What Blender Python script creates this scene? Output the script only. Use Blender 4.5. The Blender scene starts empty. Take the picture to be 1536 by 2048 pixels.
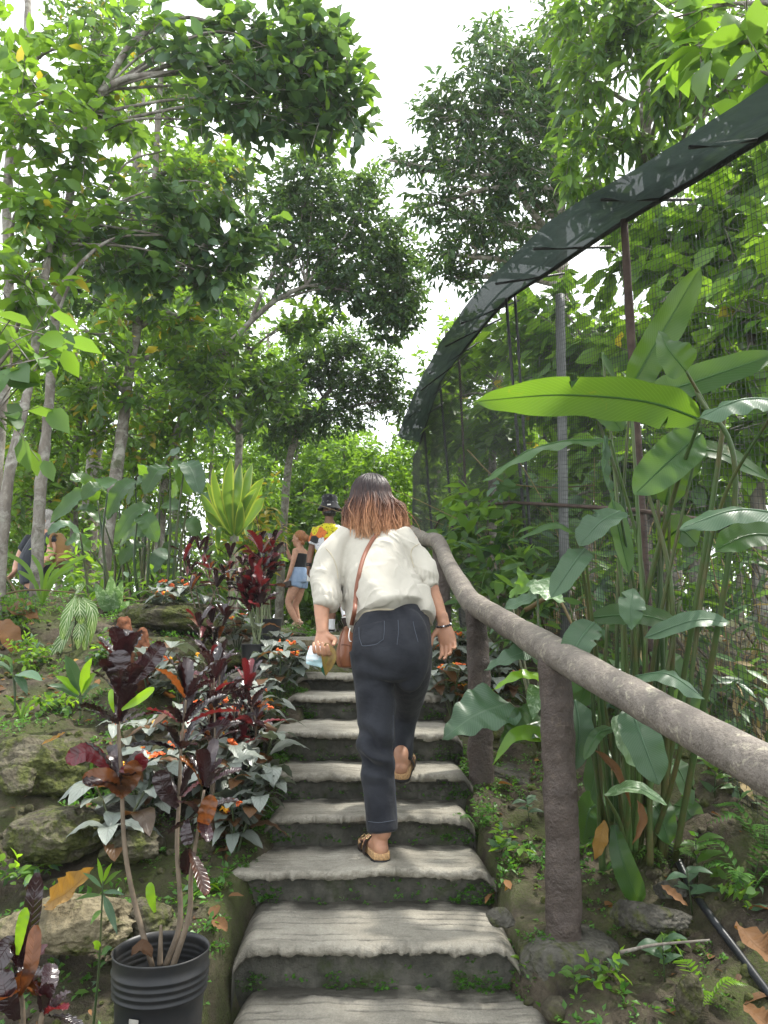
import bpy, math, random
import numpy as np
from mathutils import Vector, Matrix
from mathutils.bvhtree import BVHTree

random.seed(7)
RNG = np.random.default_rng(11)
SC = bpy.context.scene
COL = SC.collection
rad = math.radians

# ------------------------------------------------------------------ camera
F = 1538.0
PITCH = rad(8.8)
CP, SP = math.cos(PITCH), math.sin(PITCH)
cam_d = bpy.data.cameras.new('camera')
cam = bpy.data.objects.new('camera', cam_d)
COL.objects.link(cam)
cam.location = (0, 0, 0)
cam.rotation_euler = (math.pi / 2 + PITCH, 0, 0)
cam_d.sensor_fit = 'VERTICAL'
cam_d.angle = 2 * math.atan(1024 / F)
cam_d.clip_start = 0.05
cam_d.clip_end = 600
SC.camera = cam

# ------------------------------------------------------------------ light
SUN_EL, SUN_AZ = rad(61), rad(58)          # azimuth measured from +Y towards +X
world = bpy.data.worlds.new('World')
SC.world = world
world.use_nodes = True
wt = world.node_tree
wt.nodes.clear()
wo = wt.nodes.new('ShaderNodeOutputWorld')
wb = wt.nodes.new('ShaderNodeBackground')
sky = wt.nodes.new('ShaderNodeTexSky')
sky.sky_type = 'NISHITA'
sky.sun_disc = False
sky.sun_elevation = SUN_EL
sky.sun_rotation = SUN_AZ
sky.air_density = 1.2
sky.dust_density = 4.0
cl = wt.nodes.new('ShaderNodeTexNoise')
cl.inputs['Scale'].default_value = 1.6
cl.inputs['Detail'].default_value = 4
cr = wt.nodes.new('ShaderNodeValToRGB')
cr.color_ramp.elements[0].color = (6.8, 7.2, 7.6, 1)
cr.color_ramp.elements[1].color = (8.6, 8.7, 8.7, 1)
wmix = wt.nodes.new('ShaderNodeMix')
wmix.data_type = 'RGBA'
wmix.inputs[0].default_value = 0.86
tc = wt.nodes.new('ShaderNodeTexCoord')
wt.links.new(tc.outputs['Generated'], cl.inputs['Vector'])
wt.links.new(cl.outputs['Fac'], cr.inputs['Fac'])
wt.links.new(sky.outputs['Color'], wmix.inputs[6])
wt.links.new(cr.outputs['Color'], wmix.inputs[7])
wt.links.new(wmix.outputs[2], wb.inputs['Color'])
wb.inputs['Strength'].default_value = 0.14
wt.links.new(wb.outputs['Background'], wo.inputs['Surface'])

sun_d = bpy.data.lights.new('sun', 'SUN')
sun_d.energy = 3.2
sun_d.angle = rad(3.0)
sun_d.color = (1.0, 0.96, 0.88)
sun = bpy.data.objects.new('sun', sun_d)
COL.objects.link(sun)
sd = Vector((math.sin(SUN_AZ) * math.cos(SUN_EL), math.cos(SUN_AZ) * math.cos(SUN_EL), math.sin(SUN_EL)))
sun.rotation_euler = sd.to_track_quat('Z', 'Y').to_euler()

SC.view_settings.view_transform = 'Standard'
SC.view_settings.look = 'None'
SC.view_settings.exposure = 1.32
SC.view_settings.gamma = 1.0
SC.cycles.use_denoising = True
SC.cycles.max_bounces = 7
SC.cycles.diffuse_bounces = 4
SC.cycles.glossy_bounces = 2
SC.cycles.transmission_bounces = 5
SC.cycles.transparent_max_bounces = 6
SC.cycles.caustics_reflective = False
SC.cycles.caustics_refractive = False

# ------------------------------------------------------------------ geometry helpers
def ray(px, py):
    xc, yc = (px - 768) / F, (1024 - py) / F
    return np.array([xc, CP - yc * SP, SP + yc * CP])

def P(px, py, Y):
    """world point at forward distance Y seen at photo pixel px, py"""
    r = ray(px, py)
    return r * (Y / r[1])

def PZ(px, py, Z):
    r = ray(px, py)
    return r * (Z / r[2])

def nrm(v):
    v = np.asarray(v, float)
    return v / np.maximum(np.linalg.norm(v, axis=-1, keepdims=True), 1e-9)

def vnoise(p, seed=0):
    p = np.asarray(p, float)
    i = np.floor(p).astype(np.int64)
    f = p - i
    f = f * f * (3 - 2 * f)
    out = 0
    for dx in (0, 1):
        wx = f[:, 0] if dx else 1 - f[:, 0]
        for dy in (0, 1):
            wy = f[:, 1] if dy else 1 - f[:, 1]
            for dz in (0, 1):
                wz = f[:, 2] if dz else 1 - f[:, 2]
                h = ((i[:, 0] + dx) * 374761393 + (i[:, 1] + dy) * 668265263 + (i[:, 2] + dz) * 1440662683 + seed * 987643) & 0xffffffff
                h = ((h ^ (h >> 13)) * 1274126177) & 0xffffffff
                h = ((h ^ (h >> 16)) * 2246822519) & 0xffffffff
                out = out + wx * wy * wz * ((h >> 8) & 0xffff) / 65535.0
    return out * 2 - 1

def fbm(p, octaves=4, seed=0):
    p = np.asarray(p, float)
    a, s, out = 1.0, 0.0, 0
    for k in range(octaves):
        out = out + a * vnoise(p * 2 ** k + 17.3 * k, seed + k)
        s += a
        a *= 0.5
    return out / s

def ridge(p, octaves=3, seed=0):
    p = np.asarray(p, float)
    a, s, out = 1.0, 0.0, 0
    for k in range(octaves):
        out = out + a * (1 - 2 * np.abs(vnoise(p * 2 ** k + 9.1 * k, seed + k)))
        s += a
        a *= 0.5
    return out / s

BASE = {}

class MB:
    """collects geometry, builds it as ONE mesh object"""
    def __init__(self):
        self.V, self.FB, self.U, self.T, self.n = [], [], [], [], 0
    def add(self, V, Fc, uv=None, tint=0.0, mat=0):
        V = np.asarray(V, float).reshape(-1, 3)
        m = len(V)
        self.V.append(V)
        self.U.append(np.zeros((m, 2)) if uv is None else np.asarray(uv, float))
        self.T.append(np.broadcast_to(np.asarray(tint, float), (m,)))
        if isinstance(Fc, (list, tuple)) and len(Fc) and isinstance(Fc[0], np.ndarray) and Fc[0].ndim == 2:
            fl = Fc
        else:
            fl = [np.asarray(Fc)]
        for f in fl:
            if len(f):
                mm = np.broadcast_to(np.asarray(mat), (len(f),)) if np.ndim(mat) == 0 or len(mat) == len(f) else np.zeros(len(f))
                self.FB.append((f + self.n, mm))
        self.n += m
        return self
    def build(self, name, mats, parent=None, base=None, smooth=True):
        V = np.concatenate(self.V)
        if parent is not None:
            base = BASE[parent.name]
        elif base is None:
            base = (0, 0, 0)
        base = np.asarray(base, float)
        V = V - base
        me = bpy.data.meshes.new(name)
        me.vertices.add(len(V))
        me.vertices.foreach_set('co', V.astype(np.float32).ravel())
        loops = np.concatenate([f.ravel() for f, _ in self.FB]).astype(np.int32)
        tot = np.concatenate([np.full(len(f), f.shape[1]) for f, _ in self.FB]).astype(np.int32)
        mi = np.concatenate([m for _, m in self.FB]).astype(np.int32)
        me.loops.add(len(loops))
        me.loops.foreach_set('vertex_index', loops)
        me.polygons.add(len(tot))
        me.polygons.foreach_set('loop_start', (np.cumsum(tot) - tot).astype(np.int32))
        me.polygons.foreach_set('material_index', mi)
        me.polygons.foreach_set('use_smooth', np.full(len(tot), bool(smooth)))
        U = np.concatenate(self.U)
        if np.any(U):
            ul = me.uv_layers.new(name='UVMap')
            ul.data.foreach_set('uv', U[loops].astype(np.float32).ravel())
        at = me.attributes.new('tint', 'FLOAT', 'POINT')
        at.data.foreach_set('value', np.concatenate(self.T).astype(np.float32))
        me.update(calc_edges=True)
        for m in (mats if isinstance(mats, (list, tuple)) else [mats]):
            me.materials.append(m)
        o = bpy.data.objects.new(name, me)
        COL.objects.link(o)
        if parent is not None:
            o.parent = parent
        else:
            o.location = base
        BASE[o.name] = base
        return o

def tag(o, label=None, cat=None, group=None, kind=None):
    if label: o['label'] = label
    if cat: o['category'] = cat
    if group: o['group'] = group
    if kind: o['kind'] = kind
    return o

def thing(name, base, label, cat, group=None, kind=None):
    o = bpy.data.objects.new(name, None)
    o.empty_display_size = 0.1
    COL.objects.link(o)
    o.location = base
    BASE[o.name] = np.asarray(base, float)
    return tag(o, label, cat, group, kind)

def copy_tree(o, loc=None, rotz=0.0, scale=1.0, label=None, parent=None):
    c = o.copy()
    COL.objects.link(c)
    if parent is not None:
        c.parent = parent
    else:
        if loc is not None: c.location = loc
        c.rotation_euler = (0, 0, rotz)
        c.scale = (scale, scale, scale)
        if label: c['label'] = label
    for ch in list(o.children):
        copy_tree(ch, parent=c)
    return c

def catmull(pts, n):
    pts = np.asarray(pts, float)
    if len(pts) == 2:
        t = np.linspace(0, 1, n)[:, None]
        return pts[0] * (1 - t) + pts[1] * t
    p = np.vstack([2 * pts[0] - pts[1], pts, 2 * pts[-1] - pts[-2]])
    m = len(pts) - 1
    u = np.linspace(0, m, n)
    i = np.minimum(u.astype(int), m - 1)
    t = (u - i)[:, None]
    a, b, c, d = p[i], p[i + 1], p[i + 2], p[i + 3]
    return 0.5 * (2 * b + (c - a) * t + (2 * a - 5 * b + 4 * c - d) * t ** 2 + (-a + 3 * b - 3 * c + d) * t ** 3)

def frames(path):
    T = nrm(np.gradient(path, axis=0))
    up = np.array([0, 0, 1.0]) if abs(T[0, 2]) < 0.9 else np.array([1.0, 0, 0])
    n0 = nrm(np.cross(T[0], up))
    N = [n0]
    for i in range(1, len(path)):
        v = N[-1] - T[i] * np.dot(N[-1], T[i])
        N.append(nrm(v))
    N = np.array(N)
    return T, N, np.cross(T, N)

def ringfaces(n, k, closed_ends=True):
    i = np.arange(n - 1)[:, None] * k
    j = np.arange(k)[None]
    a = i + j
    b = i + (j + 1) % k
    q = np.stack([a, b, b + k, a + k], -1).reshape(-1, 4)
    return q

def tube(mb, pts, radii, k=8, n=None, rough=0.0, seed=0, tint=0.0, mat=0, scale=8.0, caps=True):
    n = n or max(2, len(pts))
    path = catmull(pts, n)
    r = np.interp(np.linspace(0, 1, n), np.linspace(0, 1, len(radii)), radii)
    T, N, B = frames(path)
    a = np.linspace(0, 2 * np.pi, k, endpoint=False)
    ring = (np.cos(a)[None, :, None] * N[:, None] + np.sin(a)[None, :, None] * B[:, None])
    V = path[:, None] + ring * r[:, None, None]
    if rough:
        nz = fbm(V.reshape(-1, 3) * scale, 3, seed).reshape(n, k)
        V = V + ring * (r[:, None] * rough * nz)[..., None]
    L = np.concatenate([[0], np.cumsum(np.linalg.norm(np.diff(path, axis=0), axis=1))])
    uv = np.stack(np.broadcast_arrays(a[None] / 6.2832, L[:, None]), -1).reshape(-1, 2)
    V = V.reshape(-1, 3)
    q = ringfaces(n, k)
    if caps:
        V = np.vstack([V, path[0], path[-1]])
        uv = np.vstack([uv, uv[0], uv[-1]])
        c0, c1 = n * k, n * k + 1
        j = np.arange(k)
        t0 = np.stack([np.full(k, c0), (j + 1) % k, j], 1)
        t1 = np.stack([np.full(k, c1), (n - 1) * k + j, (n - 1) * k + (j + 1) % k], 1)
        mb.add(V, [q, t0, t1], uv, tint, mat)
    else:
        mb.add(V, q, uv, tint, mat)
    return path

def etube(mb, pts, A, Bd, hint=(1, 0, 0), k=20, n=24, cap=0.9, tint=0.0):
    """closed elliptical loft; A half width along the hint axis, Bd half depth"""
    pts = np.asarray(pts, float)
    path = catmull(pts, n)
    s = np.linspace(0, 1, len(pts))
    t = np.linspace(0, 1, n)
    sm = lambda v: catmull(np.stack([np.asarray(v, float)] * 3, 1), n)[:, 0] if len(v) > 2 else np.interp(t, s, v)
    a, b = np.maximum(sm(A), 1e-4), np.maximum(sm(Bd), 1e-4)
    T = nrm(np.gradient(path, axis=0))
    # rounded ends
    ext = []
    for e, sg in ((0, -1), (-1, 1)):
        rr = min(a[e], b[e]) * cap
        ang = np.array([0.35, 0.7, 1.05, 1.35])
        P_ = path[e] + sg * T[e] * (np.sin(ang) * rr)[:, None]
        ext.append((P_, np.cos(ang)))
    p0, c0 = ext[0]
    p1, c1 = ext[1]
    path = np.vstack([p0[::-1], path, p1])
    a = np.concatenate([a[0] * c0[::-1], a, a[-1] * c1])
    b = np.concatenate([b[0] * c0[::-1], b, b[-1] * c1])
    T = np.vstack([np.repeat(T[:1], 4, 0), T, np.repeat(T[-1:], 4, 0)])
    h = np.asarray(hint, float)
    S = nrm(h[None] - T * (T @ h)[:, None])
    D = np.cross(T, S)
    th = np.linspace(0, 2 * np.pi, k, endpoint=False)
    V = path[:, None] + S[:, None] * (a[:, None] * np.cos(th))[..., None] + D[:, None] * (b[:, None] * np.sin(th))[..., None]
    m = len(path)
    V = np.vstack([V.reshape(-1, 3), path[0], path[-1]])
    j = np.arange(k)
    t0 = np.stack([np.full(k, m * k), (j + 1) % k, j], 1)
    t1 = np.stack([np.full(k, m * k + 1), (m - 1) * k + j, (m - 1) * k + (j + 1) % k], 1)
    mb.add(V, [ringfaces(m, k), t0, t1], None, tint)

def ellipsoid(mb, c, ax, n=12, k=16, tint=0.0, mat=0):
    """ax: three axis vectors (rows) already scaled by the radii"""
    c, ax = np.asarray(c, float), np.asarray(ax, float)
    ph = np.linspace(0.001, np.pi - 0.001, n)
    th = np.linspace(0, 2 * np.pi, k, endpoint=False)
    u = np.stack(np.broadcast_arrays(np.sin(ph)[:, None] * np.cos(th), np.sin(ph)[:, None] * np.sin(th), np.cos(ph)[:, None] + 0 * th), -1)
    V = c + u.reshape(-1, 3) @ ax
    mb.add(V, ringfaces(n, k)[:, ::-1], None, tint, mat)

def ball(mb, c, rx, ry=None, rz=None, n=10, k=14, tint=0.0, mat=0):
    ellipsoid(mb, c, np.diag([rx, ry or rx, rz or rx]), n, k, tint, mat)

def box(mb, c, h, ax=None, mat=0, tint=0.0):
    s = np.array([[x, y, z] for x in (-1, 1) for y in (-1, 1) for z in (-1, 1)], float) * np.asarray(h, float)
    if ax is not None: s = s @ np.asarray(ax, float)
    f = np.array([[0, 1, 3, 2], [4, 6, 7, 5], [0, 4, 5, 1], [2, 3, 7, 6], [0, 2, 6, 4], [1, 5, 7, 3]])
    mb.add(s + np.asarray(c, float), f, None, tint, mat)

PROF = {
    'oval': ([0, .12, .3, .5, .7, .88, 1], [.04, .52, .93, 1, .82, .42, .0]),
    'lance': ([0, .15, .35, .55, .75, .9, 1], [.05, .6, 1, .92, .6, .25, .0]),
    'strap': ([0, .1, .3, .55, .8, .92, .97, 1], [.25, .45, .78, 1, 1, .85, .6, .3]),
    'paddle': ([0, .06, .2, .5, .8, .94, 1], [.05, .6, .95, 1, .85, .42, .0]),
    'heart': ([0, .04, .15, .3, .6, .85, 1], [.15, .8, 1, .98, .7, .3, .0]),
    'fern': ([0, .1, .5, .8, 1], [.3, .9, .8, .45, .0]),
    'cord': ([0, .12, .4, .65, .85, 1], [.2, .38, .8, 1, .7, .0]),
}

def blade(mb, pts, w, normal=(0, 0, 1), prof='oval', fold=0.15, wave=0.0, freq=6.0, n=14, m=5, tint=0.0, mat=0, lobes=0, seed=0, twist=0.0, tear=0, rib=0.0):
    """one leaf along a midrib; u across -1..1, v along 0..1 in the UV map"""
    path = catmull(np.asarray(pts, float), n)
    T = nrm(np.gradient(path, axis=0))
    N0 = np.asarray(normal, float)
    S = nrm(np.cross(T, N0[None]))
    Nn = nrm(np.cross(S, T))
    v = np.linspace(0, 1, n)
    if twist:
        ca, sa = np.cos(twist * v)[:, None], np.sin(twist * v)[:, None]
        S, Nn = S * ca + Nn * sa, Nn * ca - S * sa
    px_, py_ = PROF[prof]
    hw = w * np.interp(v, px_, py_)
    hw = np.convolve(np.pad(hw, 1, 'edge'), [.2, .6, .2], 'valid')
    hw[-1] = w * (0.28 if prof == 'strap' else 0.01)
    u = np.linspace(-1, 1, m)
    rs = np.random.default_rng(seed + 5)
    ph = rs.uniform(0, 6.28, 2)
    off = np.abs(u)[None] ** 1.4
    sidew = np.where(u < 0, 0, 1).astype(int)
    wv = wave * np.sin(freq * 6.28 * v[:, None] + ph[sidew][None]) * np.abs(u)[None]
    width = hw[:, None] * np.ones(m)[None]
    if n >= 14:
        width = width * (1 + .05 * vnoise(np.stack([np.repeat(v * 9, m), np.tile(np.sign(u) * 3, n), np.full(n * m, seed * .37)], 1), 5).reshape(n, m) * np.abs(u)[None])
    if lobes:
        lb = 1 - 0.42 * (0.5 + 0.5 * np.cos(lobes * 6.28 * v)) ** 3
        width = width * (1 - (1 - lb[:, None]) * np.abs(u)[None])
    if tear:
        for _ in range(tear):
            i0 = rs.integers(2, n - 2)
            sg = rs.choice([0, m - 1])
            width[i0, sg] *= 0.35
    V = path[:, None] + S[:, None] * (u[None] * width * math.cos(fold))[..., None] + Nn[:, None] * (off * width * math.sin(fold) + wv * w)[..., None]
    uv = np.stack(np.broadcast_arrays(u[None] * 0.5 + 0.5, v[:, None]), -1).reshape(-1, 2)
    i = np.arange(n - 1)[:, None] * m + np.arange(m - 1)[None]
    q = np.stack([i, i + 1, i + 1 + m, i + m], -1).reshape(-1, 4)
    mb.add(V.reshape(-1, 3), q, uv, tint, mat)
    if rib:
        tube(mb, path[:-1], [rib, rib * .75, rib * .25], 6, n - 1, tint=1.0, mat=mat)

def leafcloud(mb, pos, d, nn, L, W, tint, hi=False, mat=0, fold=0.25, bend=0.2, sharp=0.5):
    """many simple leaves at once"""
    n = len(pos)
    d = nrm(d)
    S = nrm(np.cross(d, nn))
    N = nrm(np.cross(S, d))
    L = np.broadcast_to(L, (n,))[:, None]
    W = np.broadcast_to(W, (n,))[:, None]
    if hi:
        st = [(0, 0), (.28, .8 + .2 * (1 - sharp)), (.62, 1 - .2 * sharp), (1, 0)]
        c = [pos + d * L * a - N * L * bend * a * a for a, _ in st]
        V = [c[0]]
        for k in (1, 2):
            w = W * st[k][1]
            V += [c[k] - S * w + N * w * fold, c[k], c[k] + S * w + N * w * fold]
        V.append(c[3])
        V = np.stack(V, 1)
        b = (np.arange(n) * 8)[:, None]
        t = np.concatenate([b + np.array([[0, 2, 1]]), b + np.array([[0, 3, 2]]), b + np.array([[4, 5, 7]]), b + np.array([[5, 6, 7]])])
        q = np.concatenate([b + np.array([[1, 2, 5, 4]]), b + np.array([[2, 3, 6, 5]])])
        uv = np.tile(np.array([[.5, 0], [0, .28], [.5, .28], [1, .28], [0, .62], [.5, .62], [1, .62], [.5, 1]]), (n, 1))
        mb.add(V.reshape(-1, 3), [t, q], uv, np.repeat(tint, 8), mat)
    else:
        c = pos + d * L * .45
        V = np.stack([pos, c - S * W + N * W * fold, pos + d * L - N * L * bend, c + S * W + N * W * fold], 1)
        b = (np.arange(n) * 4)[:, None]
        t = np.concatenate([b + np.array([[0, 2, 1]]), b + np.array([[0, 3, 2]])])
        uv = np.tile(np.array([[.5, 0], [0, .45], [.5, 1], [1, .45]]), (n, 1))
        mb.add(V.reshape(-1, 3), t, uv, np.repeat(tint, 4), mat)

def sphere_dirs(n, rng=RNG):
    v = rng.normal(size=(n, 3))
    return nrm(v)

def remesh(mb, name, mats, parent=None, base=None, voxel=0.006, smooth=4, disp=None):
    """fuse overlapping closed shapes into one continuous surface"""
    t = mb.build('tmp_' + name, mats)
    md = t.modifiers.new('r', 'REMESH')
    md.mode = 'VOXEL'
    md.voxel_size = voxel
    md.use_smooth_shade = True
    if smooth:
        sm = t.modifiers.new('s', 'SMOOTH')
        sm.factor = 0.5
        sm.iterations = smooth
    dg = bpy.context.evaluated_depsgraph_get()
    me = bpy.data.meshes.new_from_object(t.evaluated_get(dg), depsgraph=dg)
    old = t.data
    bpy.data.objects.remove(t)
    bpy.data.meshes.remove(old)
    nv = len(me.vertices)
    co = np.empty(nv * 3, np.float32)
    me.vertices.foreach_get('co', co)
    co = co.reshape(-1, 3).astype(float)
    if disp is not None:
        no = np.empty(nv * 3, np.float32)
        me.vertices.foreach_get('normal', no)
        co = co + no.reshape(-1, 3) * disp(co)[:, None]
    if parent is not None: base = BASE[parent.name]
    elif base is None: base = (0, 0, 0)
    base = np.asarray(base, float)
    bv = BVHTree.FromPolygons([tuple(x) for x in co], [tuple(p.vertices) for p in me.polygons])
    me.vertices.foreach_set('co', (co - base).astype(np.float32).ravel())
    me.update()
    me.name = name
    me.materials.clear()
    for m in (mats if isinstance(mats, (list, tuple)) else [mats]):
        me.materials.append(m)
    for p in me.polygons: p.use_smooth = True
    o = bpy.data.objects.new(name, me)
    COL.objects.link(o)
    if parent is not None: o.parent = parent
    else: o.location = base
    BASE[o.name] = base
    return o, bv

def onto(bv, px, py, off=0.003, Yfall=3.1):
    """the point of a surface seen at a photo pixel, lifted off by off"""
    r = nrm(ray(px, py))
    h = bv.ray_cast(Vector((0, 0, 0)), Vector(r))
    if h[0] is None: return P(px, py, Yfall)
    return np.array(h[0]) + np.array(h[1]) * off * (1 if np.dot(np.array(h[1]), r) < 0 else -1)
# ------------------------------------------------------------------ materials
class NT:
    def __init__(self, name):
        self.m = bpy.data.materials.new(name)
        self.m.use_nodes = True
        self.t = self.m.node_tree
        self.t.nodes.clear()
        self.out = self.t.nodes.new('ShaderNodeOutputMaterial')
        self._tc = None
    def node(self, ty, **kw):
        n = self.t.nodes.new(ty)
        for k, v in kw.items(): setattr(n, k, v)
        return n
    def link(self, a, b): self.t.links.new(a, b)
    def setin(self, n, key, v):
        if hasattr(v, 'is_linked') or hasattr(v, 'links'): self.link(v, n.inputs[key])
        else:
            if isinstance(v, (tuple, list)) and len(v) == 3 and n.inputs[key].type == 'RGBA': v = (*v, 1)
            n.inputs[key].default_value = v
    def obj(self):
        if self._tc is None: self._tc = self.node('ShaderNodeTexCoord')
        return self._tc.outputs['Object']
    def uv(self):
        self.obj()
        return self._tc.outputs['UV']
    def attr(self, name='tint'):
        return self.node('ShaderNodeAttribute', attribute_name=name).outputs['Fac']
    def noise(self, scale, detail=4, rough=0.55, vec=None, dist=0.0):
        n = self.node('ShaderNodeTexNoise')
        n.inputs['Scale'].default_value = scale
        n.inputs['Detail'].default_value = detail
        n.inputs['Roughness'].default_value = rough
        n.inputs['Distortion'].default_value = dist
        self.link(vec if vec is not None else self.obj(), n.inputs['Vector'])
        return n.outputs['Fac']
    def voro(self, scale, out='Distance', vec=None, feature='F1'):
        n = self.node('ShaderNodeTexVoronoi', feature=feature)
        n.inputs['Scale'].default_value = scale
        self.link(vec if vec is not None else self.obj(), n.inputs['Vector'])
        return n.outputs[out]
    def mapping(self, vec, scale=(1, 1, 1), rot=(0, 0, 0)):
        n = self.node('ShaderNodeMapping')
        n.inputs['Scale'].default_value = scale
        n.inputs['Rotation'].default_value = rot
        self.link(vec, n.inputs['Vector'])
        return n.outputs[0]
    def ramp(self, fac, stops, interp='LINEAR'):
        n = self.node('ShaderNodeValToRGB')
        c = n.color_ramp
        c.interpolation = interp
        while len(c.elements) < len(stops): c.elements.new(0.5)
        for e, (p, col) in zip(c.elements, stops):
            e.position = p
            e.color = (*col, 1) if isinstance(col, (tuple, list)) else (col, col, col, 1)
        self.link(fac, n.inputs['Fac'])
        return n.outputs['Color']
    def mix(self, f, a, b, mode='MIX'):
        n = self.node('ShaderNodeMix', data_type='RGBA', blend_type=mode)
        self.setin(n, 0, f); self.setin(n, 6, a); self.setin(n, 7, b)
        return n.outputs[2]
    def math(self, op, a, b=0.0, c=None):
        n = self.node('ShaderNodeMath', operation=op)
        self.setin(n, 0, a); self.setin(n, 1, b)
        if c is not None: self.setin(n, 2, c)
        return n.outputs[0]
    def sep(self, vec):
        n = self.node('ShaderNodeSeparateXYZ')
        self.link(vec, n.inputs[0])
        return n.outputs
    def bump(self, h, strength=0.5, dist=0.01):
        n = self.node('ShaderNodeBump')
        n.inputs['Strength'].default_value = strength
        n.inputs['Distance'].default_value = dist
        self.link(h, n.inputs['Height'])
        return n.outputs[0]
    def bsdf(self, col, rough=0.6, spec=0.4, normal=None, metal=0.0, sheen=0.0, coat=0.0, sss=0.0):
        n = self.node('ShaderNodeBsdfPrincipled')
        self.setin(n, 'Base Color', col)
        self.setin(n, 'Roughness', rough)
        self.setin(n, 'Specular IOR Level', spec)
        n.inputs['Metallic'].default_value = metal
        if sheen: n.inputs['Sheen Weight'].default_value = sheen
        if coat: n.inputs['Coat Weight'].default_value = coat; n.inputs['Coat Roughness'].default_value = 0.2
        if sss:
            n.inputs['Subsurface Weight'].default_value = sss
            n.inputs['Subsurface Radius'].default_value = (0.01, 0.004, 0.002)
        if normal is not None: self.link(normal, n.inputs['Normal'])
        return n.outputs[0]
    def done(self, sh):
        self.link(sh, self.out.inputs['Surface'])
        return self.m

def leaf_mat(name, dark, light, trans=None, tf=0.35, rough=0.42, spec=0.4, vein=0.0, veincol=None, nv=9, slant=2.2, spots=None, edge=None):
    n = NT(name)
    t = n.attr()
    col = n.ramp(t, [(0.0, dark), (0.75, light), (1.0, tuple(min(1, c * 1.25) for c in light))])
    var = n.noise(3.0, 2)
    col = n.mix(0.5, col, n.ramp(var, [(0.3, 0.65), (0.7, 1.25)]), 'MULTIPLY')
    nor = None
    u, v, _ = n.sep(n.uv())
    au = n.math('ABSOLUTE', n.math('SUBTRACT', u, 0.5))
    if vein:
        ph = n.math('SUBTRACT', n.math('MULTIPLY', v, float(nv)), n.math('MULTIPLY', au, slant * 2))
        fr = n.math('ABSOLUTE', n.math('SUBTRACT', n.math('FRACT', ph), 0.5))
        side = n.ramp(fr, [(0.0, 1.0), (0.13, 0.0)])
        mid = n.ramp(au, [(0.0, 1.0), (0.035, 0.0)])
        vm = n.math('MAXIMUM', side, mid)
        col = n.mix(n.math('MULTIPLY', vm, vein), col, veincol or tuple(c * 1.8 for c in light))
        nor = n.bump(n.math('SUBTRACT', 1.0, vm), 0.35, 0.004)
    if spots:
        s = n.noise(spots[1], 3, 0.6, None, 0.8)
        col = n.mix(n.ramp(s, [(spots[2], 0.0), (spots[2] + 0.08, 1.0)]), col, spots[0])
    if edge:
        col = n.mix(n.ramp(n.math('ADD', au, n.math('MULTIPLY', n.noise(4, 3), 0.25)), [(edge[1], 0.0), (edge[1] + .1, 1.0)]), col, edge[0])
    a = n.bsdf(col, rough, spec, nor)
    tr = n.node('ShaderNodeBsdfTranslucent')
    if trans is None: trans = tuple(c * k for c, k in zip(light, (1.9, 1.9, 1.0)))
    n.setin(tr, 'Color', n.mix(0.35, trans, n.mix(1.0, col, (2.2, 2.2, 1.2), 'MULTIPLY')))
    ms = n.node('ShaderNodeMixShader')
    ms.inputs[0].default_value = tf
    n.link(a, ms.inputs[1]); n.link(tr.outputs[0], ms.inputs[2])
    return n.done(ms.outputs[0])

M = {}
M['leaf_bright'] = leaf_mat('leaf_bright', (0.040, 0.102, 0.014), (0.118, 0.228, 0.026), (0.27, 0.44, 0.03), 0.46)
M['leaf_mid'] = leaf_mat('leaf_mid', (0.036, 0.092, 0.020), (0.092, 0.19, 0.034), (0.24, 0.38, 0.04), 0.42)
M['leaf_dark'] = leaf_mat('leaf_dark', (0.028, 0.068, 0.026), (0.065, 0.135, 0.042), (0.17, 0.27, 0.05), 0.38)
M['leaf_blue'] = leaf_mat('leaf_blue', (0.032, 0.072, 0.040), (0.07, 0.135, 0.065), (0.14, 0.25, 0.06), 0.36, 0.36)
M['leaf_big'] = leaf_mat('leaf_big', (0.014, 0.048, 0.014), (0.04, 0.105, 0.030), (0.26, 0.44, 0.02), 0.42, 0.3, 0.5, 0.4, (0.09, 0.2, 0.05), 40, 6, ((0.13, 0.09, 0.02), 11.0, 0.70))
M['leaf_grey'] = leaf_mat('leaf_grey', (0.032, 0.075, 0.036), (0.07, 0.135, 0.072), (0.14, 0.26, 0.05), 0.28, 0.38, 0.42, 0.3, (0.17, 0.24, 0.16), 34, 6, ((0.16, 0.11, 0.04), 13.0, 0.70))
M['leaf_silver'] = leaf_mat('leaf_silver', (0.10, 0.125, 0.105), (0.20, 0.225, 0.195), (0.10, 0.13, 0.05), 0.15, 0.34, 0.6, 0.6, (0.05, 0.055, 0.045), 9, 2.4)
M['leaf_bronze'] = leaf_mat('leaf_bronze', (0.05, 0.035, 0.02), (0.12, 0.06, 0.025), (0.25, 0.09, 0.02), 0.3, 0.35, 0.5, 0.35, (0.09, 0.04, 0.03), 9, 2.4)
M['leaf_croton'] = leaf_mat('leaf_croton', (0.008, 0.005, 0.007), (0.022, 0.010, 0.013), (0.08, 0.010, 0.010), 0.10, 0.22, 0.7, 0.3, (0.04, 0.010, 0.012), 14, 1.5, ((0.13, 0.011, 0.014), 9.0, 0.66))
M['leaf_croton_red'] = leaf_mat('leaf_croton_red', (0.035, 0.006, 0.010), (0.12, 0.011, 0.018), (0.28, 0.015, 0.018), 0.22, 0.28, 0.6, 0.3, (0.3, 0.03, 0.05), 12, 1.5, ((0.02, 0.008, 0.008), 8.0, 0.55))
M['leaf_croton_orange'] = leaf_mat('leaf_croton_orange', (0.07, 0.02, 0.008), (0.15, 0.05, 0.012), (0.32, 0.08, 0.012), 0.28, 0.3, 0.55, 0.3, (0.2, 0.08, 0.02), 12, 1.5, ((0.03, 0.012, 0.008), 10.0, 0.5))
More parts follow.
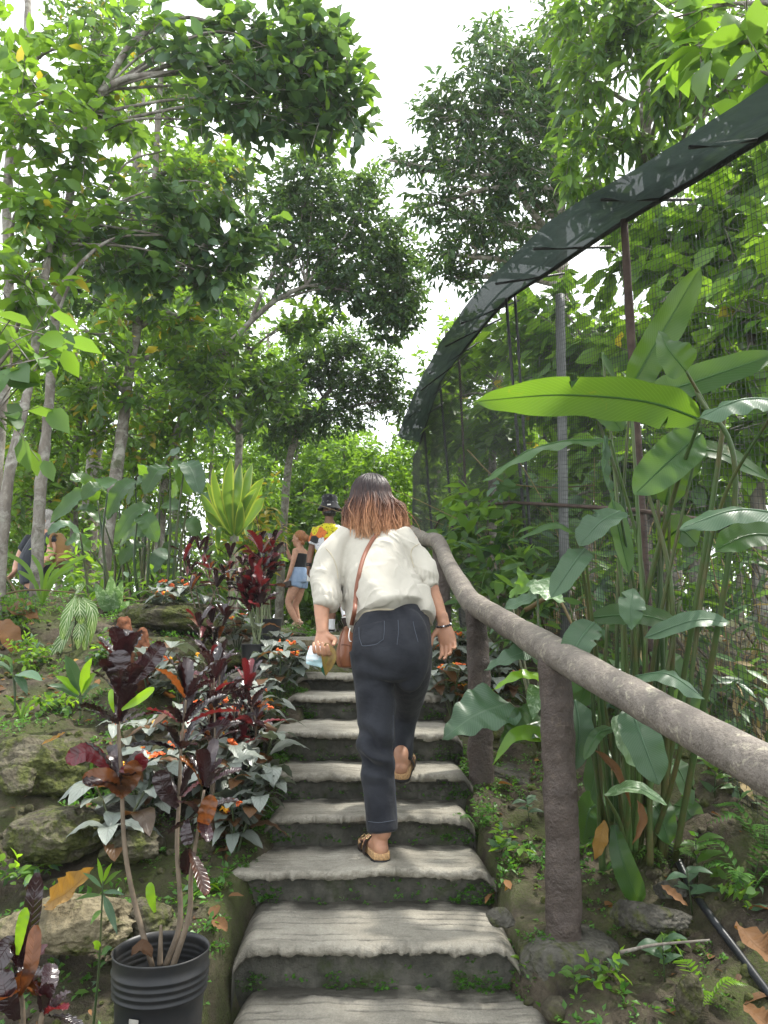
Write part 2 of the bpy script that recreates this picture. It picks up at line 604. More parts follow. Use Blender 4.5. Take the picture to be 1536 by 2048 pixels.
M['leaf_lime'] = leaf_mat('leaf_lime', (0.10, 0.22, 0.015), (0.17, 0.33, 0.02), (0.4, 0.6, 0.03), 0.45, 0.3, 0.5)
M['leaf_zebra'] = leaf_mat('leaf_zebra', (0.05, 0.12, 0.02), (0.08, 0.17, 0.025), (0.2, 0.3, 0.04), 0.3, 0.35, 0.5, 1.0, (0.72, 0.76, 0.5), 7, 2.3)
M['leaf_spotted'] = leaf_mat('leaf_spotted', (0.07, 0.15, 0.05), (0.11, 0.2, 0.08), None, 0.25, 0.35, 0.5, 0.4, (0.25, 0.36, 0.2), 12, 3, ((0.32, 0.42, 0.26), 28.0, 0.52))
M['leaf_stripe'] = leaf_mat('leaf_stripe', (0.05, 0.12, 0.02), (0.08, 0.17, 0.03), (0.3, 0.42, 0.05), 0.35, 0.3, 0.55, 0.0, None, 9, 2, None, ((0.30, 0.34, 0.06), 0.45))
M['leaf_yellow'] = leaf_mat('leaf_yellow', (0.16, 0.16, 0.02), (0.38, 0.30, 0.025), (0.5, 0.42, 0.03), 0.4, 0.35, 0.5)
M['leaf_fern'] = leaf_mat('leaf_fern', (0.03, 0.10, 0.015), (0.07, 0.19, 0.025), (0.18, 0.36, 0.03), 0.4)
M['leaf_dead'] = leaf_mat('leaf_dead', (0.07, 0.035, 0.016), (0.20, 0.10, 0.04), (0.25, 0.10, 0.02), 0.2, 0.6, 0.25, 0.3, (0.12, 0.07, 0.03), 12, 2)
M['leaf_dead_gold'] = leaf_mat('leaf_dead_gold', (0.16, 0.08, 0.02), (0.26, 0.15, 0.03), (0.45, 0.2, 0.02), 0.3, 0.5, 0.3, 0.4, (0.10, 0.05, 0.02), 12, 2)
M['leaf_straw'] = leaf_mat('leaf_straw', (0.13, 0.10, 0.05), (0.30, 0.23, 0.12), None, 0.2, 0.6, 0.2)

def simple(name, col, rough=0.6, spec=0.4, var=0.25, scale=12.0, bump=0.0, metal=0.0, coat=0.0, bscale=60.0, sheen=0.0, sss=0.0):
    n = NT(name)
    v = n.noise(scale, 4)
    c = n.mix(1.0, col, n.ramp(v, [(0.25, 1 - var), (0.75, 1 + var)]), 'MULTIPLY')
    nor = n.bump(n.noise(bscale, 4), bump, 0.004) if bump else None
    return n.done(n.bsdf(c, rough, spec, nor, metal, sheen, coat, sss))

def bark_mat(name, base, lichen, dark, sc=1.0):
    n = NT(name)
    o = n.obj()
    st = n.mapping(o, (1, 1, 0.35))
    a = n.noise(14 * sc, 5, 0.65, st)
    c = n.ramp(a, [(0.3, dark), (0.55, base), (0.8, tuple(x * 1.35 for x in base))])
    l = n.noise(7 * sc, 5, 0.7, None, 0.6)
    c = n.mix(n.ramp(l, [(0.47, 0.0), (0.66, 1.0)]), c, lichen)
    g = n.noise(4.3 * sc, 4, 0.6)
    c = n.mix(n.ramp(g, [(0.58, 0.0), (0.68, 0.7)]), c, (0.06, 0.075, 0.03))
    nor = n.bump(n.noise(40 * sc, 6, 0.7, st), 0.6, 0.012)
    return n.done(n.bsdf(c, 0.85, 0.2, nor))
M['bark'] = bark_mat('bark', (0.17, 0.15, 0.125), (0.33, 0.32, 0.28), (0.07, 0.06, 0.05))
M['bark_dark'] = bark_mat('bark_dark', (0.12, 0.09, 0.07), (0.22, 0.2, 0.17), (0.04, 0.03, 0.025))
M['bark_light'] = bark_mat('bark_light', (0.34, 0.30, 0.25), (0.52, 0.5, 0.45), (0.15, 0.12, 0.1))
M['stem_green'] = (lambda n: n.done(n.bsdf(n.mix(n.ramp(n.noise(3.5, 5, 0.7, n.mapping(n.obj(), (3, 3, .6))), [(0.42, 0.0), (0.62, 1.0)]), n.ramp(n.attr(), [(0.0, (0.018, 0.045, 0.014)), (1.0, (0.075, 0.135, 0.035))]), n.ramp(n.noise(20), [(0.3, (0.05, 0.075, 0.022)), (0.7, (0.10, 0.075, 0.03))])), 0.45, 0.4, n.bump(n.noise(60, 4, 0.6, n.mapping(n.obj(), (4, 4, .4))), 0.3, 0.003))))(NT('stem_green'))
M['stem_brown'] = simple('stem_brown', (0.13, 0.10, 0.07), 0.7, 0.3, 0.35, 30.0, 0.3)
M['stem_pale'] = simple('stem_pale', (0.16, 0.19, 0.10), 0.6, 0.3, 0.3, 20.0)

def ground_mat():
    n = NT('soil')
    a = n.noise(6, 6, 0.65)
    c = n.ramp(a, [(0.3, (0.022, 0.018, 0.013)), (0.5, (0.058, 0.047, 0.033)), (0.72, (0.125, 0.105, 0.075))])
    f = n.noise(45, 5, 0.7)
    c = n.mix(0.6, c, n.ramp(f, [(0.3, 0.5), (0.7, 1.5)]), 'MULTIPLY')
    ms = n.noise(2.6, 5, 0.7, None, 0.5)
    mf = n.noise(120, 3, 0.6)
    mk = n.math('MULTIPLY', n.ramp(ms, [(0.43, 0.0), (0.58, 0.9)]), n.ramp(mf, [(0.35, 0.3), (0.6, 1.0)]))
    c = n.mix(mk, c, (0.060, 0.080, 0.020))
    h = n.math('ADD', n.noise(30, 6, 0.7), n.math('MULTIPLY', n.noise(130, 3), 0.3))
    return n.done(n.bsdf(c, 0.9, 0.2, n.bump(h, 0.9, 0.025)))
M['soil'] = ground_mat()

def rock_mat(name, base, pale, moss=0.5):
    n = NT(name)
    a = n.noise(9, 6, 0.7)
    c = n.ramp(a, [(0.28, tuple(x * .42 for x in base)), (0.5, base), (0.75, pale)])
    p = n.voro(30)
    c = n.mix(0.55, c, n.ramp(p, [(0.05, 0.45), (0.35, 1.15)]), 'MULTIPLY')
    ms = n.noise(5, 5, 0.75, None, 0.7)
    c = n.mix(n.ramp(ms, [(0.62 - moss * .2, 0.0), (0.72 - moss * .2, 0.9)]), c, n.ramp(n.noise(60, 3), [(0.3, (0.035, 0.045, 0.012)), (0.7, (0.11, 0.125, 0.03))]))
    h = n.math('ADD', n.noise(22, 6, 0.75), n.math('MULTIPLY', n.voro(55), 0.5))
    return n.done(n.bsdf(c, 0.9, 0.2, n.bump(h, 1.0, 0.03)))
M['rock'] = rock_mat('rock', (0.085, 0.075, 0.051), (0.18, 0.165, 0.115), 0.9)
M['rock_pale'] = rock_mat('rock_pale', (0.17, 0.145, 0.09), (0.33, 0.285, 0.185), 0.55)
M['rock_dark'] = rock_mat('rock_dark', (0.085, 0.08, 0.066), (0.17, 0.16, 0.135), 0.65)

def concrete_mat():
    n = NT('step_concrete')
    o = n.obj()
    a = n.noise(5, 6, 0.65)
    c = n.ramp(a, [(0.3, (0.22, 0.203, 0.165)), (0.55, (0.34, 0.315, 0.26)), (0.75, (0.45, 0.42, 0.35))])
    sp = n.noise(150, 3, 0.7)
    c = n.mix(0.5, c, n.ramp(sp, [(0.3, 0.62), (0.7, 1.3)]), 'MULTIPLY')
    st = n.noise(8, 5, 0.7, n.mapping(o, (0.35, 2.2, 1)))
    c = n.mix(n.ramp(st, [(0.52, 0.0), (0.7, 0.55)]), c, (0.10, 0.095, 0.07))
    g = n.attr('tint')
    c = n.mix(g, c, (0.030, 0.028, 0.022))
    h = n.math('ADD', n.noise(70, 5, 0.7), n.math('MULTIPLY', n.noise(260, 2), 0.4))
    return n.done(n.bsdf(c, 0.8, 0.3, n.bump(h, 0.9, 0.012)))
M['step'] = concrete_mat()

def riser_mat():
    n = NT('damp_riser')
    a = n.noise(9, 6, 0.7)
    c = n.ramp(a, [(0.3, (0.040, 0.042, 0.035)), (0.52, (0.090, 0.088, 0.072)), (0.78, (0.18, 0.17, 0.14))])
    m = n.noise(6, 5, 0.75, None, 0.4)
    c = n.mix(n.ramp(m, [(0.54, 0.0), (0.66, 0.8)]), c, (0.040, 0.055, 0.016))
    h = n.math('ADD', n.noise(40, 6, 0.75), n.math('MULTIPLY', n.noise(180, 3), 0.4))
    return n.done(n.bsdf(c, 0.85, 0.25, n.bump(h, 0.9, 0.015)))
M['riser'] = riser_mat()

def log_mat(name, base, patch, wet):
    n = NT(name)
    a = n.noise(10, 6, 0.65)
    c = n.ramp(a, [(0.3, tuple(x * .6 for x in base)), (0.55, base), (0.8, tuple(x * 1.4 for x in base))])
    l = n.noise(34, 5, 0.7, None, 0.5)
    k = n.noise(5, 3, 0.6)
    msk = n.math('MULTIPLY', n.ramp(l, [(0.55, 0.0), (0.64, 0.8)]), n.ramp(k, [(0.36, 0.0), (0.56, 1.0)]))
    c = n.mix(msk, c, patch)
    d = n.noise(3.0, 4, 0.6)
    c = n.mix(n.ramp(d, [(0.5, 0.0), (0.75, 0.6)]), c, wet)
    h = n.math('ADD', n.noise(26, 5, 0.65), n.math('MULTIPLY', n.noise(120, 3), 0.3))
    return n.done(n.bsdf(c, 0.62, 0.35, n.bump(h, 1.0, 0.016)))
M['log_rail'] = log_mat('log_rail', (0.18, 0.155, 0.13), (0.36, 0.33, 0.25), (0.10, 0.08, 0.07))
M['log_post'] = log_mat('log_post', (0.074, 0.057, 0.048), (0.125, 0.10, 0.08), (0.045, 0.035, 0.030))
M['footing'] = rock_mat('footing', (0.105, 0.10, 0.082), (0.19, 0.18, 0.15), 0.45)

def skin_mat(name, col):
    n = NT(name)
    v = n.noise(25, 4)
    c = n.mix(1.0, col, n.ramp(v, [(0.3, (0.88, 0.84, 0.82)), (0.7, (1.1, 1.08, 1.06))]), 'MULTIPLY')
    return n.done(n.bsdf(c, 0.5, 0.4, n.bump(n.noise(220, 3), 0.15, 0.002), 0, 0, 0, 0.15))
M['skin_tan'] = skin_mat('skin_tan', (0.40, 0.215, 0.135))
M['skin_dark'] = skin_mat('skin_dark', (0.21, 0.105, 0.068))
M['skin_pale'] = skin_mat('skin_pale', (0.52, 0.29, 0.20))

def cloth_mat(name, col, rough=0.9, var=0.1, weave=900, fold=0.25, fscale=18, sheen=0.2, sss=0.0):
    n = NT(name)
    o = n.obj()
    v = n.noise(9, 4)
    c = n.mix(1.0, col, n.ramp(v, [(0.3, 1 - var), (0.7, 1 + var)]), 'MULTIPLY')
    fo = n.noise(fscale, 4, 0.55, n.mapping(o, (1, 1, 0.6), (0.3, 0.5, 0.2)), 1.2)
    h = n.math('ADD', fo, n.math('MULTIPLY', n.noise(weave, 2), 0.05))
    return n.done(n.bsdf(c, rough, 0.15, n.bump(h, fold, 0.012), 0, sheen, 0, sss))
M['cream'] = cloth_mat('cream_cotton', (0.43, 0.405, 0.345), 0.9, 0.05, 700, 0.22, 11)
M['cream_trim'] = cloth_mat('cream_trim', (0.42, 0.37, 0.27), 0.9, 0.04)

def denim_mat(name, a, b):
    n = NT(name)
    v = n.noise(7, 5, 0.6, None, 0.5)
    c = n.ramp(v, [(0.3, a), (0.75, b)])
    w = n.noise(500, 2, 0.6, n.mapping(n.obj(), (1, 1, 3)))
    c = n.mix(0.5, c, n.ramp(w, [(0.3, 0.65), (0.7, 1.35)]), 'MULTIPLY')
    h = n.math('ADD', n.noise(16, 4, 0.55, n.mapping(n.obj(), (1, 1, 1.6)), 1.0), n.math('MULTIPLY', w, 0.06))
    return n.done(n.bsdf(c, 0.85, 0.2, n.bump(h, 0.35, 0.012), 0, 0.08))
M['denim_black'] = denim_mat('denim_black', (0.009, 0.010, 0.014), (0.034, 0.037, 0.045))
M['denim_blue'] = denim_mat('denim_blue', (0.22, 0.32, 0.50), (0.38, 0.48, 0.66))
M['stitch'] = simple('stitch', (0.09, 0.10, 0.125), 0.8, 0.2)
M['leather_tan'] = simple('leather_tan', (0.24, 0.085, 0.035), 0.42, 0.45, 0.22, 14.0, 0.25, 0, 0, 120)
M['leather_strap'] = simple('leather_strap', (0.20, 0.075, 0.042), 0.5, 0.4, 0.15, 20.0, 0.2)
M['leather_dark'] = simple('leather_dark', (0.035, 0.022, 0.018), 0.45, 0.4, 0.25, 20.0, 0.2)
M['cork'] = simple('cork', (0.42, 0.26, 0.13), 0.8, 0.2, 0.5, 160.0, 0.4, 0, 0, 250)
M['rubber'] = simple('rubber', (0.014, 0.013, 0.013), 0.6, 0.3)
M['brass'] = simple('brass', (0.55, 0.42, 0.22), 0.35, 0.5, 0.1, 10, 0, 0.9)
M['mask'] = simple('mask_cloth', (0.72, 0.80, 0.84), 0.85, 0.2, 0.05, 12, 0.1)
M['mask_blue'] = simple('mask_blue', (0.50, 0.73, 0.80), 0.85, 0.2, 0.05, 12, 0.1)
M['white_cord'] = simple('white_cord', (0.75, 0.75, 0.73), 0.7)
M['black_cloth'] = cloth_mat('black_cloth', (0.014, 0.014, 0.017))
M['grey_cloth'] = cloth_mat('grey_cloth', (0.026, 0.030, 0.040))
M['white_sock'] = cloth_mat('white_sock', (0.78, 0.78, 0.82))
M['shoe_nude'] = simple('shoe_nude', (0.52, 0.34, 0.25), 0.6)
M['shoe_sole'] = simple('shoe_sole', (0.045, 0.028, 0.03), 0.7)
M['shoe_white'] = simple('shoe_white', (0.72, 0.70, 0.67), 0.6)
M['pack_tan'] = cloth_mat('pack_tan', (0.23, 0.13, 0.05))
M['hair_grey'] = simple('hair_grey', (0.30, 0.28, 0.26), 0.5, 0.4, 0.4, 90)
M['hair_strawberry'] = simple('hair_strawberry', (0.33, 0.13, 0.045), 0.45, 0.45, 0.45, 80)
M['hair_black'] = simple('hair_black', (0.012, 0.01, 0.01), 0.45, 0.5)
M['phone'] = simple('phone', (0.02, 0.02, 0.025), 0.25, 0.5)
M['bead'] = simple('bead', (0.02, 0.012, 0.012), 0.2, 0.6)
M['bead_silver'] = simple('bead_silver', (0.6, 0.6, 0.62), 0.25, 0.5, 0.05, 10, 0, 1.0)

def hair_ombre():
    n = NT('hair_ombre')
    t = n.attr('tint')
    c = n.ramp(t, [(0.0, (0.022, 0.017, 0.018)), (0.28, (0.045, 0.027, 0.025)), (0.50, (0.14, 0.060, 0.034)), (0.72, (0.40, 0.195, 0.10)), (1.0, (0.56, 0.31, 0.165))])
    v = n.noise(60, 3, 0.6, n.mapping(n.obj(), (3, 3, 0.3)))
    c = n.mix(0.7, c, n.ramp(v, [(0.3, 0.55), (0.7, 1.5)]), 'MULTIPLY')
    return n.done(n.bsdf(c, 0.48, 0.3))
M['hair_ombre'] = hair_ombre()

def print_mat():
    n = NT('printed_shirt')
    o = n.mapping(n.obj(), (1, 0.4, 1))
    ns = n.node('ShaderNodeTexNoise'); ns.inputs['Scale'].default_value = 5
    n.link(n.obj(), ns.inputs['Vector'])
    vv = n.node('ShaderNodeVectorMath', operation='ADD')
    sc = n.node('ShaderNodeVectorMath', operation='SCALE'); sc.inputs['Scale'].default_value = 0.16
    n.link(ns.outputs['Color'], sc.inputs[0]); n.link(o, vv.inputs[0]); n.link(sc.outputs[0], vv.inputs[1])
    col = n.voro(8.5, 'Color', vv.outputs[0])
    r = n.sep(col)[0]
    c = n.ramp(r, [(0.0, (0.62, 0.55, 0.02)), (0.38, (0.02, 0.02, 0.025)), (0.42, (0.62, 0.17, 0.04)), (0.50, (0.04, 0.045, 0.055)), (0.68, (0.62, 0.62, 0.66)), (0.80, (0.62, 0.52, 0.03)), (0.92, (0.03, 0.03, 0.035))], 'CONSTANT')
    k = n.noise(24, 3, 0.6, None, 1.5)
    c = n.mix(n.ramp(k, [(0.58, 0.0), (0.62, 1.0)]), c, (0.02, 0.02, 0.022))
    return n.done(n.bsdf(c, 0.8, 0.2, None, 0, 0.1))
M['print'] = print_mat()

def net_mat():
    n = NT('shade_net')
    o = n.obj()
    c = n.ramp(n.noise(7, 5, 0.6, n.mapping(o, (1, .25, 1.6)), 1.0), [(0.35, (0.022, 0.032, 0.030)), (0.65, (0.080, 0.105, 0.098))])
    a = n.bsdf(c, 0.7, 0.3, n.bump(n.noise(9, 3, 0.5, n.mapping(o, (1, .4, 1)), 1.0), 0.5, 0.03))
    tr = n.node('ShaderNodeBsdfTranslucent'); n.setin(tr, 'Color', (0.03, 0.045, 0.042))
    m1 = n.node('ShaderNodeMixShader'); m1.inputs[0].default_value = 0.3
    n.link(a, m1.inputs[1]); n.link(tr.outputs[0], m1.inputs[2])
    tp = n.node('ShaderNodeBsdfTransparent')
    m2 = n.node('ShaderNodeMixShader')
    w = n.noise(2.2, 3, 0.5, n.mapping(o, (1, .5, 1)), 0.8)
    n.setin(m2, 0, n.ramp(w, [(0.3, 0.035), (0.75, 0.055)]))
    n.link(m1.outputs[0], m2.inputs[1]); n.link(tp.outputs[0], m2.inputs[2])
    return n.done(m2.outputs[0])
M['net'] = net_mat()
M['wire'] = simple('wire', (0.022, 0.026, 0.024), 0.5, 0.4, 0.4, 8, 0, 0.0)
M['pole_black'] = simple('pole_black', (0.014, 0.014, 0.015), 0.5, 0.4)
M['pole_grey'] = simple('pole_grey', (0.11, 0.115, 0.11), 0.6, 0.3, 0.3, 9, 0.1)
M['pole_rust'] = simple('pole_rust', (0.06, 0.042, 0.034), 0.8, 0.2, 0.5, 15, 0.4)
M['pot'] = simple('pot_plastic', (0.020, 0.021, 0.023), 0.38, 0.5, 0.3, 8, 0.05)
M['pot_dusty'] = (lambda n: n.done(n.bsdf(n.mix(n.ramp(n.noise(7, 5, 0.7), [(0.45, 0.0), (0.78, 0.6)]), (0.011, 0.012, 0.014), (0.05, 0.045, 0.038)), 0.45, 0.4, n.bump(n.noise(60, 3), 0.1, 0.002))))(NT('pot_dusty'))
M['sticker'] = simple('sticker', (0.22, 0.21, 0.185), 0.7)
M['pipe'] = simple('pipe', (0.016, 0.018, 0.022), 0.4, 0.45, 0.4, 12, 0.1)
M['petal_orange'] = simple('petal_orange', (0.66, 0.13, 0.03), 0.5, 0.3, 0.3, 60)
M['petal_yellow'] = simple('petal_yellow', (0.85, 0.42, 0.03), 0.5, 0.3, 0.2, 60)
M['fern_stump'] = simple('fern_stump', (0.13, 0.055, 0.030), 0.95, 0.1, 0.7, 40, 1.0, 0, 0, 90)
def pouch_mat():
    n = NT('woven_leaf')
    z = n.sep(n.obj())[2]
    c = n.ramp(n.noise(16, 4, 0.6, None, 0.8), [(0.3, (0.10, 0.055, 0.02)), (0.55, (0.23, 0.15, 0.035)), (0.75, (0.10, 0.14, 0.03))])
    return n.done(n.bsdf(c, 0.5, 0.4))
M['pouch'] = pouch_mat()
M['leaf_teal'] = simple('leaf_teal', (0.012, 0.10, 0.06), 0.4)
# ------------------------------------------------------------------ terrain
def hpath(y):
    return np.interp(y, [-4, 1.0, 1.9, 2.2, 2.6, 3.0, 3.4, 3.9, 4.6, 5.2, 6.2, 9, 14, 40, 120],
                     [-1.65, -1.5, -1.26, -1.17, -1.06, -0.93, -0.78, -0.58, -0.36, -0.22, -0.07, -0.06, -0.1, 0.5, 2.0])

def hground(x, y):
    x, y = np.asarray(x, float), np.asarray(y, float)
    z = hpath(y)
    L = np.clip((-0.62 - x) / 1.6, 0, 1)
    z = z + L * (0.10 * np.exp(-((y - 3.4) / 1.0) ** 2) + 0.33 * np.exp(-((y - 6.4) / 1.5) ** 2) + 0.02)
    R = np.clip((x - 0.55) / 0.8, 0, 1)
    z = z + R * (0.20 * np.exp(-((y - 3.0) / 1.6) ** 2) + 0.12 * np.exp(-((y - 6.0) / 2.0) ** 2))
    xl_ = -np.interp(y, [2.9, 3.25, 4.2, 5], [.49, .44, .42, .41]); xr_ = np.interp(y, [2.50, 2.64, 2.9, 3.25, 4.2, 5], [.49, .42, .41, .36, .32, .30])
    hw_ = (xr_ - xl_) / 2; dc_ = np.abs(x - (xr_ + xl_) / 2)
    ch = np.clip((hw_ + .03 - dc_) / 0.07, 0, 1) * np.clip((5.6 - y) / 0.6, 0, 1)
    z = z + 0.07 * np.exp(-((x + .60) / .12) ** 2) * np.clip((3.0 - y) / .3, 0, 1)
    z = z + 0.045 * np.exp(-((dc_ - hw_ - .08) / .12) ** 2) - 0.2 * ch
    p = np.stack([x, y, 0 * x], -1).reshape(-1, 3)
    bump = fbm(p * 2.3, 4, 3) * 0.075 + ridge(p * 6, 3, 5) * 0.034 + fbm(p * 15, 3, 9) * 0.022
    amp = np.clip((np.abs(x + 0.02) - 0.35) / 0.3, 0.3, 1)
    return z + bump.reshape(z.shape) * amp

def hg(x, y):
    return float(hground(np.array([x]), np.array([y]))[0])

def on_ground(px, py):
    """march a pixel's ray down to the ground"""
    r = nrm(ray(px, py))
    s = np.arange(0.8, 40, 0.02)
    p = s[:, None] * r
    d = p[:, 2] - hground(p[:, 0], p[:, 1])
    i = np.argmax(d < 0)
    return p[i] if d[i] < 0 else p[-1]

xs = np.concatenate([-np.geomspace(80, 3.2, 40), np.linspace(-3.1, 2.6, 300), np.geomspace(2.7, 80, 40)])
ys = np.concatenate([np.linspace(-6, 0.9, 18), np.linspace(1.0, 7.5, 330), np.geomspace(7.6, 120, 60)])
gx, gy = np.meshgrid(xs, ys)
gz = hground(gx.ravel(), gy.ravel()).reshape(gx.shape)
nx_, ny_ = len(xs), len(ys)
i = np.arange(ny_ - 1)[:, None] * nx_ + np.arange(nx_ - 1)[None]
q = np.stack([i, i + 1, i + 1 + nx_, i + nx_], -1).reshape(-1, 4)
mb = MB()
mb.add(np.stack([gx, gy, gz], -1).reshape(-1, 3), q)
tag(mb.build('ground', M['soil']), 'dark soil slope on both sides of the steps', None, None, 'structure')

# ------------------------------------------------------------------ steps
# z, nosing row, nosing left/right, back left/right (photo columns)
STEPS = [
    (-1.130, 2190, 380, 1185, 480, 1092),
    (-0.985, 1893, 470, 1040, 497, 1008),
    (-0.853, 1738, 442, 992, 490, 962),
    (-0.730, 1630, 528, 950, 545, 932),
    (-0.615, 1547, 520, 945, 535, 925),
    (-0.475, 1464, 526, 925, 550, 905),
    (-0.345, 1391, 566, 905, 585, 890),
    (-0.255, 1350, 590, 890, 600, 880),
    (-0.155, 1307, 600, 890, 610, 880),
]
stairs = thing('stone_stairs', (0, 2.6, -0.985), 'worn concrete steps climbing between the planted banks', None, None, 'structure')
for si, (z, yn, xl, xr, bl, br) in enumerate(STEPS):
    d = PZ(768, yn, z)[1]
    if si + 1 < len(STEPS):
        dn = PZ(768, STEPS[si + 1][1], STEPS[si + 1][0])[1]
    else:
        dn = d + 0.55
    db = dn + 0.07
    L0, R0 = P(xl, yn, d)[0], P(xr, yn, d)[0]
    s_b = PZ(bl, 1800, z)
    yb = None
    rb = np.array([0, dn, z])
    depth_b = dn * CP + z * SP
    L1, R1 = (bl - 768) / F * depth_b, (br - 768) / F * depth_b
    zp = STEPS[si - 1][0] if si else z - 0.16
    nu = 200
    u = np.linspace(0, 1, nu)
    nt_ = max(30, int((db - d) / 0.0036))
    # profile rows: (y offset, z offset or absolute, blend)
    prof = [(0.055, zp - 0.06, 0), (0.05, zp - 0.005, 0), (0.045, zp + 0.02, 0)]
    for k in np.linspace(0.15, 1, 9):
        prof.append((0.045 - 0.005 * k, zp + 0.02 + (z - 0.042 - zp - 0.02) * k, 0))
    prof += [(0.026, z - 0.040, .5), (0.010, z - 0.036, 1), (0.001, z - 0.028, 1), (-0.003, z - 0.019, 1), (0.0, z - 0.010, 1), (0.006, z - 0.004, 1), (0.016, z - 0.001, 1)]
    nfront = len(prof)
    for k in np.linspace(0.03, db - d, nt_):
        prof.append((k, z, 2))
    prof = np.array(prof)
    nr = len(prof)
    U, R_ = np.meshgrid(u, np.arange(nr))
    yo = prof[:, 0][:, None] + 0 * U
    zz = prof[:, 1][:, None] + 0 * U
    typ = prof[:, 2][:, None] + 0 * U
    f = np.clip(yo / (db - d), 0, 1)
    flare = 0.006
    X = (L0 + (L1 - L0) * f) * (1 - U) + (R0 + (R1 - R0) * f) * U
    pn = np.stack([X * 5, 0 * X + si * 7.7, 0 * X], -1).reshape(-1, 3)
    edge = (fbm(pn, 4, 21) * 0.018 + fbm(pn * 5, 3, 22) * 0.016 - .020 * np.clip(ridge(pn * 3.3, 2, 23) - .5, 0, 1) * 2 + vnoise(pn * 14, 25) * .003).reshape(X.shape)
    sag = (fbm(pn * 0.8, 3, 31) * 0.014).reshape(X.shape)
    nose = np.exp(-np.clip(yo, 0, 1) / 0.05) * np.where(typ > 0, 1, 0.35)
    Y = d + yo + edge * nose + (fbm(np.stack([X * 1.6, 0 * X, zz * 3], -1).reshape(-1, 3), 2, 5).reshape(X.shape)) * 0.015
    p3 = np.stack([X, Y, zz], -1).reshape(-1, 3)
    big = fbm(p3 * 9, 4, 41).reshape(X.shape)
    fine = fbm(p3 * 40, 3, 43).reshape(X.shape)
    Y = Y + np.where(typ < 0.7, big * 0.022 + fine * 0.010, 0) + np.where((typ > .4) & (typ < 1.5), fine * .012 + fbm(p3 * 75, 2, 45).reshape(X.shape) * .005, 0)
    Z = zz + np.where(typ > 1.5, big * 0.0035 + fine * 0.0022 + sag, 0) + np.where((typ > .4) & (typ < 1.5), big * 0.007 + fine * 0.005 + fbm(p3 * 75, 2, 44).reshape(X.shape) * .003 + sag, 0)
    # round the ends down into the soil
    e = np.minimum(U, 1 - U) * (R0 - L0)
    Z = Z - np.clip(1 - e / 0.06, 0, 1) ** 2 * 0.05 * np.where(typ > 0.7, 1, 0)
    # trowelled grooves across the tread
    gpos = (Y - d) / 0.046 + fbm(np.stack([X * 3, Y * 8, 0 * X], -1).reshape(-1, 3), 4, 51).reshape(X.shape) * 0.42
    gd = np.abs(gpos - np.round(gpos)) * 0.046
    gid = np.round(gpos)
    brk = vnoise(np.stack([X * 4.5, gid * 3.1, 0 * X + si], -1).reshape(-1, 3), 61).reshape(X.shape)
    wgt = np.clip((brk + 0.35) * 2.2, 0, 1) * (typ > 1.5) * (yo > 0.035)
    strong = {0: 1.0, 1: 0.8, 2: 0.55, 3: 0.7}.get(si, 0.45)
    gr = np.clip(1.35 - gd / 0.0052, 0, 1) * wgt * strong
    Z = Z - gr * 0.011
    tint = np.clip(gr * 1.0, 0, 1)
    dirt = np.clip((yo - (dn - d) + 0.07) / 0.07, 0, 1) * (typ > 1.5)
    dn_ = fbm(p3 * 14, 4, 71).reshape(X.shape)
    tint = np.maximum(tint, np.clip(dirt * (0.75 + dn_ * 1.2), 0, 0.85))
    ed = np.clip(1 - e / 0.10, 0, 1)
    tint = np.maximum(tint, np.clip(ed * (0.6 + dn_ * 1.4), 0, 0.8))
    i = np.arange(nr - 1)[:, None] * nu + np.arange(nu - 1)[None]
    qd = np.stack([i, i + 1, i + 1 + nu, i + nu], -1).reshape(-1, 4)
    row = np.repeat(np.arange(nr - 1), nu - 1)
    jag = (fbm(np.stack([X * 9, 0 * X + si, 0 * X], -1).reshape(-1, 3), 3, 81).reshape(X.shape)[:-1, :-1] * 2.2).ravel()
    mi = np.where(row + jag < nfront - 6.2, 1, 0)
    mb = MB()
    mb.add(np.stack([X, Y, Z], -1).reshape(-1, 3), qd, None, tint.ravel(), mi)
    for col, sg in ((0, -1), (nu - 1, 1)):
        a = np.stack([X, Y, Z], -1)[nfront - 4:, col]
        b = a - np.array([0, 0, .22])
        m = len(a); k = np.arange(m - 1)
        fq = np.stack([k, k + 1, k + 1 + m, k + m], 1)
        mb.add(np.vstack([a, b]), fq if sg > 0 else fq[:, ::-1], None, 0.5, 1)
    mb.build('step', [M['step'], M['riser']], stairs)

# ------------------------------------------------------------------ rocks
_rk = {}
def rock(name, c, r, mat, label, group=None, seed=0, base_on=None, sub=5, flat=0.0, rough=0.33):
    import bmesh
    if sub not in _rk:
        bm = bmesh.new()
        bmesh.ops.create_icosphere(bm, subdivisions=sub, radius=1)
        v = np.array([x.co[:] for x in bm.verts]); f = np.array([[y.index for y in x.verts] for x in bm.faces])
        bm.free()
        _rk[sub] = (v, f)
    v, f = _rk[sub]
    n = fbm(v * 1.1 + seed * 3.7, 4, seed) * rough * 1.3 + ridge(v * 2.6 + seed, 5, seed + 4) * rough * 0.66 + fbm(v * 9 + seed, 4, seed + 7) * rough * 0.34
    # knock flat facets on it
    rs = np.random.default_rng(seed)
    V = v * (1 + n)[:, None]
    for _ in range(5):
        dd = nrm(rs.normal(size=3)); k = V @ dd
        lim = rs.uniform(0.62, 0.85)
        V = V - dd * np.clip(k - lim, 0, None)[:, None] * 0.75
    V = V * np.asarray(r)
    mb = MB(); mb.add(V + np.asarray(c), f)
    o = mb.build(name, M[mat], None, (c[0], c[1], c[2] - r[2] * 0.7))
    return tag(o, label, 'rock', group)

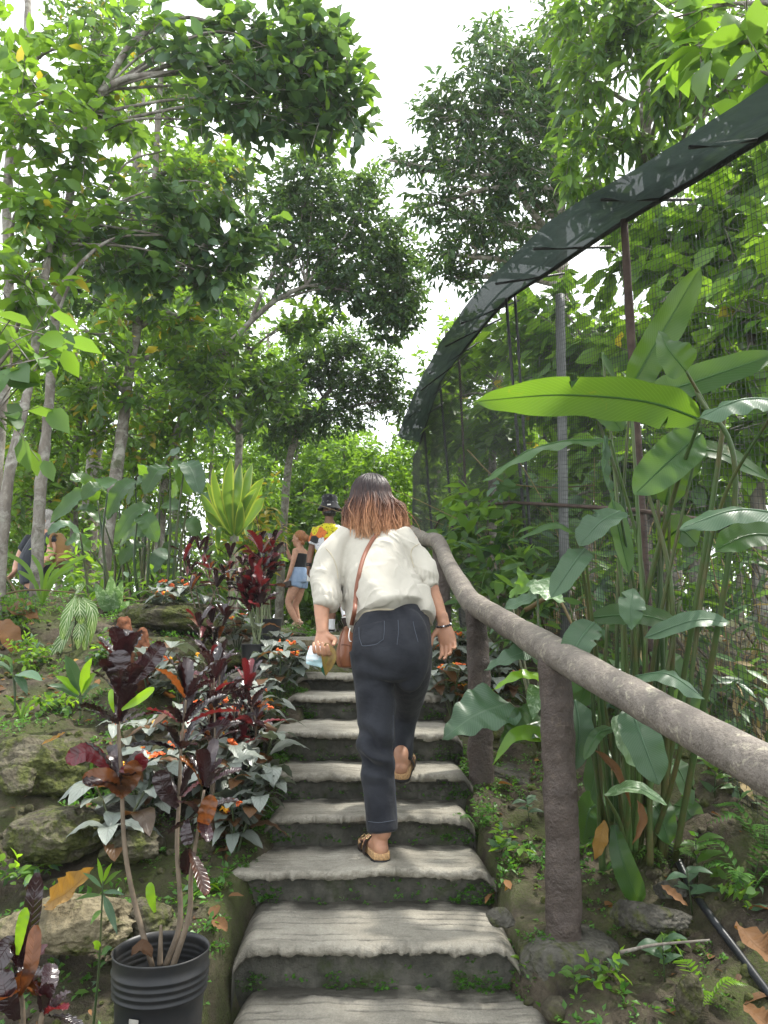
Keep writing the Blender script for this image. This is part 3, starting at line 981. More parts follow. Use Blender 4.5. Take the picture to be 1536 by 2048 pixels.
def rock_px(px, py, w, h, Y, mat, label, seed, deep=0.8, rough=0.33, name='boulder', sub=5):
    c = P(px, py, Y)
    k = (Y * CP + c[2] * SP) / F
    r = (w * k / 2, w * k / 2 * deep, h * k / 2)
    return rock(name, c + np.array([0, r[1] * 0.3, -r[2] * .18]), r, mat, label, None, seed, sub=sub, rough=rough)

for a in [
    (85, 1535, 230, 135, 3.55, 'rock', 'big mossy limestone boulder at the left edge of the photo', 1),
    (40, 1432, 190, 80, 4.3, 'rock_dark', 'mossy dark rock behind the big boulder', 2),
    (345, 1475, 190, 90, 3.75, 'rock_pale', 'yellowish rock behind the tallest dark croton', 3),
    (85, 1665, 190, 105, 3.0, 'rock', 'craggy grey limestone rock below the big boulder', 4),
    (235, 1640, 150, 60, 3.15, 'rock_dark', 'flat grey slab wedged between craggy rocks', 5),
    (255, 1690, 100, 62, 2.95, 'rock', 'small mossy rock under the flat slab', 6),
    (130, 1852, 235, 82, 2.45, 'rock_pale', 'long pale yellow limestone rock left of the black pot', 7),
    (290, 1845, 120, 75, 2.55, 'rock', 'pitted rock directly behind the black pot', 8),
    (345, 1235, 185, 70, 5.6, 'rock', 'mossy boulder behind the reddish fern stump', 9),
    (390, 1320, 170, 90, 4.9, 'rock', 'rough mossy boulder half hidden by dark crotons', 10),
    (600, 1306, 105, 66, 5.3, 'rock_pale', 'pale lichen covered boulder at the top of the steps', 11),
    (215, 1455, 150, 60, 4.2, 'rock_dark', 'dark soil covered rock above the pale rock', 12),
    (520, 1365, 110, 60, 4.6, 'rock_dark', 'dark rock beside the upper steps under orange flowers', 13),
    (1045, 1565, 150, 85, 3.75, 'rock_dark', 'dark mossy rock right of the second railing post', 14),
    (1300, 1832, 130, 46, 2.62, 'rock_dark', 'flat slate coloured rock right of the nearest railing post', 15),
    (1345, 1775, 60, 40, 2.75, 'rock_dark', 'small grey stone behind the slate coloured rock', 16),
    (1005, 1835, 60, 34, 2.6, 'rock_dark', 'fist sized stone between the steps and nearest post footing', 17),
    (1010, 1440, 150, 100, 4.1, 'rock', 'mossy rock under the lobed philodendron leaf', 18),
    (880, 1352, 90, 60, 4.9, 'rock', 'lichen covered rock to the right of the upper steps', 19),
    (1440, 1690, 130, 60, 3.2, 'rock_dark', 'dark rock at the foot of the wire fence', 20),
    (30, 1560, 90, 50, 3.3, 'rock', 'low rock in front of the big boulder at the left edge', 23),
    (500, 1270, 200, 50, 5.9, 'rock_dark', 'low dark rock under the two potted crotons', 24),
    (1385, 1990, 60, 80, 2.25, 'rock', 'pale chipped stone at the bottom edge near the black hose', 25),
]:
    rock_px(a[0], a[1], a[2], a[3], a[4], a[5], a[6], a[7])
# upper landing
mb = MB()
lx = np.linspace(-1.7, 1.0, 120); ly = np.concatenate([np.linspace(5.35, 5.6, 30), np.linspace(5.62, 13.5, 90)])
gx, gy = np.meshgrid(lx, ly)
e = fbm(np.stack([gx * 2, gy * 0, gx * 0], -1).reshape(-1, 3), 4, 90).reshape(gx.shape)
fr = np.clip((gy - 5.42 - e * .12) / 0.16, 0, 1)
gz = -0.20 + 0.155 * np.sqrt(fr) + fbm(np.stack([gx * 4, gy * 4, 0 * gx], -1).reshape(-1, 3), 4, 91).reshape(gx.shape) * 0.018
gz = gz - np.clip((np.abs(gx + 0.35) - 1.1) / 0.2, 0, 1) * 0.2
i = np.arange(len(ly) - 1)[:, None] * len(lx) + np.arange(len(lx) - 1)[None]
mb.add(np.stack([gx, gy, gz], -1).reshape(-1, 3), np.stack([i, i + 1, i + 1 + len(lx), i + len(lx)], -1).reshape(-1, 4), None, 0.1)
tag(mb.build('path', M['step']), 'rough stone landing at the top of the steps', None, None, 'structure')
rock_px(690, 1312, 150, 62, 5.25, 'rock', 'flat topped grey rock forming the top riser of the steps', 21, 0.7, 0.22)
rock_px(655, 1342, 110, 26, 4.95, 'rock', 'thin flat rock slab lying on the upper steps', 22, 0.9, 0.2)

# ------------------------------------------------------------------ railing
rail_t = thing('log_railing', P(1125, 1860, 2.62), 'brown faux log handrail of concrete posts along the right side', 'railing')
rp = [P(820, 1062, 6.2), P(850, 1078, 5.35), P(874, 1083, 5.0), P(893, 1120, 4.55), P(935, 1195, 3.75), P(965, 1218, 3.5),
      P(1030, 1258, 3.05), P(1105, 1303, 2.62), P(1180, 1345, 2.38), P(1290, 1405, 2.1), P(1410, 1472, 1.86), P(1545, 1545, 1.64), P(1900, 1730, 1.25), np.array([1.22, .75, -.52])]
mb = MB()
tube(mb, rp, [.047, .047, .05, .046, .052, .052, .05, .052, .05, .05, .051, .05, .05, .05], 28, 280, 0.13, 3, scale=7)
mb.build('rail', M['log_rail'], rail_t)
for k, (tx, ty, bx, by, Y, r, Yb) in enumerate([(1108, 1312, 1127, 1865, 2.62, .056, 2.66), (952, 1222, 962, 1600, 3.58, .054, 3.60), (879, 1095, 889, 1320, 4.98, .052, 5.0), (838, 1075, 846, 1270, 5.9, .05, 5.9)]):
    mb = MB()
    t, b = P(tx, ty, Y), P(bx, by, Yb)
    b2 = b + (b - t) * 0.12
    mid = (t + b) / 2 + np.array([.006, 0, 0])
    tube(mb, [t + np.array([0, 0, .012]), mid, b2], [r * .93, r * .98, r * 1.06], 28, 130, 0.20, 20 + k, scale=15)
    mb.build('post', M['log_post'], rail_t)
    if k < 2:
        n = fbm(_rk[5][0] * 2.2 + k, 4, 70 + k) * .14 + fbm(_rk[5][0] * 8, 3, 5) * .06
        V = _rk[5][0] * (1 + n)[:, None] * np.array([.165, .16, .14] if k == 0 else [.17, .18, .12])
        V[:, 2] = np.where(V[:, 2] > 0.045, 0.045 + (V[:, 2] - .045) * .35, V[:, 2])
        mb = MB(); mb.add(V + P(bx + 3, by + 32, Yb) + np.array([0.01, 0.02, -.03]), _rk[5][1])
        mb.build('footing', M['footing'], rail_t)

# ------------------------------------------------------------------ wire enclosure
WALL = np.array([[2.3, -1.4], [1.48, 2.7], [0.92, 5.5], [0.48, 10.0], [0.35, 12.0]])
def wall_x(y): return np.interp(y, WALL[:, 1], WALL[:, 0])
def on_wall(px, py, off=0.0):
    r = ray(px, py)
    ys_ = np.linspace(0.4, 12, 3000)
    g = r[0] / r[1] * ys_ - (wall_x(ys_) + off)
    k = np.argmax(g > 0) if g[0] < 0 else 0
    return r * (ys_[k] / r[1])
top_px = [(1536, 265), (1400, 350), (1240, 445), (1100, 540), (1010, 602), (935, 690), (880, 765), (840, 885)]
tops = np.array([on_wall(*p) for p in top_px])
near = tops[0] + (tops[0] - tops[1]) / (tops[0] - tops[1])[1] * (0.2 - tops[0][1])
near[0] = wall_x(0.2)
tops = np.vstack([near, tops])
out_px = [(1536, 165), (1420, 243), (1300, 320), (1200, 378), (1100, 442), (1010, 528), (940, 600), (880, 690), (840, 762), (795, 872)]
outs = np.array([on_wall(*p, off=-0.40) for p in out_px])
nr_ = outs[0] + (outs[0] - outs[1]) / (outs[0] - outs[1])[1] * (0.1 - outs[0][1])
outs = np.vstack([nr_, outs])
print('tops', tops.round(2).tolist()); print('outs', outs.round(2).tolist())
def wall_top(y): return np.interp(y, tops[:, 1], tops[:, 2])
fence = thing('wire_enclosure', (1.48, 2.7, hg(1.48, 2.7)), 'tall wire mesh aviary with a dark shade net awning', 'enclosure')
def ribbon(mb, pts, w, side=(0, 0, 1)):
    pts = np.asarray(pts)
    tube(mb, pts, [w, w], 3, len(pts), caps=False)
mb = MB()
yv = np.arange(0.5, 11.0, 0.027)
for y in yv:
    jx = 0.01 * math.sin(y * 2.1) 
    zt, zb = float(wall_top(y)), hg(float(wall_x(y)), y) - 0.03
    zs = np.linspace(zb, zt, 7)
    xx = wall_x(y) + 0.018 * vnoise(np.stack([0 * zs, 0 * zs + y * 1.3, zs * 1.5], 1), 7)
    ribbon(mb, np.stack([xx, 0 * zs + y, zs], 1), 0.0013 if y < 5 else 0.0015)
yy = np.linspace(0.5, 11.0, 90)
zt = wall_top(yy)
for k in range(122):
    z = zt - k * 0.027
    xx = wall_x(yy) + 0.018 * vnoise(np.stack([0 * z, yy * 1.3, z * 1.5], 1), 7)
    ribbon(mb, np.stack([xx, yy, z], 1), 0.0013)
mb.build('mesh_panel', M['wire'], fence)
# shade net awning
mb = MB()
nu_, nv_ = 160, 14
def resample(a, n): 
    return catmull(a, n)
oo, tt = resample(outs, nu_), None
lin = lambda a: np.stack([np.interp(np.linspace(0, 1, nu_), np.r_[0, np.cumsum(np.linalg.norm(np.diff(a, axis=0), axis=1))] / np.linalg.norm(np.diff(a, axis=0), axis=1).sum(), a[:, k]) for k in range(3)], 1)
tt = np.stack([np.interp(oo[:, 1] + .45, tops[:, 1], tops[:, k]) for k in range(3)], 1)
oo = oo * .35 + 0; tt = lin(tops); oo = lin(outs)
w = np.linspace(-0.02, 1, nv_)
V = oo[:, None] * (1 - w)[None, :, None] + tt[:, None] * w[None, :, None]
pp = V.reshape(-1, 3)
sagz = (fbm(pp * 1.7, 3, 66) * 0.045 + fbm(pp * 6, 2, 67) * .012).reshape(nu_, nv_)
V[:, :, 2] -= np.abs(sagz) * np.sin(np.pi * np.clip(w, 0, 1))[None] * 1.6 + np.where(w < 0, fbm(oo * 3, 3, 68)[:, None] * .02, 0)
i = np.arange(nu_ - 1)[:, None] * nv_ + np.arange(nv_ - 1)[None]
mb.add(V.reshape(-1, 3), np.stack([i, i + 1, i + 1 + nv_, i + nv_], -1).reshape(-1, 4))
mb.build('shade_net', M['net'], fence)
mb = MB(); tube(mb, tops + np.array([0, 0, -.01]), [.014, .014], 8, 90, 0.1); tube(mb, tops + np.array([-.05, 0, .05]), [.008, .008], 6, 90)
mb.build('top_beam', M['pole_black'], fence)
for k in range(11):
    y = 1.9 + k * 0.72 + 0.1 * math.sin(k * 3)
    o_ = np.array([np.interp(y, outs[:, 1], outs[:, j]) for j in range(3)])
    t_ = np.array([np.interp(y + .12, tops[:, 1], tops[:, j]) for j in range(3)])
    mb = MB(); tube(mb, [o_ + (t_ - o_) * .15 + np.array([0, 0, -.02]), t_ + (t_ - o_) * .45 + np.array([0, 0, .0])], [.008, .008], 6, 4)
    mb.build('strut', M['pole_black'], fence)
def pole(px0, py0, px1, py1, Y, r, mat, rough=0.05):
    mb = MB()
    a, b = P(px0, py0, Y), P(px1, py1, Y)
    g = b + (a - b) / (a - b)[2] * (hg(b[0], b[1]) - 0.05 - b[2])
    tube(mb, [a, (a + g) / 2, g], [r, r, r], 10, 30, rough, int(px0))
    mb.build('pole', M[mat], fence)
pole(1120, 590, 1128, 1090, 4.75, .030, 'pole_grey')
pole(1248, 440, 1268, 770, 3.75, .020, 'pole_rust', 0.25)
pole(1012, 596, 1045, 1000, 5.4, .011, 'pole_black')
pole(1030, 590, 1056, 1000, 5.3, .010, 'pole_black')
pole(880, 765, 896, 950, 8.6, .014, 'pole_black')
pole(848, 850, 856, 960, 9.7, .016, 'pole_black')
pole(918, 720, 930, 960, 7.4, .012, 'pole_rust', 0.2)
mb = MB(); tube(mb, [np.array([wall_x(y) - .012, y, wall_top(y) - 1.55]) for y in np.linspace(.5, 10, 30)], [.011, .011], 7, 60, 0.1); mb.build('rail_bar', M['pole_rust'], fence)

# black hose
hp = [on_ground(*p) + np.array([0, 0, .02]) for p in [(1325, 1660), (1352, 1722), (1385, 1790), (1425, 1850), (1470, 1910), (1525, 1985), (1580, 2060)]]
mb = MB(); tube(mb, hp, [.012, .012], 14, 80); tag(mb.build('garden_hose', M['pipe'], None, hp[3]), 'black plastic hose lying on the soil at lower right', 'hose')
# ------------------------------------------------------------------ people
def head_shapes(mb, c, fwd, up, s=1.0, neck=None):
    c, f, u = np.asarray(c, float), nrm(fwd), nrm(up)
    r = np.cross(f, u)
    ax = lambda a, b, d: np.array([r * a, f * b, u * d]) * s
    ellipsoid(mb, c + u * .02 * s, ax(.074, .092, .095), 20, 26)
    ellipsoid(mb, c + (f * .028 - u * .045) * s, ax(.058, .062, .075), 16, 20)
    ellipsoid(mb, c + (f * .052 - u * .098) * s, ax(.030, .030, .024), 10, 14)      # chin
    ellipsoid(mb, c + (f * .092 - u * .018) * s, ax(.012, .020, .026), 10, 12)      # nose
    ellipsoid(mb, c + (f * .106 - u * .032) * s, ax(.015, .012, .010), 8, 10)
    ellipsoid(mb, c + (f * .083 - u * .064) * s, ax(.024, .012, .010), 8, 12)       # lips
    for sg in (-1, 1):
        ellipsoid(mb, c + (r * sg * .076 - f * .005 - u * .012) * s, ax(.009, .020, .031), 10, 12)   # ear
        ellipsoid(mb, c + (r * sg * .032 + f * .076 + u * .022) * s, ax(.024, .014, .009), 8, 12)    # brow
        ellipsoid(mb, c + (r * sg * .040 + f * .062 - u * .028) * s, ax(.022, .022, .020), 8, 12)    # cheek
        ellipsoid(mb, c + (r * sg * .031 + f * .074 + u * .004) * s, ax(.013, .011, .009), 8, 12)    # eye
    if neck is not None:
        etube(mb, [c - u * .05 * s, neck], [.052 * s, .056 * s], [.055 * s, .058 * s], r, 18, 10)

def hand_shapes(mb, wrist, d, palm, thumb, curl=(.35, .55, .45), s=1.0, spread=.05, r0=.0082, tc=.4):
    """wrist point, direction to the knuckles, palm normal, thumb side"""
    d, thumb = nrm(d), np.asarray(thumb, float)
    thumb = nrm(thumb - d * np.dot(thumb, d))
    pn = nrm(np.cross(d, thumb))
    if np.dot(pn, palm) < 0: pn = -pn
    w = np.asarray(wrist, float)
    etube(mb, [w - d * .03 * s, w, w + d * .03 * s, w + d * .062 * s, w + d * .088 * s], np.array([.026, .026, .033, .040, .038]) * s, np.array([.019, .018, .016, .0145, .0115]) * s, thumb, 20, 18)
    L = [(.040, .024, .020), (.044, .028, .021), (.041, .026, .021), (.032, .020, .018)]
    for k in range(4):
        off = (.030 - .0195 * k) * s
        p = w + d * (.088 - .004 * abs(k - 1.2)) * s + thumb * off - pn * .001
        ang = 0.0
        pts, rr = [p - d * .02 * s, p], [r0 * 1.15 * s, r0 * 1.12 * s]
        side = thumb * (spread * (1.2 - k))
        ck = [c * (1 + .12 * (k - 1)) for c in curl]
        for l, c_, q in zip(L[k], ck, (1.0, .92, .78)):
            ang += c_
            p = p + nrm(d * math.cos(ang) + pn * math.sin(ang) + side * max(0, math.cos(ang))) * l * s
            pts.append(p); rr.append(r0 * q * s * (.9 if k == 3 else 1))
        tube(mb, pts, rr, 10, 26)
        ball(mb, pts[-1], rr[-1] * 1.0, n=6, k=8)
    b = w + d * .022 * s + thumb * .024 * s + pn * .006 * s
    t1 = nrm(thumb * .75 + d * .65 + pn * .35)
    t2 = nrm(thumb * (.35 - tc * .4) + d * .85 + pn * (.25 + tc * .6))
    p1, p2 = b + t1 * .042 * s, b + t1 * .042 * s + t2 * .032 * s
    p3 = p2 + nrm(t2 + pn * tc * .5) * .026 * s
    tube(mb, [w + d * .005 * s + thumb * .012 * s, b, p1, p2, p3], np.array([.013, .014, .0105, .0095, .0075]) * s, 10, 26)
    ball(mb, p3, .0075 * s, n=6, k=8)

def limb(mb, pts, r, hint=(1, 0, 0), flat=1.0, n=28):
    etube(mb, pts, r, [x * flat for x in r], hint, 18, n)

def foot_shapes(mb, heel, fwd, up, L=.235, w=.043, ankle=None):
    h, f, u = np.asarray(heel, float), nrm(fwd), nrm(up)
    r = nrm(np.cross(f, u))
    pts = [h + u * .03 + f * .01, h + f * .06 + u * .032, h + f * .13 + u * .026, h + f * .19 + u * .018, h + f * (L - .02) + u * .013]
    etube(mb, pts, [.028, .032, .038, w, .034], [.030, .032, .025, .017, .011], r, 18, 20)
    for k in range(5):
        ball(mb, h + f * (L - .012 - .010 * abs(k - .8)) + r * (-.030 + .0155 * k) + u * .010, .010 if k else .013, .017, .010, 6, 8)
    if ankle is not None:
        etube(mb, [h + f * .028 + u * .03, h + f * .034 + u * .075, ankle], [.030, .031, .034], [.033, .032, .036], r, 16, 14)

def wrinkle(co, amp, scale, seed):
    q = co * np.array([scale, scale, scale * .55])
    q = q + fbm(co * 6, 2, seed)[:, None] * 0.8
    return amp * ridge(q, 3, seed)

# ---- the woman climbing the steps
wm_base = P(752, 1722, 3.06)
mb = MB()
hc = P(742, 1001, 3.40)
hup, hfw = nrm([0.0, .10, 1]), nrm([.05, 1, -.05])
head_shapes(mb, hc, hfw, hup, 1.02, P(745, 1078, 3.34))
etube(mb, [P(745, 1072, 3.34), P(748, 1110, 3.33), P(757, 1160, 3.28), P(772, 1220, 3.2), P(783, 1285, 3.13)], [.075, .150, .125, .11, .12], [.06, .08, .08, .08, .085], (1, 0, 0), 22, 30)
Lw, Rw = P(645, 1264, 3.10), P(887, 1245, 3.18)
limb(mb, [P(682, 1086, 3.30), P(660, 1140, 3.24), P(648, 1190, 3.18)], [.050, .043, .036])
limb(mb, [P(650, 1180, 3.19), P(644, 1210, 3.155), P(644, 1236, 3.125), Lw], [.034, .0335, .0285, .0235])
limb(mb, [P(812, 1086, 3.30), P(840, 1135, 3.27), P(862, 1180, 3.24)], [.050, .042, .036])
limb(mb, [P(858, 1172, 3.245), P(870, 1200, 3.23), P(879, 1224, 3.21), Rw], [.034, .032, .027, .021])
hand_shapes(mb, Lw, P(646, 1300, 3.07) - Lw, (-.25, -1, .1), (1, -.15, 0), (1.0, 1.1, .7), 1.0, .02, .0088, .9)
hand_shapes(mb, Rw, P(899, 1300, 3.17) - Rw, (-.35, -1, 0), (-1, .45, 0), (.42, .55, .40), .98, .05, .0085, .3)
limb(mb, [P(742, 1300, 3.13), P(750, 1390, 3.13), P(753, 1480, 3.09), P(757, 1570, 3.08), P(765, 1665, 3.05)], [.065, .055, .042, .040, .034])
limb(mb, [P(820, 1300, 3.15), P(816, 1390, 3.38), P(812, 1430, 3.46), P(806, 1480, 3.42), P(803, 1512, 3.39)], [.065, .050, .042, .038, .033])
lh = PZ(764, 1716, -.835); lf = nrm([-.26, .96, 0])
foot_shapes(mb, lh, lf, (0, 0, 1), .225, .040, P(764, 1655, 3.06))
rh = P(802, 1553, 3.33); rf = nrm([.13, .96, .20]); ru = nrm([-.05, -.2, 1])
foot_shapes(mb, rh, rf, ru, .225, .040, P(803, 1500, 3.39))
woman, wbv = remesh(mb, 'person', M['skin_tan'], None, wm_base, 0.0038, 3)
tag(woman, 'person in a cream blouse and dark jeans climbing the steps, seen from behind', 'person')

# jeans
mb = MB()
etube(mb, [P(784, 1228, 3.19), P(784, 1262, 3.15), P(783, 1300, 3.115), P(781, 1335, 3.13)], [.150, .155, .156, .150], [.105, .114, .116, .11], (1, 0, 0), 30, 24, .4)
for sg, cx, cy in ((-1, 745, 1300), (1, 819, 1299)):
    c = P(cx, cy, 3.095); ellipsoid(mb, c, np.diag([.080, .062, .16]), 14, 20)
etube(mb, [P(741, 1300, 3.13), P(746, 1350, 3.13), P(751, 1410, 3.12), P(752, 1480, 3.095), P(756, 1545, 3.085), P(761, 1605, 3.07), P(765, 1662, 3.05)], [.086, .082, .076, .069, .064, .059, .0565], [.10, .092, .080, .070, .066, .062, .058], (1, 0, 0), 26, 60, .12)
etube(mb, [P(823, 1298, 3.14), P(822, 1345, 3.24), P(814, 1398, 3.40), P(811, 1432, 3.46)], [.083, .080, .070, .056], [.105, .095, .08, .07], (1, 0, 0), 26, 40, .4)
etube(mb, [P(812, 1405, 3.46), P(807, 1450, 3.44), P(804, 1485, 3.41), P(803, 1516, 3.385)], [.060, .054, .049, .0455], [.068, .058, .052, .046], (1, 0, 0), 26, 30, .12)
def jdisp(co):
    d = wrinkle(co, .0042, 8, 3)
    for (px, py, Y, r, a) in ((742, 1495, 3.03, .09, .017), (750, 1520, 3.02, .07, .013), (735, 1340, 3.03, .08, .006), (800, 1370, 3.1, .07, .006)):
        c = P(px, py, Y)
        w_ = np.exp(-(np.linalg.norm(co - c, axis=1) / r) ** 2)
        q = (co[:, 2] * 62 + co[:, 0] * 22 + fbm(co * 9, 2, 4) * 2.6)
        d = d + a * w_ * np.sin(q)
    return d
jeans, jbv = remesh(mb, 'jeans', M['denim_black'], woman, None, 0.0042, 9, jdisp)
def seam(name, pts, bv, parent, mat, r=.0016, off=.001, n=None, k=5):
    w_ = [onto(bv, px, py, off) for px, py in catmull(np.array([(a, b, 0) for a, b in pts], float), n or len(pts) * 8)[:, :2]]
    m = MB(); tube(m, w_, [r, r], k, len(w_))
    return m.build(name, M[mat] if isinstance(mat, str) else mat, parent)
# patch pocket
def patch(name, quad, bv, parent, mat, off=.003, n=14, round_=0):
    a, b, c, d = [np.array(x, float) for x in quad]
    uu, vv = np.meshgrid(np.linspace(0, 1, n), np.linspace(0, 1, n))
    pts = (a * (1 - uu[..., None]) + b * uu[..., None]) * (1 - vv[..., None]) + (d * (1 - uu[..., None]) + c * uu[..., None]) * vv[..., None]
    V = []
    for j in range(n):
        for i_ in range(n):
            e = min(i_, j, n - 1 - i_, n - 1 - j)
            V.append(onto(bv, *pts[j, i_], off if e else 0.0))
    i = np.arange(n - 1)[:, None] * n + np.arange(n - 1)[None]
    m = MB(); m.add(np.array(V), np.stack([i, i + 1, i + 1 + n, i + n], -1).reshape(-1, 4))
    return m.build(name, mat, parent)
pk = patch('back_pocket', [(718, 1252), (769, 1240), (767, 1284), (722, 1292)], jbv, jeans, M['denim_black'], .0035)
seam('stitching', [(719, 1255), (720, 1275), (723, 1286)], jbv, pk, 'stitch', .0011, .0045)
seam('stitching', [(723, 1286), (728, 1292), (752, 1289), (767, 1279)], jbv, pk, 'stitch', .0013, .0045)
seam('stitching', [(767, 1279), (769, 1262), (769, 1243)], jbv, pk, 'stitch', .0011, .0045)
seam('stitching', [(796, 1240), (797, 1262), (794, 1290)], jbv, jeans, 'stitch', .0011, .001)
seam('stitching', [(826, 1243), (830, 1262), (836, 1284)], jbv, jeans, 'stitch', .0010, .001)
seam('stitching', [(786, 1430), (786, 1500), (790, 1580), (793, 1640)], jbv, jeans, 'stitch', .0011, .0008)
seam('stitching', [(737, 1643), (760, 1645), (791, 1640)], jbv, jeans, 'stitch', .0011, .001)

# blouse
mb = MB()
etube(mb, [P(744, 1058, 3.35), P(744, 1075, 3.345), P(748, 1104, 3.33), P(757, 1150, 3.28), P(769, 1196, 3.22), P(781, 1236, 3.165)],
      [.105, .162, .178, .165, .162, .168], [.070, .098, .118, .128, .140, .150], (1, 0, 0), 40, 60, .12)
# lower left front hanging lower than the back
etube(mb, [P(728, 1180, 3.26), P(722, 1215, 3.22), P(722, 1246, 3.17)], [.065, .062, .052], [.075, .085, .09], (1, 0, 0), 24, 24, .12)
etube(mb, [P(694, 1130, 3.36), P(694, 1170, 3.37), P(700, 1215, 3.36)], [.05, .05, .035], [.05, .05, .04], (1, 0, 0), 20, 20, .5)
etube(mb, [P(832, 1190, 3.21), P(846, 1222, 3.18), P(848, 1238, 3.165)], [.055, .05, .042], [.08, .085, .08], (1, 0, 0), 24, 20, .12)
# sleeves
etube(mb, [P(694, 1080, 3.33), P(672, 1105, 3.29), P(657, 1145, 3.24), P(650, 1180, 3.20), P(648, 1197, 3.18), P(647, 1206, 3.17)], [.062, .066, .064, .062, .056, .047], [.075, .078, .074, .068, .062, .05], (1, 0, 0), 30, 44, .1)
etube(mb, [P(797, 1080, 3.33), P(820, 1104, 3.30), P(843, 1138, 3.27), P(857, 1160, 3.245), P(861, 1168, 3.235)], [.062, .062, .057, .048, .038], [.075, .075, .066, .058, .045], (1, 0, 0), 30, 40, .1)
lc = [P(647, 1200, 3.175), P(646.5, 1213, 3.165)]
rc = [P(859.5, 1164, 3.24), P(863.5, 1176, 3.23)]
etube(mb, lc, [.0480, .0465], [.052, .050], (1, 0, 0), 30, 8, .05)
etube(mb, rc, [.0385, .0370], [.045, .043], (1, 0, 0), 30, 8, .05)
LS, RS = np.array(lc[0]), np.array(rc[0])
def bdisp(co):
    d = wrinkle(co, .0035, 5, 13) + fbm(co * 5, 2, 17) * .006 + .0045 * np.clip(ridge(co * np.array([13, 13, 9]) + fbm(co * 7, 2, 3)[:, None], 2, 33) - .4, 0, 1) * 2.2
    # folds that run from the shoulders and the strap down to the hem
    q = co[:, 0] * 30 + co[:, 2] * 17 + fbm(co * 5, 3, 21) * 3.2
    w_ = np.exp(-((co[:, 2] - P(780, 1200, 3.1)[2]) / .13) ** 2)
    d = d + .0095 * np.sin(q) * w_
    q2 = co[:, 0] * -26 + co[:, 2] * 22 + fbm(co * 4.5, 3, 23) * 3.0
    d = d + .0060 * np.sin(q2)
    for c, dirn in ((LS, 1), (RS, 1)):       # gathers above the cuffs
        r = co - c
        ang = np.arctan2(r[:, 1], r[:, 0])
        m_ = np.exp(-((r[:, 2] - .018) / .022) ** 2) * (np.hypot(r[:, 0], r[:, 1]) < .11)
        d = d + .0042 * m_ * np.sin(ang * 17 + fbm(co * 20, 2, 5) * 1.5)
    return d
blouse, bbv = remesh(mb, 'blouse', M['cream'], woman, None, 0.0042, 4, bdisp)
seam('seam', [(652, 1097), (664, 1112), (673, 1135), (676, 1158)], bbv, blouse, 'cream_trim', .0022, .0005)
seam('seam', [(838, 1088), (826, 1096), (822, 1110), (828, 1135)], bbv, blouse, 'cream_trim', .0020, .0005)
hw = []
for px in np.linspace(702, 864, 60):
    r_ = Vector(nrm(ray(px, 1224))); last = None
    for py in np.arange(1218, 1272, .5):
        r_ = Vector(nrm(ray(px, py)))
        h1, h2 = bbv.ray_cast(Vector((0, 0, 0)), r_), jbv.ray_cast(Vector((0, 0, 0)), r_)
        if h1[0] is not None and (h2[0] is None or h1[3] < h2[3]): last = np.array(h1[0]) + np.array(h1[1]) * .0005
    if last is not None: hw.append(last)
hw = np.array(hw)
for _ in range(6): hw[1:-1] = hw[:-2] * .25 + hw[1:-1] * .5 + hw[2:] * .25
mb = MB(); tube(mb, hw, [.0046, .0046], 10, 90); mb.build('hem', M['cream_trim'], blouse)

# hair
mb = MB()
rh_ = np.random.default_rng(5)
HR = np.array([.090, .106, .107])
hr = np.cross(hfw, hup)
Bm = np.array([hr, hfw, hup])
ctr = hc + hup * .022
NS = 2100
cnt = 0
th = rh_.uniform(-2.5, 2.5, NS)            # 0 = straight back
ph = np.arccos(rh_.uniform(-.05, 1, NS))
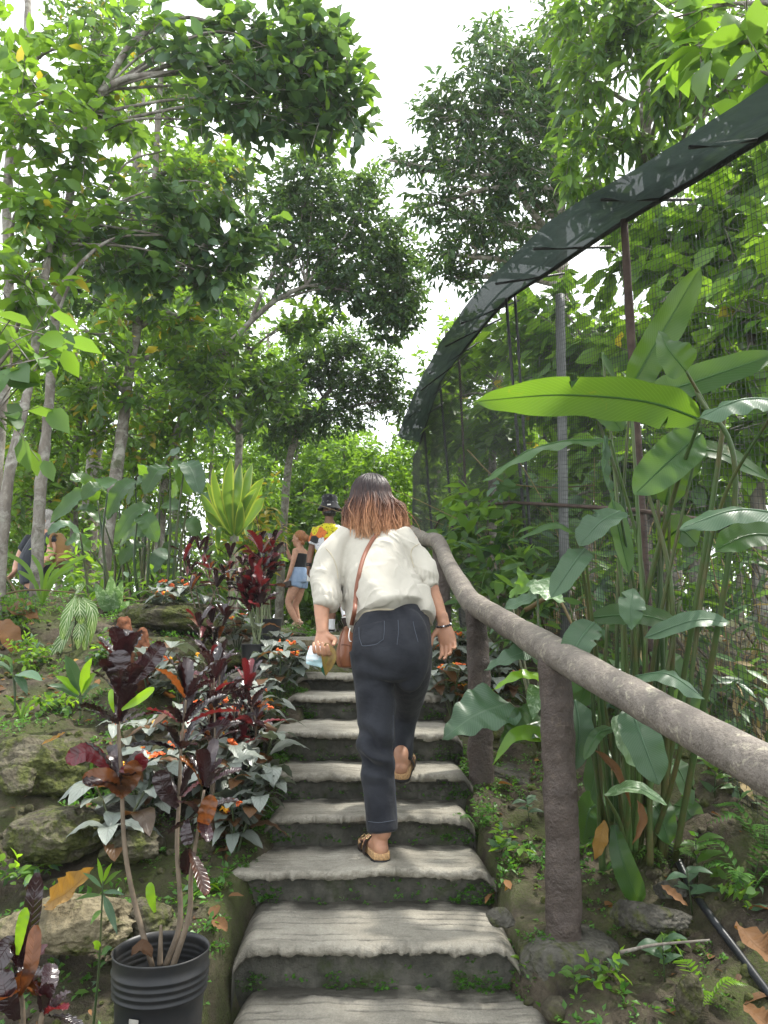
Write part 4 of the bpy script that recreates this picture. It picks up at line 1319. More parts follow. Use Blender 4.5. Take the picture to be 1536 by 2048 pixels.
# curtain shape below the crown
def end_pt(t):
    """where a lock ends, by its angle round the head; photo columns / rows"""
    a = np.interp(t, [-2.6, -1.7, -1.0, -.5, 0, .45, .9, 1.5, 2.6], [694, 694, 700, 719, 742, 765, 786, 807, 817])
    b = np.interp(t, [-2.6, -1.7, -1.0, -.5, 0, .45, .9, 1.5, 2.6], [1046, 1050, 1062, 1068, 1070, 1068, 1063, 1056, 1048])
    y = 3.38 - .145 * np.cos(np.clip(t, -2.2, 2.2) * .8)
    return a, b, y
for k in range(NS):
    t, p = th[k], ph[k]
    d0 = np.array([math.sin(p) * math.sin(t), -math.sin(p) * math.cos(t), math.cos(p)])
    root = ctr + (d0 * HR * .97) @ Bm
    dd = np.array([math.sin(t), -math.cos(t), 0.0])
    eq = ctr + ((dd * HR * 1.05) + np.array([0, 0, -.005])) @ Bm
    tt = t + rh_.normal(0, .10)
    a, b, y = end_pt(tt)
    lock = math.floor(tt * 9)
    ls = (math.sin(lock * 12.9898) * 43758.5453) % 1
    b += 10 + 12 * (ls - .35)
    b -= rh_.uniform(0, 18) ** 1.15 * (1.0 if rh_.random() < .7 else 1.9) * (.6 + .6 * ls)
    if k % 34 == 0: a += rh_.normal(0, 12); b += rh_.uniform(-4, 12)
    endp = P(a + rh_.normal(0, 2.6) + (ls - .5) * 10, b, y + rh_.normal(0, .010))
    mid = eq * .5 + endp * .5 + dd @ Bm * (.002 + .008 * ls) + np.array([rh_.normal(0, .004), 0, 0])
    s1 = ctr + (nrm(d0 * .5 + dd * .5) * HR * 1.02) @ Bm
    pts = [root, s1, eq, mid, endp] if p < 1.1 else [root, (root + eq) / 2, eq * .7 + mid * .3, mid, endp]
    pts = np.array(pts)
    pts[3:] += np.array([math.sin(lock * 3.1), math.cos(lock * 1.7), 0]) * .0045
    path = catmull(pts, 14)
    q_ = np.linspace(0, 1, 14)
    path = path + (np.clip(q_ - .45, 0, 1) * .020 * np.sin(q_ * 11 + lock * 2.3 + rh_.normal(0, .35)))[:, None] * np.array([1, .3, 0])
    T_, N_, B_ = frames(path)
    wd = np.interp(np.linspace(0, 1, 14), [0, .2, .7, 1], [.0022, .0028, .0023, .0005]) * rh_.uniform(.7, 1.35)
    an = rh_.uniform(0, 6.28)
    ring = np.stack([path + (N_ * math.cos(an + q) + B_ * math.sin(an + q)) * wd[:, None] for q in (0, 2.1, 4.2)], 1).reshape(-1, 3)
    zt = np.clip((hc[2] + .10 - path[:, 2]) / .30 + rh_.normal(0, .05) + .20 * (ls - .5), 0, 1)
    mb.add(ring, ringfaces(14, 3), None, np.repeat(zt, 3))
# inner mass so nothing shows through
ph_ = np.linspace(-2.3, 2.3, 40)
rows = []
for f_ in np.linspace(0, 1, 16):
    row = []
    for t in ph_:
        dd = np.array([math.sin(t), -math.cos(t), 0])
        if f_ < .5:
            e_ = f_ / .5 * 1.57
            pnt = ctr + (np.array([math.sin(e_) * dd[0], math.sin(e_) * dd[1], math.cos(e_)]) * HR * .95) @ Bm
        else:
            a, b, y = end_pt(t)
            g = (f_ - .5) / .5
            pnt = (ctr + (dd * HR * .97) @ Bm) * (1 - g) + P(a, b - 14, y + .008) * g
        row.append(pnt)
    rows.append(row)
V = np.array(rows)
i = np.arange(15)[:, None] * 40 + np.arange(39)[None]
mb.add(V.reshape(-1, 3), np.stack([i, i + 1, i + 41, i + 40], -1).reshape(-1, 4), None, np.clip((hc[2] + .10 - V.reshape(-1, 3)[:, 2]) / .30, 0, 1))
mb.build('hair', M['hair_ombre'], woman)

# sandals
def sandal(heel, f, u, side):
    f, u = nrm(f), nrm(u); r = nrm(np.cross(f, u)); u = np.cross(r, f)
    g = MB()
    out = [(-.030, 0), (-.034, .03), (-.034, .08), (-.040, .14), (-.046, .185), (-.036, .225), (-.008, .242), (.022, .236), (.042, .20), (.044, .15), (.036, .09), (.035, .03), (.028, -.004), (0, -.014)]
    o2 = catmull(np.array([(a, b, 0) for a, b in out + out[:1]]), 56)[:-1]
    def slab(m, z0, z1, grow, mi):
        n = len(o2)
        q_ = o2[:, :2] * (1 + grow)
        zz = [z0, z0 + .003, z1 - .004, z1]
        sc = [.985, 1, 1, .985]
        V = np.concatenate([heel + r * (q_[:, :1] * s_) + f * (((q_[:, 1:] - .11) * s_ + .11)) + u * z_ for z_, s_ in zip(zz, sc)])
        V = np.vstack([V, heel + f * .11 + u * z1, heel + f * .11 + u * z0])
        j = np.arange(n)
        m.add(V, [ringfaces(4, n), np.stack([np.full(n, 4 * n), 3 * n + j, 3 * n + (j + 1) % n], 1), np.stack([np.full(n, 4 * n + 1), (j + 1) % n, j], 1)])
    top = thing
    slab(g, -.004, .021, .0, 0)
    foot = g.build('sandal', M['cork'], woman)
    g = MB(); slab(g, -.016, -.004, .02, 0); g.build('sole', M['rubber'], foot)
    for y0, wd, hh in ((.100, .040, .058), (.165, .042, .040)):
        g = MB()
        aa = np.linspace(-.15, math.pi + .15, 22)
        rows = []
        for yy_ in np.linspace(y0 - wd / 2, y0 + wd / 2, 6):
            rows.append(np.array([heel + r * (math.cos(q_) * .047) + f * yy_ + u * (.004 + max(-.2, math.sin(q_)) * (hh - (yy_ - y0) * .3)) for q_ in aa]))
        outer = np.array(rows); inner = outer - u * .003
        n = 22
        i = np.arange(5)[:, None] * n + np.arange(n - 1)[None]
        qd = np.stack([i, i + 1, i + 1 + n, i + n], -1).reshape(-1, 4)
        g.add(outer.reshape(-1, 3), qd); g.add(inner.reshape(-1, 3), qd[:, ::-1])
        st = g.build('strap', M['leather_dark'], foot)
        g = MB()
        bc = heel + r * (side * .030) + f * y0 + u * (hh * .86 + .006)
        bx = nrm(r * .8 - u * .55 * side)
        for a_, b_ in ((-1, 0), (1, 0)):
            box(g, bc + f * a_ * .016, (.010, .0018, .0018), [bx, f, np.cross(bx, f)])
            box(g, bc + bx * a_ * .009, (.0018, .016, .0018), [bx, f, np.cross(bx, f)])
        g.build('buckle', M['brass'], st)
sandal(lh + np.array([0, 0, -.002]), lf, (0, 0, 1), -1)
sandal(rh - nrm(ru) * .006, rf, ru, 1)

# bracelet
mb, mb2 = MB(), MB()
bd = nrm(P(899, 1300, 3.17) - Rw)
bs = nrm(np.cross(bd, [0, 1, 0])); bt = np.cross(bd, bs)
for k in range(18):
    a = k / 18 * 6.283
    c = Rw + bd * .012 + bs * math.cos(a) * .029 + bt * math.sin(a) * .024 + bd * math.sin(a) * .006
    ball(mb, c, .0058 if k % 4 == 1 else .0052, n=7, k=9, mat=1 if k % 4 == 1 else 0)
br = mb.build('bracelet', [M['bead'], M['bead_silver']], woman)


# shoulder bag
bag = thing('shoulder_bag', P(700, 1340, 3.26), 'tan leather bag slung across the back of the person in cream', 'bag')
mb = MB()
etube(mb, [P(705, 1256, 3.24), P(702, 1275, 3.24), P(698, 1310, 3.24), P(699, 1330, 3.24)], [.035, .048, .055, .050], [.055, .085, .100, .095], (1, 0, .15), 28, 30, .25)
bagm, bgv = remesh(mb, 'bag_body', M['leather_tan'], bag, None, .005, 3, lambda co: fbm(co * 14, 3, 5) * .003)
seam('piping', [(683, 1290), (690, 1289), (701, 1292)], bgv, bagm, 'leather_strap', .002, .001)
seam('piping', [(688, 1255), (681, 1280), (678, 1310), (684, 1332)], bgv, bagm, 'leather_strap', .0022, .001)
sp = [onto(bbv, px, py, .004) for px, py in [(764, 1050), (757, 1066), (745, 1082), (733, 1103), (725, 1125), (719, 1150), (715, 1175), (713, 1195)]]
sp = [P(772, 1030, 3.34)] + sp + [P(709, 1222, 3.05), P(703, 1250, 3.13)]
sp = np.array(sp); sp[1] = (sp[0] + sp[2]) / 2 * .4 + sp[1] * .6
path = catmull(sp, 60)
T_ = nrm(np.gradient(path, axis=0))
nv = nrm(np.array([0.12, -1, .25])); S_ = nrm(np.cross(T_, nv[None])); N_ = np.cross(S_, T_)
V = np.stack([path - S_ * .0085 - N_ * .0015, path + S_ * .0085 - N_ * .0015, path + S_ * .0085 + N_ * .0015, path - S_ * .0085 + N_ * .0015], 1)
mb = MB(); mb.add(V.reshape(-1, 3), ringfaces(60, 4)); mb.build('strap', M['leather_strap'], bag)

# face mask in the left hand
mb = MB()
W_, H_ = 15, 12
uu, vv = np.meshgrid(np.linspace(0, 1, W_), np.linspace(0, 1, H_))
tl, tr_, br_, bl_ = P(620, 1292, 3.09), P(642, 1292, 3.05), P(645, 1336, 3.06), P(613, 1328, 3.11)
V = (tl * (1 - uu[..., None]) + tr_ * uu[..., None]) * (1 - vv[..., None]) + (bl_ * (1 - uu[..., None]) + br_ * uu[..., None]) * vv[..., None]
bul = np.sin(np.pi * uu) * np.sin(np.pi * vv)
V += np.array([0, -1, 0]) * (bul * .028 + .004 * np.sin(vv * 22))[..., None] + np.array([-.6, 0, -.5]) * (np.sin(np.pi * vv) * (1 - uu) * .012)[..., None]
V2 = V + np.array([0, .003, 0])
i = np.arange(H_ - 1)[:, None] * W_ + np.arange(W_ - 1)[None]
qd = np.stack([i, i + 1, i + 1 + W_, i + W_], -1).reshape(-1, 4)
mi = np.where(np.repeat(np.arange(H_ - 1), W_ - 1) + np.tile(np.arange(W_ - 1), H_ - 1) * .25 > 8.5, 1, 0)
mb.add(V.reshape(-1, 3), qd, None, 0, mi); mb.add(V2.reshape(-1, 3), qd[:, ::-1])
mk = thing('face_mask', tl, 'pale blue face mask dangling from the left hand', 'face mask')
mb.build('pleated_cloth', [M['mask'], M['mask_blue']], mk)
for a, b in ((tl, P(640, 1287, 3.06)), (tr_, P(648, 1288, 3.05))):
    mb = MB(); tube(mb, [a, (a + b) / 2 + np.array([0, -.005, -.004]), b], [.0014, .0014], 5, 12); mb.build('ear_loop', M['white_cord'], mk)
mb = MB(); tube(mb, [P(700, 1256, 3.03), P(697.5, 1270, 3.02), P(699, 1281, 3.02), P(703, 1283, 3.02)], [.0016, .0016], 5, 20)
tag(mb.build('cord', M['white_cord'], None, P(700, 1256, 3.03)), 'thin white cord hanging out under the blouse hem', 'cord')
# folded woven leaf
fl = thing('folded_leaf', P(655, 1290, 3.04), 'brown and green folded leaf held in the left hand', 'leaf')
mb = MB()
blade(mb, [P(652, 1286, 3.05), P(657, 1315, 3.03), P(651, 1352, 3.05)], .032, (.25, -1, 0), 'lance', .35, .02, 3, 16, 7)
blade(mb, [P(655, 1286, 3.055), P(660, 1315, 3.045), P(653, 1350, 3.055)], .027, (.6, -1, 0), 'lance', .35, .02, 3, 16, 7)
mb.build('brown_blade', M['pouch'], fl)
mb = MB(); blade(mb, [P(660, 1293, 3.06), P(666, 1310, 3.06), P(668, 1327, 3.07)], .012, (.2, -1, 0), 'lance', .2, 0, 3, 10, 5); blade(mb, [P(648, 1325, 3.06), P(648, 1340, 3.06), P(651, 1353, 3.06)], .011, (.2, -1, 0), 'lance', .2, 0, 3, 10, 5)
mb.build('green_blade', M['leaf_teal'], fl)

# ---- man in the printed shirt
Y0 = 9.7
def Q(px, py, dy=0.0): return P(px, py, Y0 + dy)
mb = MB()
head_shapes(mb, Q(658, 1024), (.1, 1, 0), (0, 0, 1), 1.0, Q(659, 1050))
etube(mb, [Q(659, 1046), Q(659, 1062), Q(660, 1090), Q(662, 1120), Q(665, 1150), Q(666, 1172)], [.07, .19, .18, .155, .155, .14], [.07, .10, .125, .11, .115, .10], k=22)
limb(mb, [Q(634, 1060), Q(627, 1085), Q(621, 1105)], [.055, .048, .042])
limb(mb, [Q(621, 1105), Q(619, 1120, -.03), Q(617, 1134, -.05)], [.043, .038, .029])
hand_shapes(mb, Q(617, 1134, -.05), (-.05, .1, -1), (.6, .3, 0), (.2, .9, 0), (.6, .6, .5), 1.05)
limb(mb, [Q(686, 1060), Q(694, 1085), Q(698, 1110, .06), Q(697, 1140, .14)], [.055, .048, .043, .03])
hand_shapes(mb, Q(697, 1140, .14), (0, .5, -1), (-.6, .3, 0), (-.2, .9, 0), (.4, .5, .4), 1.05)
limb(mb, [Q(654, 1170), Q(659, 1200, .06), Q(663, 1222, .02), Q(663, 1248)], [.085, .062, .058, .038])
limb(mb, [Q(678, 1170), Q(684, 1198, .14), Q(687, 1212, .05), Q(690, 1232, -.12)], [.085, .062, .056, .036])
man, mbv = remesh(mb, 'person', M['skin_dark'], None, Q(663, 1267), .006, 3)
tag(man, 'person in a black bucket hat and yellow orange printed shirt walking away', 'person')
mb = MB()
etube(mb, [Q(659, 1049), Q(659, 1060), Q(660, 1090), Q(662, 1122), Q(664, 1150)], [.10, .205, .20, .18, .185], [.085, .12, .145, .135, .145], k=26, n=30, cap=.15)
etube(mb, [Q(636, 1058), Q(628, 1080), Q(625, 1089)], [.075, .072, .072], [.085, .08, .08], k=20, cap=.1)
etube(mb, [Q(684, 1058), Q(692, 1080), Q(695, 1089)], [.075, .072, .072], [.085, .08, .08], k=20, cap=.1)
remesh(mb, 'printed_shirt', M['print'], man, None, .008, 3, lambda co: wrinkle(co, .006, 6, 8))
mb = MB()
etube(mb, [Q(664, 1146), Q(665, 1160), Q(666, 1172)], [.165, .172, .165], [.125, .135, .12], k=24, cap=.2)
etube(mb, [Q(654, 1168), Q(657, 1188, .03)], [.095, .090], [.105, .10], k=20, cap=.1)
etube(mb, [Q(678, 1168), Q(682, 1186, .09)], [.095, .085], [.105, .10], k=20, cap=.1)
remesh(mb, 'shorts', M['black_cloth'], man, None, .008, 2)
hatm = MB()
c = Q(659, 1010)
def lathe(mb, c, rz, k=32, squash=1.0, mat=0):
    th = np.linspace(0, 6.2832, k, endpoint=False)
    V = np.array([[c[0] + r * math.cos(t), c[1] + r * squash * math.sin(t), c[2] + z] for r, z in rz for t in th])
    mb.add(V, ringfaces(len(rz), k), None, 0, mat)
lathe(hatm, c, [(.001, .135), (.06, .134), (.092, .122), (.098, .10), (.102, .03), (.106, .015), (.155, -.055), (.158, -.062), (.150, -.060), (.100, .005)], 32, 1.15)
mb = hatm
for k in range(10):
    for z, r in ((.095, .1), (.03, .104)):
        a = k / 10 * 6.28 + .2
        ball(mb, c + np.array([r * math.cos(a), r * 1.15 * math.sin(a), z]), .006, n=5, k=7, mat=1)
hat = hatm.build('bucket_hat', [M['black_cloth'], M['bead_silver']], man)
mb = MB(); box(mb, c + np.array([.005, -.158, -.022]), (.022, .004, .009)); mb.build('patch', M['shoe_white'], hat)
mb = MB(); ball(mb, Q(659, 1026, -.005), .083, .09, .06); mb.build('hair', M['hair_black'], man)
mb = MB(); etube(mb, [Q(618, 1127, -.04), Q(617.5, 1133, -.045)], [.036, .036], [.036, .036], cap=.2); mb.build('wristwatch', M['black_cloth'], man)
for a, b in ((Q(663, 1239), Q(663, 1258)), (Q(688, 1215, -.02), Q(691, 1233, -.12))):
    mb = MB(); etube(mb, [a, b], [.046, .042], [.048, .045], cap=.2); mb.build('sock', M['white_sock'], man)
def shoe(parent, heel, f, u, L=.29, w=.048, up='black_cloth', so='shoe_white', bot='shoe_sole'):
    f, u = nrm(f), nrm(u); r = nrm(np.cross(f, u)); u = np.cross(r, f); heel = np.asarray(heel, float)
    m = MB()
    etube(m, [heel + u * .05 + f * .02, heel + f * .09 + u * .055, heel + f * .17 + u * .045, heel + f * (L - .04) + u * .035], [.040, .045, w, w * .8], [.045, .042, .032, .022], r, 18, 16, .8)
    s_ = m.build('shoe', M[up], parent)
    for nm, z, h, g, mt in (('midsole', .016, .013, 1.0, so), ('outsole', .0, .006, .94, bot)):
        m = MB()
        etube(m, [heel + u * z - f * .012, heel + f * .09 + u * z, heel + f * .19 + u * z, heel + f * (L - .02) + u * z], [.036 * g, .044 * g, .052 * g, .035 * g], [h, h, h, h], r, 18, 16, 1.0)
        m.build(nm, M[mt], s_)
shoe(man, Q(663, 1268), (.02, 1, 0), (0, 0, 1))
shoe(man, Q(688, 1238, -.16), (.30, .55, -.75), (.25, .65, .6))
mb = MB()
etube(mb, [Q(623, 1140, -.02), Q(622, 1162, -.02)], [.05, .055], [.02, .025], cap=.4)
tag(mb.build('plastic_bottle', M['shoe_white'], None, Q(622, 1165, -.02)), 'pale bottle carried by the man in the printed shirt', 'bottle')

# ---- woman in the black tank top
Y0 = 12.0
mb = MB()
fw = nrm([-.8, .55, 0]); rt = nrm(np.cross(fw, [0, 0, 1]))
head_shapes(mb, Q(597, 1078), nrm([-.95, .25, 0]), (0, 0, 1), .98, Q(600, 1098))
etube(mb, [Q(600, 1096), Q(600, 1103), Q(600, 1118), Q(598, 1135), Q(597, 1152), Q(597, 1166)], [.06, .155, .13, .105, .12, .10], [.06, .085, .095, .08, .09, .08], rt, 22)
limb(mb, [Q(591, 1101, -.12), Q(587, 1120, -.16), Q(583, 1135, -.16)], [.044, .040, .034])
limb(mb, [Q(583, 1135, -.16), Q(579, 1148, -.16), Q(575, 1159, -.14)], [.036, .032, .023])
hand_shapes(mb, Q(575, 1159, -.14), (-.3, 0, -1), (.2, .8, 0), (-.8, .3, 0), (.9, .9, .6))
limb(mb, [Q(601, 1101, .12), Q(592, 1118, .2), Q(580, 1116, .22)], [.044, .040, .036])
limb(mb, [Q(580, 1116, .22), Q(577, 1108, .2), Q(574, 1098, .18)], [.035, .03, .023])
hand_shapes(mb, Q(574, 1098, .18), (-.15, 0, 1), (-.9, -.3, 0), (0, -.9, 0), (.5, .5, .4))
limb(mb, [Q(592, 1166, -.04), Q(582, 1190, -.07), Q(577, 1206, -.07), Q(584, 1225, -.08), Q(594, 1244, -.08)], [.086, .072, .052, .051, .033])
limb(mb, [Q(602, 1166, .06), Q(596, 1195, .09), Q(591, 1210, .09), Q(594, 1235, .1), Q(598, 1256, .1)], [.086, .068, .05, .048, .032])
wo2, _ = remesh(mb, 'person', M['skin_pale'], None, Q(597, 1266), .006, 3)
tag(wo2, 'person in a black tank top and denim shorts holding up a phone', 'person')
mb = MB()
etube(mb, [Q(600, 1108), Q(599, 1120), Q(598, 1134), Q(597, 1144)], [.140, .135, .125, .138], [.112, .108, .097, .108], rt, 24, 24, .12)
etube(mb, [Q(593, 1100, -.05), Q(590, 1103, -.10), Q(593, 1115, -.11)], [.014, .014, .02], [.012, .012, .012], (1, 0, 0), 10, 14)
etube(mb, [Q(604, 1100, .05), Q(597, 1101, .02), Q(590, 1112, 0)], [.014, .014, .02], [.05, .03, .02], (1, 0, 0), 10, 14)
remesh(mb, 'tank_top', M['black_cloth'], wo2, None, .007, 2)
mb = MB()
etube(mb, [Q(597, 1136), Q(597, 1150), Q(597, 1164)], [.140, .165, .168], [.11, .13, .13], rt, 24, 20, .15)
etube(mb, [Q(593, 1158, -.04), Q(589, 1173, -.05)], [.105, .106], [.11, .11], rt, 20, 10, .1)
etube(mb, [Q(603, 1158, .06), Q(601, 1175, .07)], [.105, .104], [.11, .11], rt, 20, 10, .1)
remesh(mb, 'denim_shorts', M['denim_blue'], wo2, None, .007, 2, lambda co: wrinkle(co, .003, 9, 6))
mb = MB()
hcn = Q(599, 1075)
ellipsoid(mb, hcn + np.array([.012, 0, .02]), np.diag([.098, .090, .098]), 14, 20)
ellipsoid(mb, Q(612.5, 1076, -.03), np.diag([.052, .055, .056]), 12, 16)
ellipsoid(mb, Q(606, 1086, -.04), np.diag([.03, .05, .035]), 12, 16)
remesh(mb, 'hair', M['hair_strawberry'], wo2, None, .006, 3, lambda co: fbm(co * np.array([60, 60, 18]), 3, 9) * .006)
for hl, f in ((Q(604, 1247, -.06), (-.62, .2, -.42)), (Q(603, 1264, .13), (-.9, .35, 0))):
    f = nrm(f); u = nrm(np.array([0, 0, 1]) - f * f[2])
    shoe(wo2, np.asarray(hl), f, u, .245, .042, 'shoe_nude', 'shoe_nude', 'shoe_nude')
mb = MB(); box(mb, Q(571, 1091, .12), (.006, .038, .075), [nrm([.9, .3, .1]), nrm([-.3, .9, 0]), nrm([-.1, 0, 1])])
ph_o = mb.build('phone', M['phone'], None, Q(571, 1091, .12)); tag(ph_o, 'dark phone held up by the person in denim shorts', 'phone')
bv_ = ph_o.modifiers.new('b', 'BEVEL'); bv_.width = .004; bv_.segments = 2
mb = MB(); etube(mb, [Q(573, 1165, -.16), Q(576, 1173, -.16)], [.07, .06], [.035, .035], cap=.5); tag(mb.build('purse', M['leather_dark'], None, Q(575, 1175, -.16)), 'small dark purse gripped by the person in denim shorts', 'purse')

# ---- grey haired man behind the lichen trunk
Y0 = 8.6
mb = MB()
head_shapes(mb, Q(89, 1042), nrm([-.8, -.3, -.1]), (0, 0, 1), 1.0, Q(92, 1066))
etube(mb, [Q(92, 1062), Q(90, 1072), Q(84, 1095), Q(74, 1125), Q(72, 1150), Q(74, 1170)], [.07, .16, .165, .16, .155, .14], [.07, .12, .15, .16, .15, .13], nrm([-.5, .8, 0]), 22)
limb(mb, [Q(101, 1076, -.1), Q(104, 1097, -.16), Q(98, 1112, -.2)], [.056, .052, .046])
limb(mb, [Q(98, 1112, -.2), Q(91, 1122, -.22), Q(83, 1132, -.24)], [.046, .04, .029])
hand_shapes(mb, Q(83, 1132, -.24), (-.6, 0, -.7), (.2, .6, 0), (-.5, .2, .6), (.8, .7, .5))
limb(mb, [Q(60, 1082, .1), Q(44, 1105, .1), Q(34, 1130, .05), Q(30, 1142, 0)], [.056, .05, .042, .03])
hand_shapes(mb, Q(30, 1142, 0), (-.5, 0, -.7), (.2, .6, 0), (.5, .2, .6), (.6, .6, .5))
for dx in (0, .18):
    limb(mb, [Q(72, 1165, dx), Q(66, 1200, dx), Q(68, 1245, dx)], [.10, .07, .045])
m3, _ = remesh(mb, 'person', M['skin_pale'], None, (Q(68, 1245)[0], Y0, hg(Q(68, 1245)[0], Y0)), .008, 3)
tag(m3, 'grey haired person in a dark T-shirt half hidden by a lichen spotted trunk', 'person')
mb = MB()
etube(mb, [Q(91, 1070), Q(89, 1078), Q(83, 1098), Q(72, 1125), Q(70, 1146)], [.13, .18, .185, .18, .175], [.10, .14, .17, .18, .17], nrm([-.5, .8, 0]), 24, 30, .15)
etube(mb, [Q(99, 1074, -.06), Q(104, 1090, -.14)], [.078, .076], [.08, .078], k=20, cap=.1)
etube(mb, [Q(64, 1078, .06), Q(48, 1100, .1)], [.078, .076], [.08, .078], k=20, cap=.1)
remesh(mb, 't_shirt', M['grey_cloth'], m3, None, .009, 3, lambda co: wrinkle(co, .008, 6, 18))
mb = MB()
etube(mb, [Q(71, 1142), Q(72, 1165)], [.18, .175], [.17, .165], nrm([-.5, .8, 0]), 24, 14, .15)
for dx in (0, .18): etube(mb, [Q(72, 1163, dx), Q(67, 1198, dx)], [.12, .10], [.12, .11], k=20, cap=.1)
remesh(mb, 'shorts', M['grey_cloth'], m3, None, .009, 2)
mb = MB()
ellipsoid(mb, Q(90, 1037) + np.array([.015, .01, .02]), np.diag([.092, .098, .092]), 14, 18)
ellipsoid(mb, Q(94, 1052) + np.array([.02, .0, 0]), np.diag([.06, .075, .10]), 14, 18)
remesh(mb, 'hair', M['hair_grey'], m3, None, .007, 3, lambda co: fbm(co * np.array([50, 50, 16]), 3, 19) * .008)
pk3 = thing('backpack', Q(120, 1130, -.05), 'tan backpack worn by the grey haired person at left', 'backpack')
mb = MB(); etube(mb, [Q(114, 1076, -.02), Q(121, 1100, -.03), Q(124, 1128, -.03)], [.075, .11, .115], [.12, .15, .15], nrm([.8, .4, 0]), 24, 20, .5)
remesh(mb, 'pack_body', M['pack_tan'], pk3, None, .009, 3, lambda co: wrinkle(co, .010, 5, 28))
mb = MB(); etube(mb, [Q(124, 1110, -.2), Q(125, 1122, -.2)], [.06, .06], [.045, .045], cap=.5); mb.build('pocket', M['pack_tan'], pk3)
mb = MB(); tube(mb, [Q(114, 1072, -.12), Q(106, 1068, -.2), Q(100, 1078, -.24), Q(103, 1096, -.24)], [.016, .016], 6, 20); mb.build('shoulder_strap', M['pack_tan'], pk3)
# ------------------------------------------------------------------ trees
def blob_world(b):
    px, py, rx, ry, Y = b[:5]
    rx, ry = rx * 1.07, ry * 1.07
    c = P(px, py, Y)
    k = (Y * CP + c[2] * SP) / F
    ry_m = b[5] if len(b) > 5 else 0.8 * (rx + ry) / 2 * k
    return c, np.array([rx * k, ry_m, ry * k])

DK = 15.0
NLEAF = [0]
def crown(mb, blobs, L, W, dens, nleaf=9, droop=0.25, hi=False, tw=None, twig_len=2.2, mix=(0.0, 0.0), bend=0.2, seed=0, shell=0.5, tintv=(.1, .9), upn=.8):
    rs = np.random.default_rng(seed)
    for bi, b in enumerate(blobs):
        c, r = blob_world(b)
        nc = int(DK * dens * r[0] * r[2] * (1 + r[1]) * 3.1 / (L * L)) + 3
        d = nrm(rs.normal(size=(nc, 3)))
        rr = rs.uniform(0, 1, nc) ** shell
        # lumpy outline
        lump = 1 + 0.28 * fbm(d * 1.9 + bi * 5.1 + seed, 3, seed)
        cc = c + d * (rr * lump)[:, None] * r
        # gaps
        keep = vnoise(cc / (L * 5.5), seed + 3) > -0.66
        cc, d = cc[keep], d[keep]
        nc = len(cc)
        tdir = nrm(d * .7 + rs.normal(size=(nc, 3)) * .55 + np.array([0, 0, .15 - droop * .5]))
        tl = L * twig_len * rs.uniform(.6, 1.3, nc)
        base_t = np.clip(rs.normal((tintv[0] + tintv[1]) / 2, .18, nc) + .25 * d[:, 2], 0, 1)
        k = np.tile(np.arange(nleaf), nc)
        ci = np.repeat(np.arange(nc), nleaf)
        s = (k + 1) / nleaf
        side = nrm(np.cross(tdir, rs.normal(size=(nc, 3)) * .35 + np.array([0, 0, 1.0])))[ci]
        sg = np.where(k % 2 == 0, 1, -1)[:, None]
        td = tdir[ci]
        pos = cc[ci] + td * ((s - .5) * tl[ci])[:, None] + rs.normal(size=(len(ci), 3)) * L * .08
        ld = nrm(td * (.35 + .5 * s[:, None]) + side * sg * (1.05 - .6 * s[:, None]) + rs.normal(size=(len(ci), 3)) * .3 + np.array([0, 0, -droop]))
        nn = nrm(np.array([0, 0, upn]) + rs.normal(size=(len(ci), 3)) * .45)
        NLEAF[0] += len(ci)
        ll = L * rs.uniform(.65, 1.2, len(ci))
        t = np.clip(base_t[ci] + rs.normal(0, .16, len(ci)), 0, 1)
        mats = np.zeros(len(ci), int)
        u = rs.random(len(ci)); uc = rs.random(nc)[ci]
        mats[(uc < mix[0])] = 1
        mats[u < mix[1]] = 2
        for m_ in (0, 1, 2):
            q = mats == m_
            if q.any():
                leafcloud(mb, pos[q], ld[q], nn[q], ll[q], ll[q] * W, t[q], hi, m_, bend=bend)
        if tw is not None:
            for j in range(nc):
                a, e = cc[j] - tdir[j] * tl[j] * .75, cc[j] + tdir[j] * tl[j] * .5
                tube(tw, [a, (a + e) / 2 + np.array([0, 0, .03 * L]), e], [L * .025, L * .012], 3, 3, caps=False, mat=3)

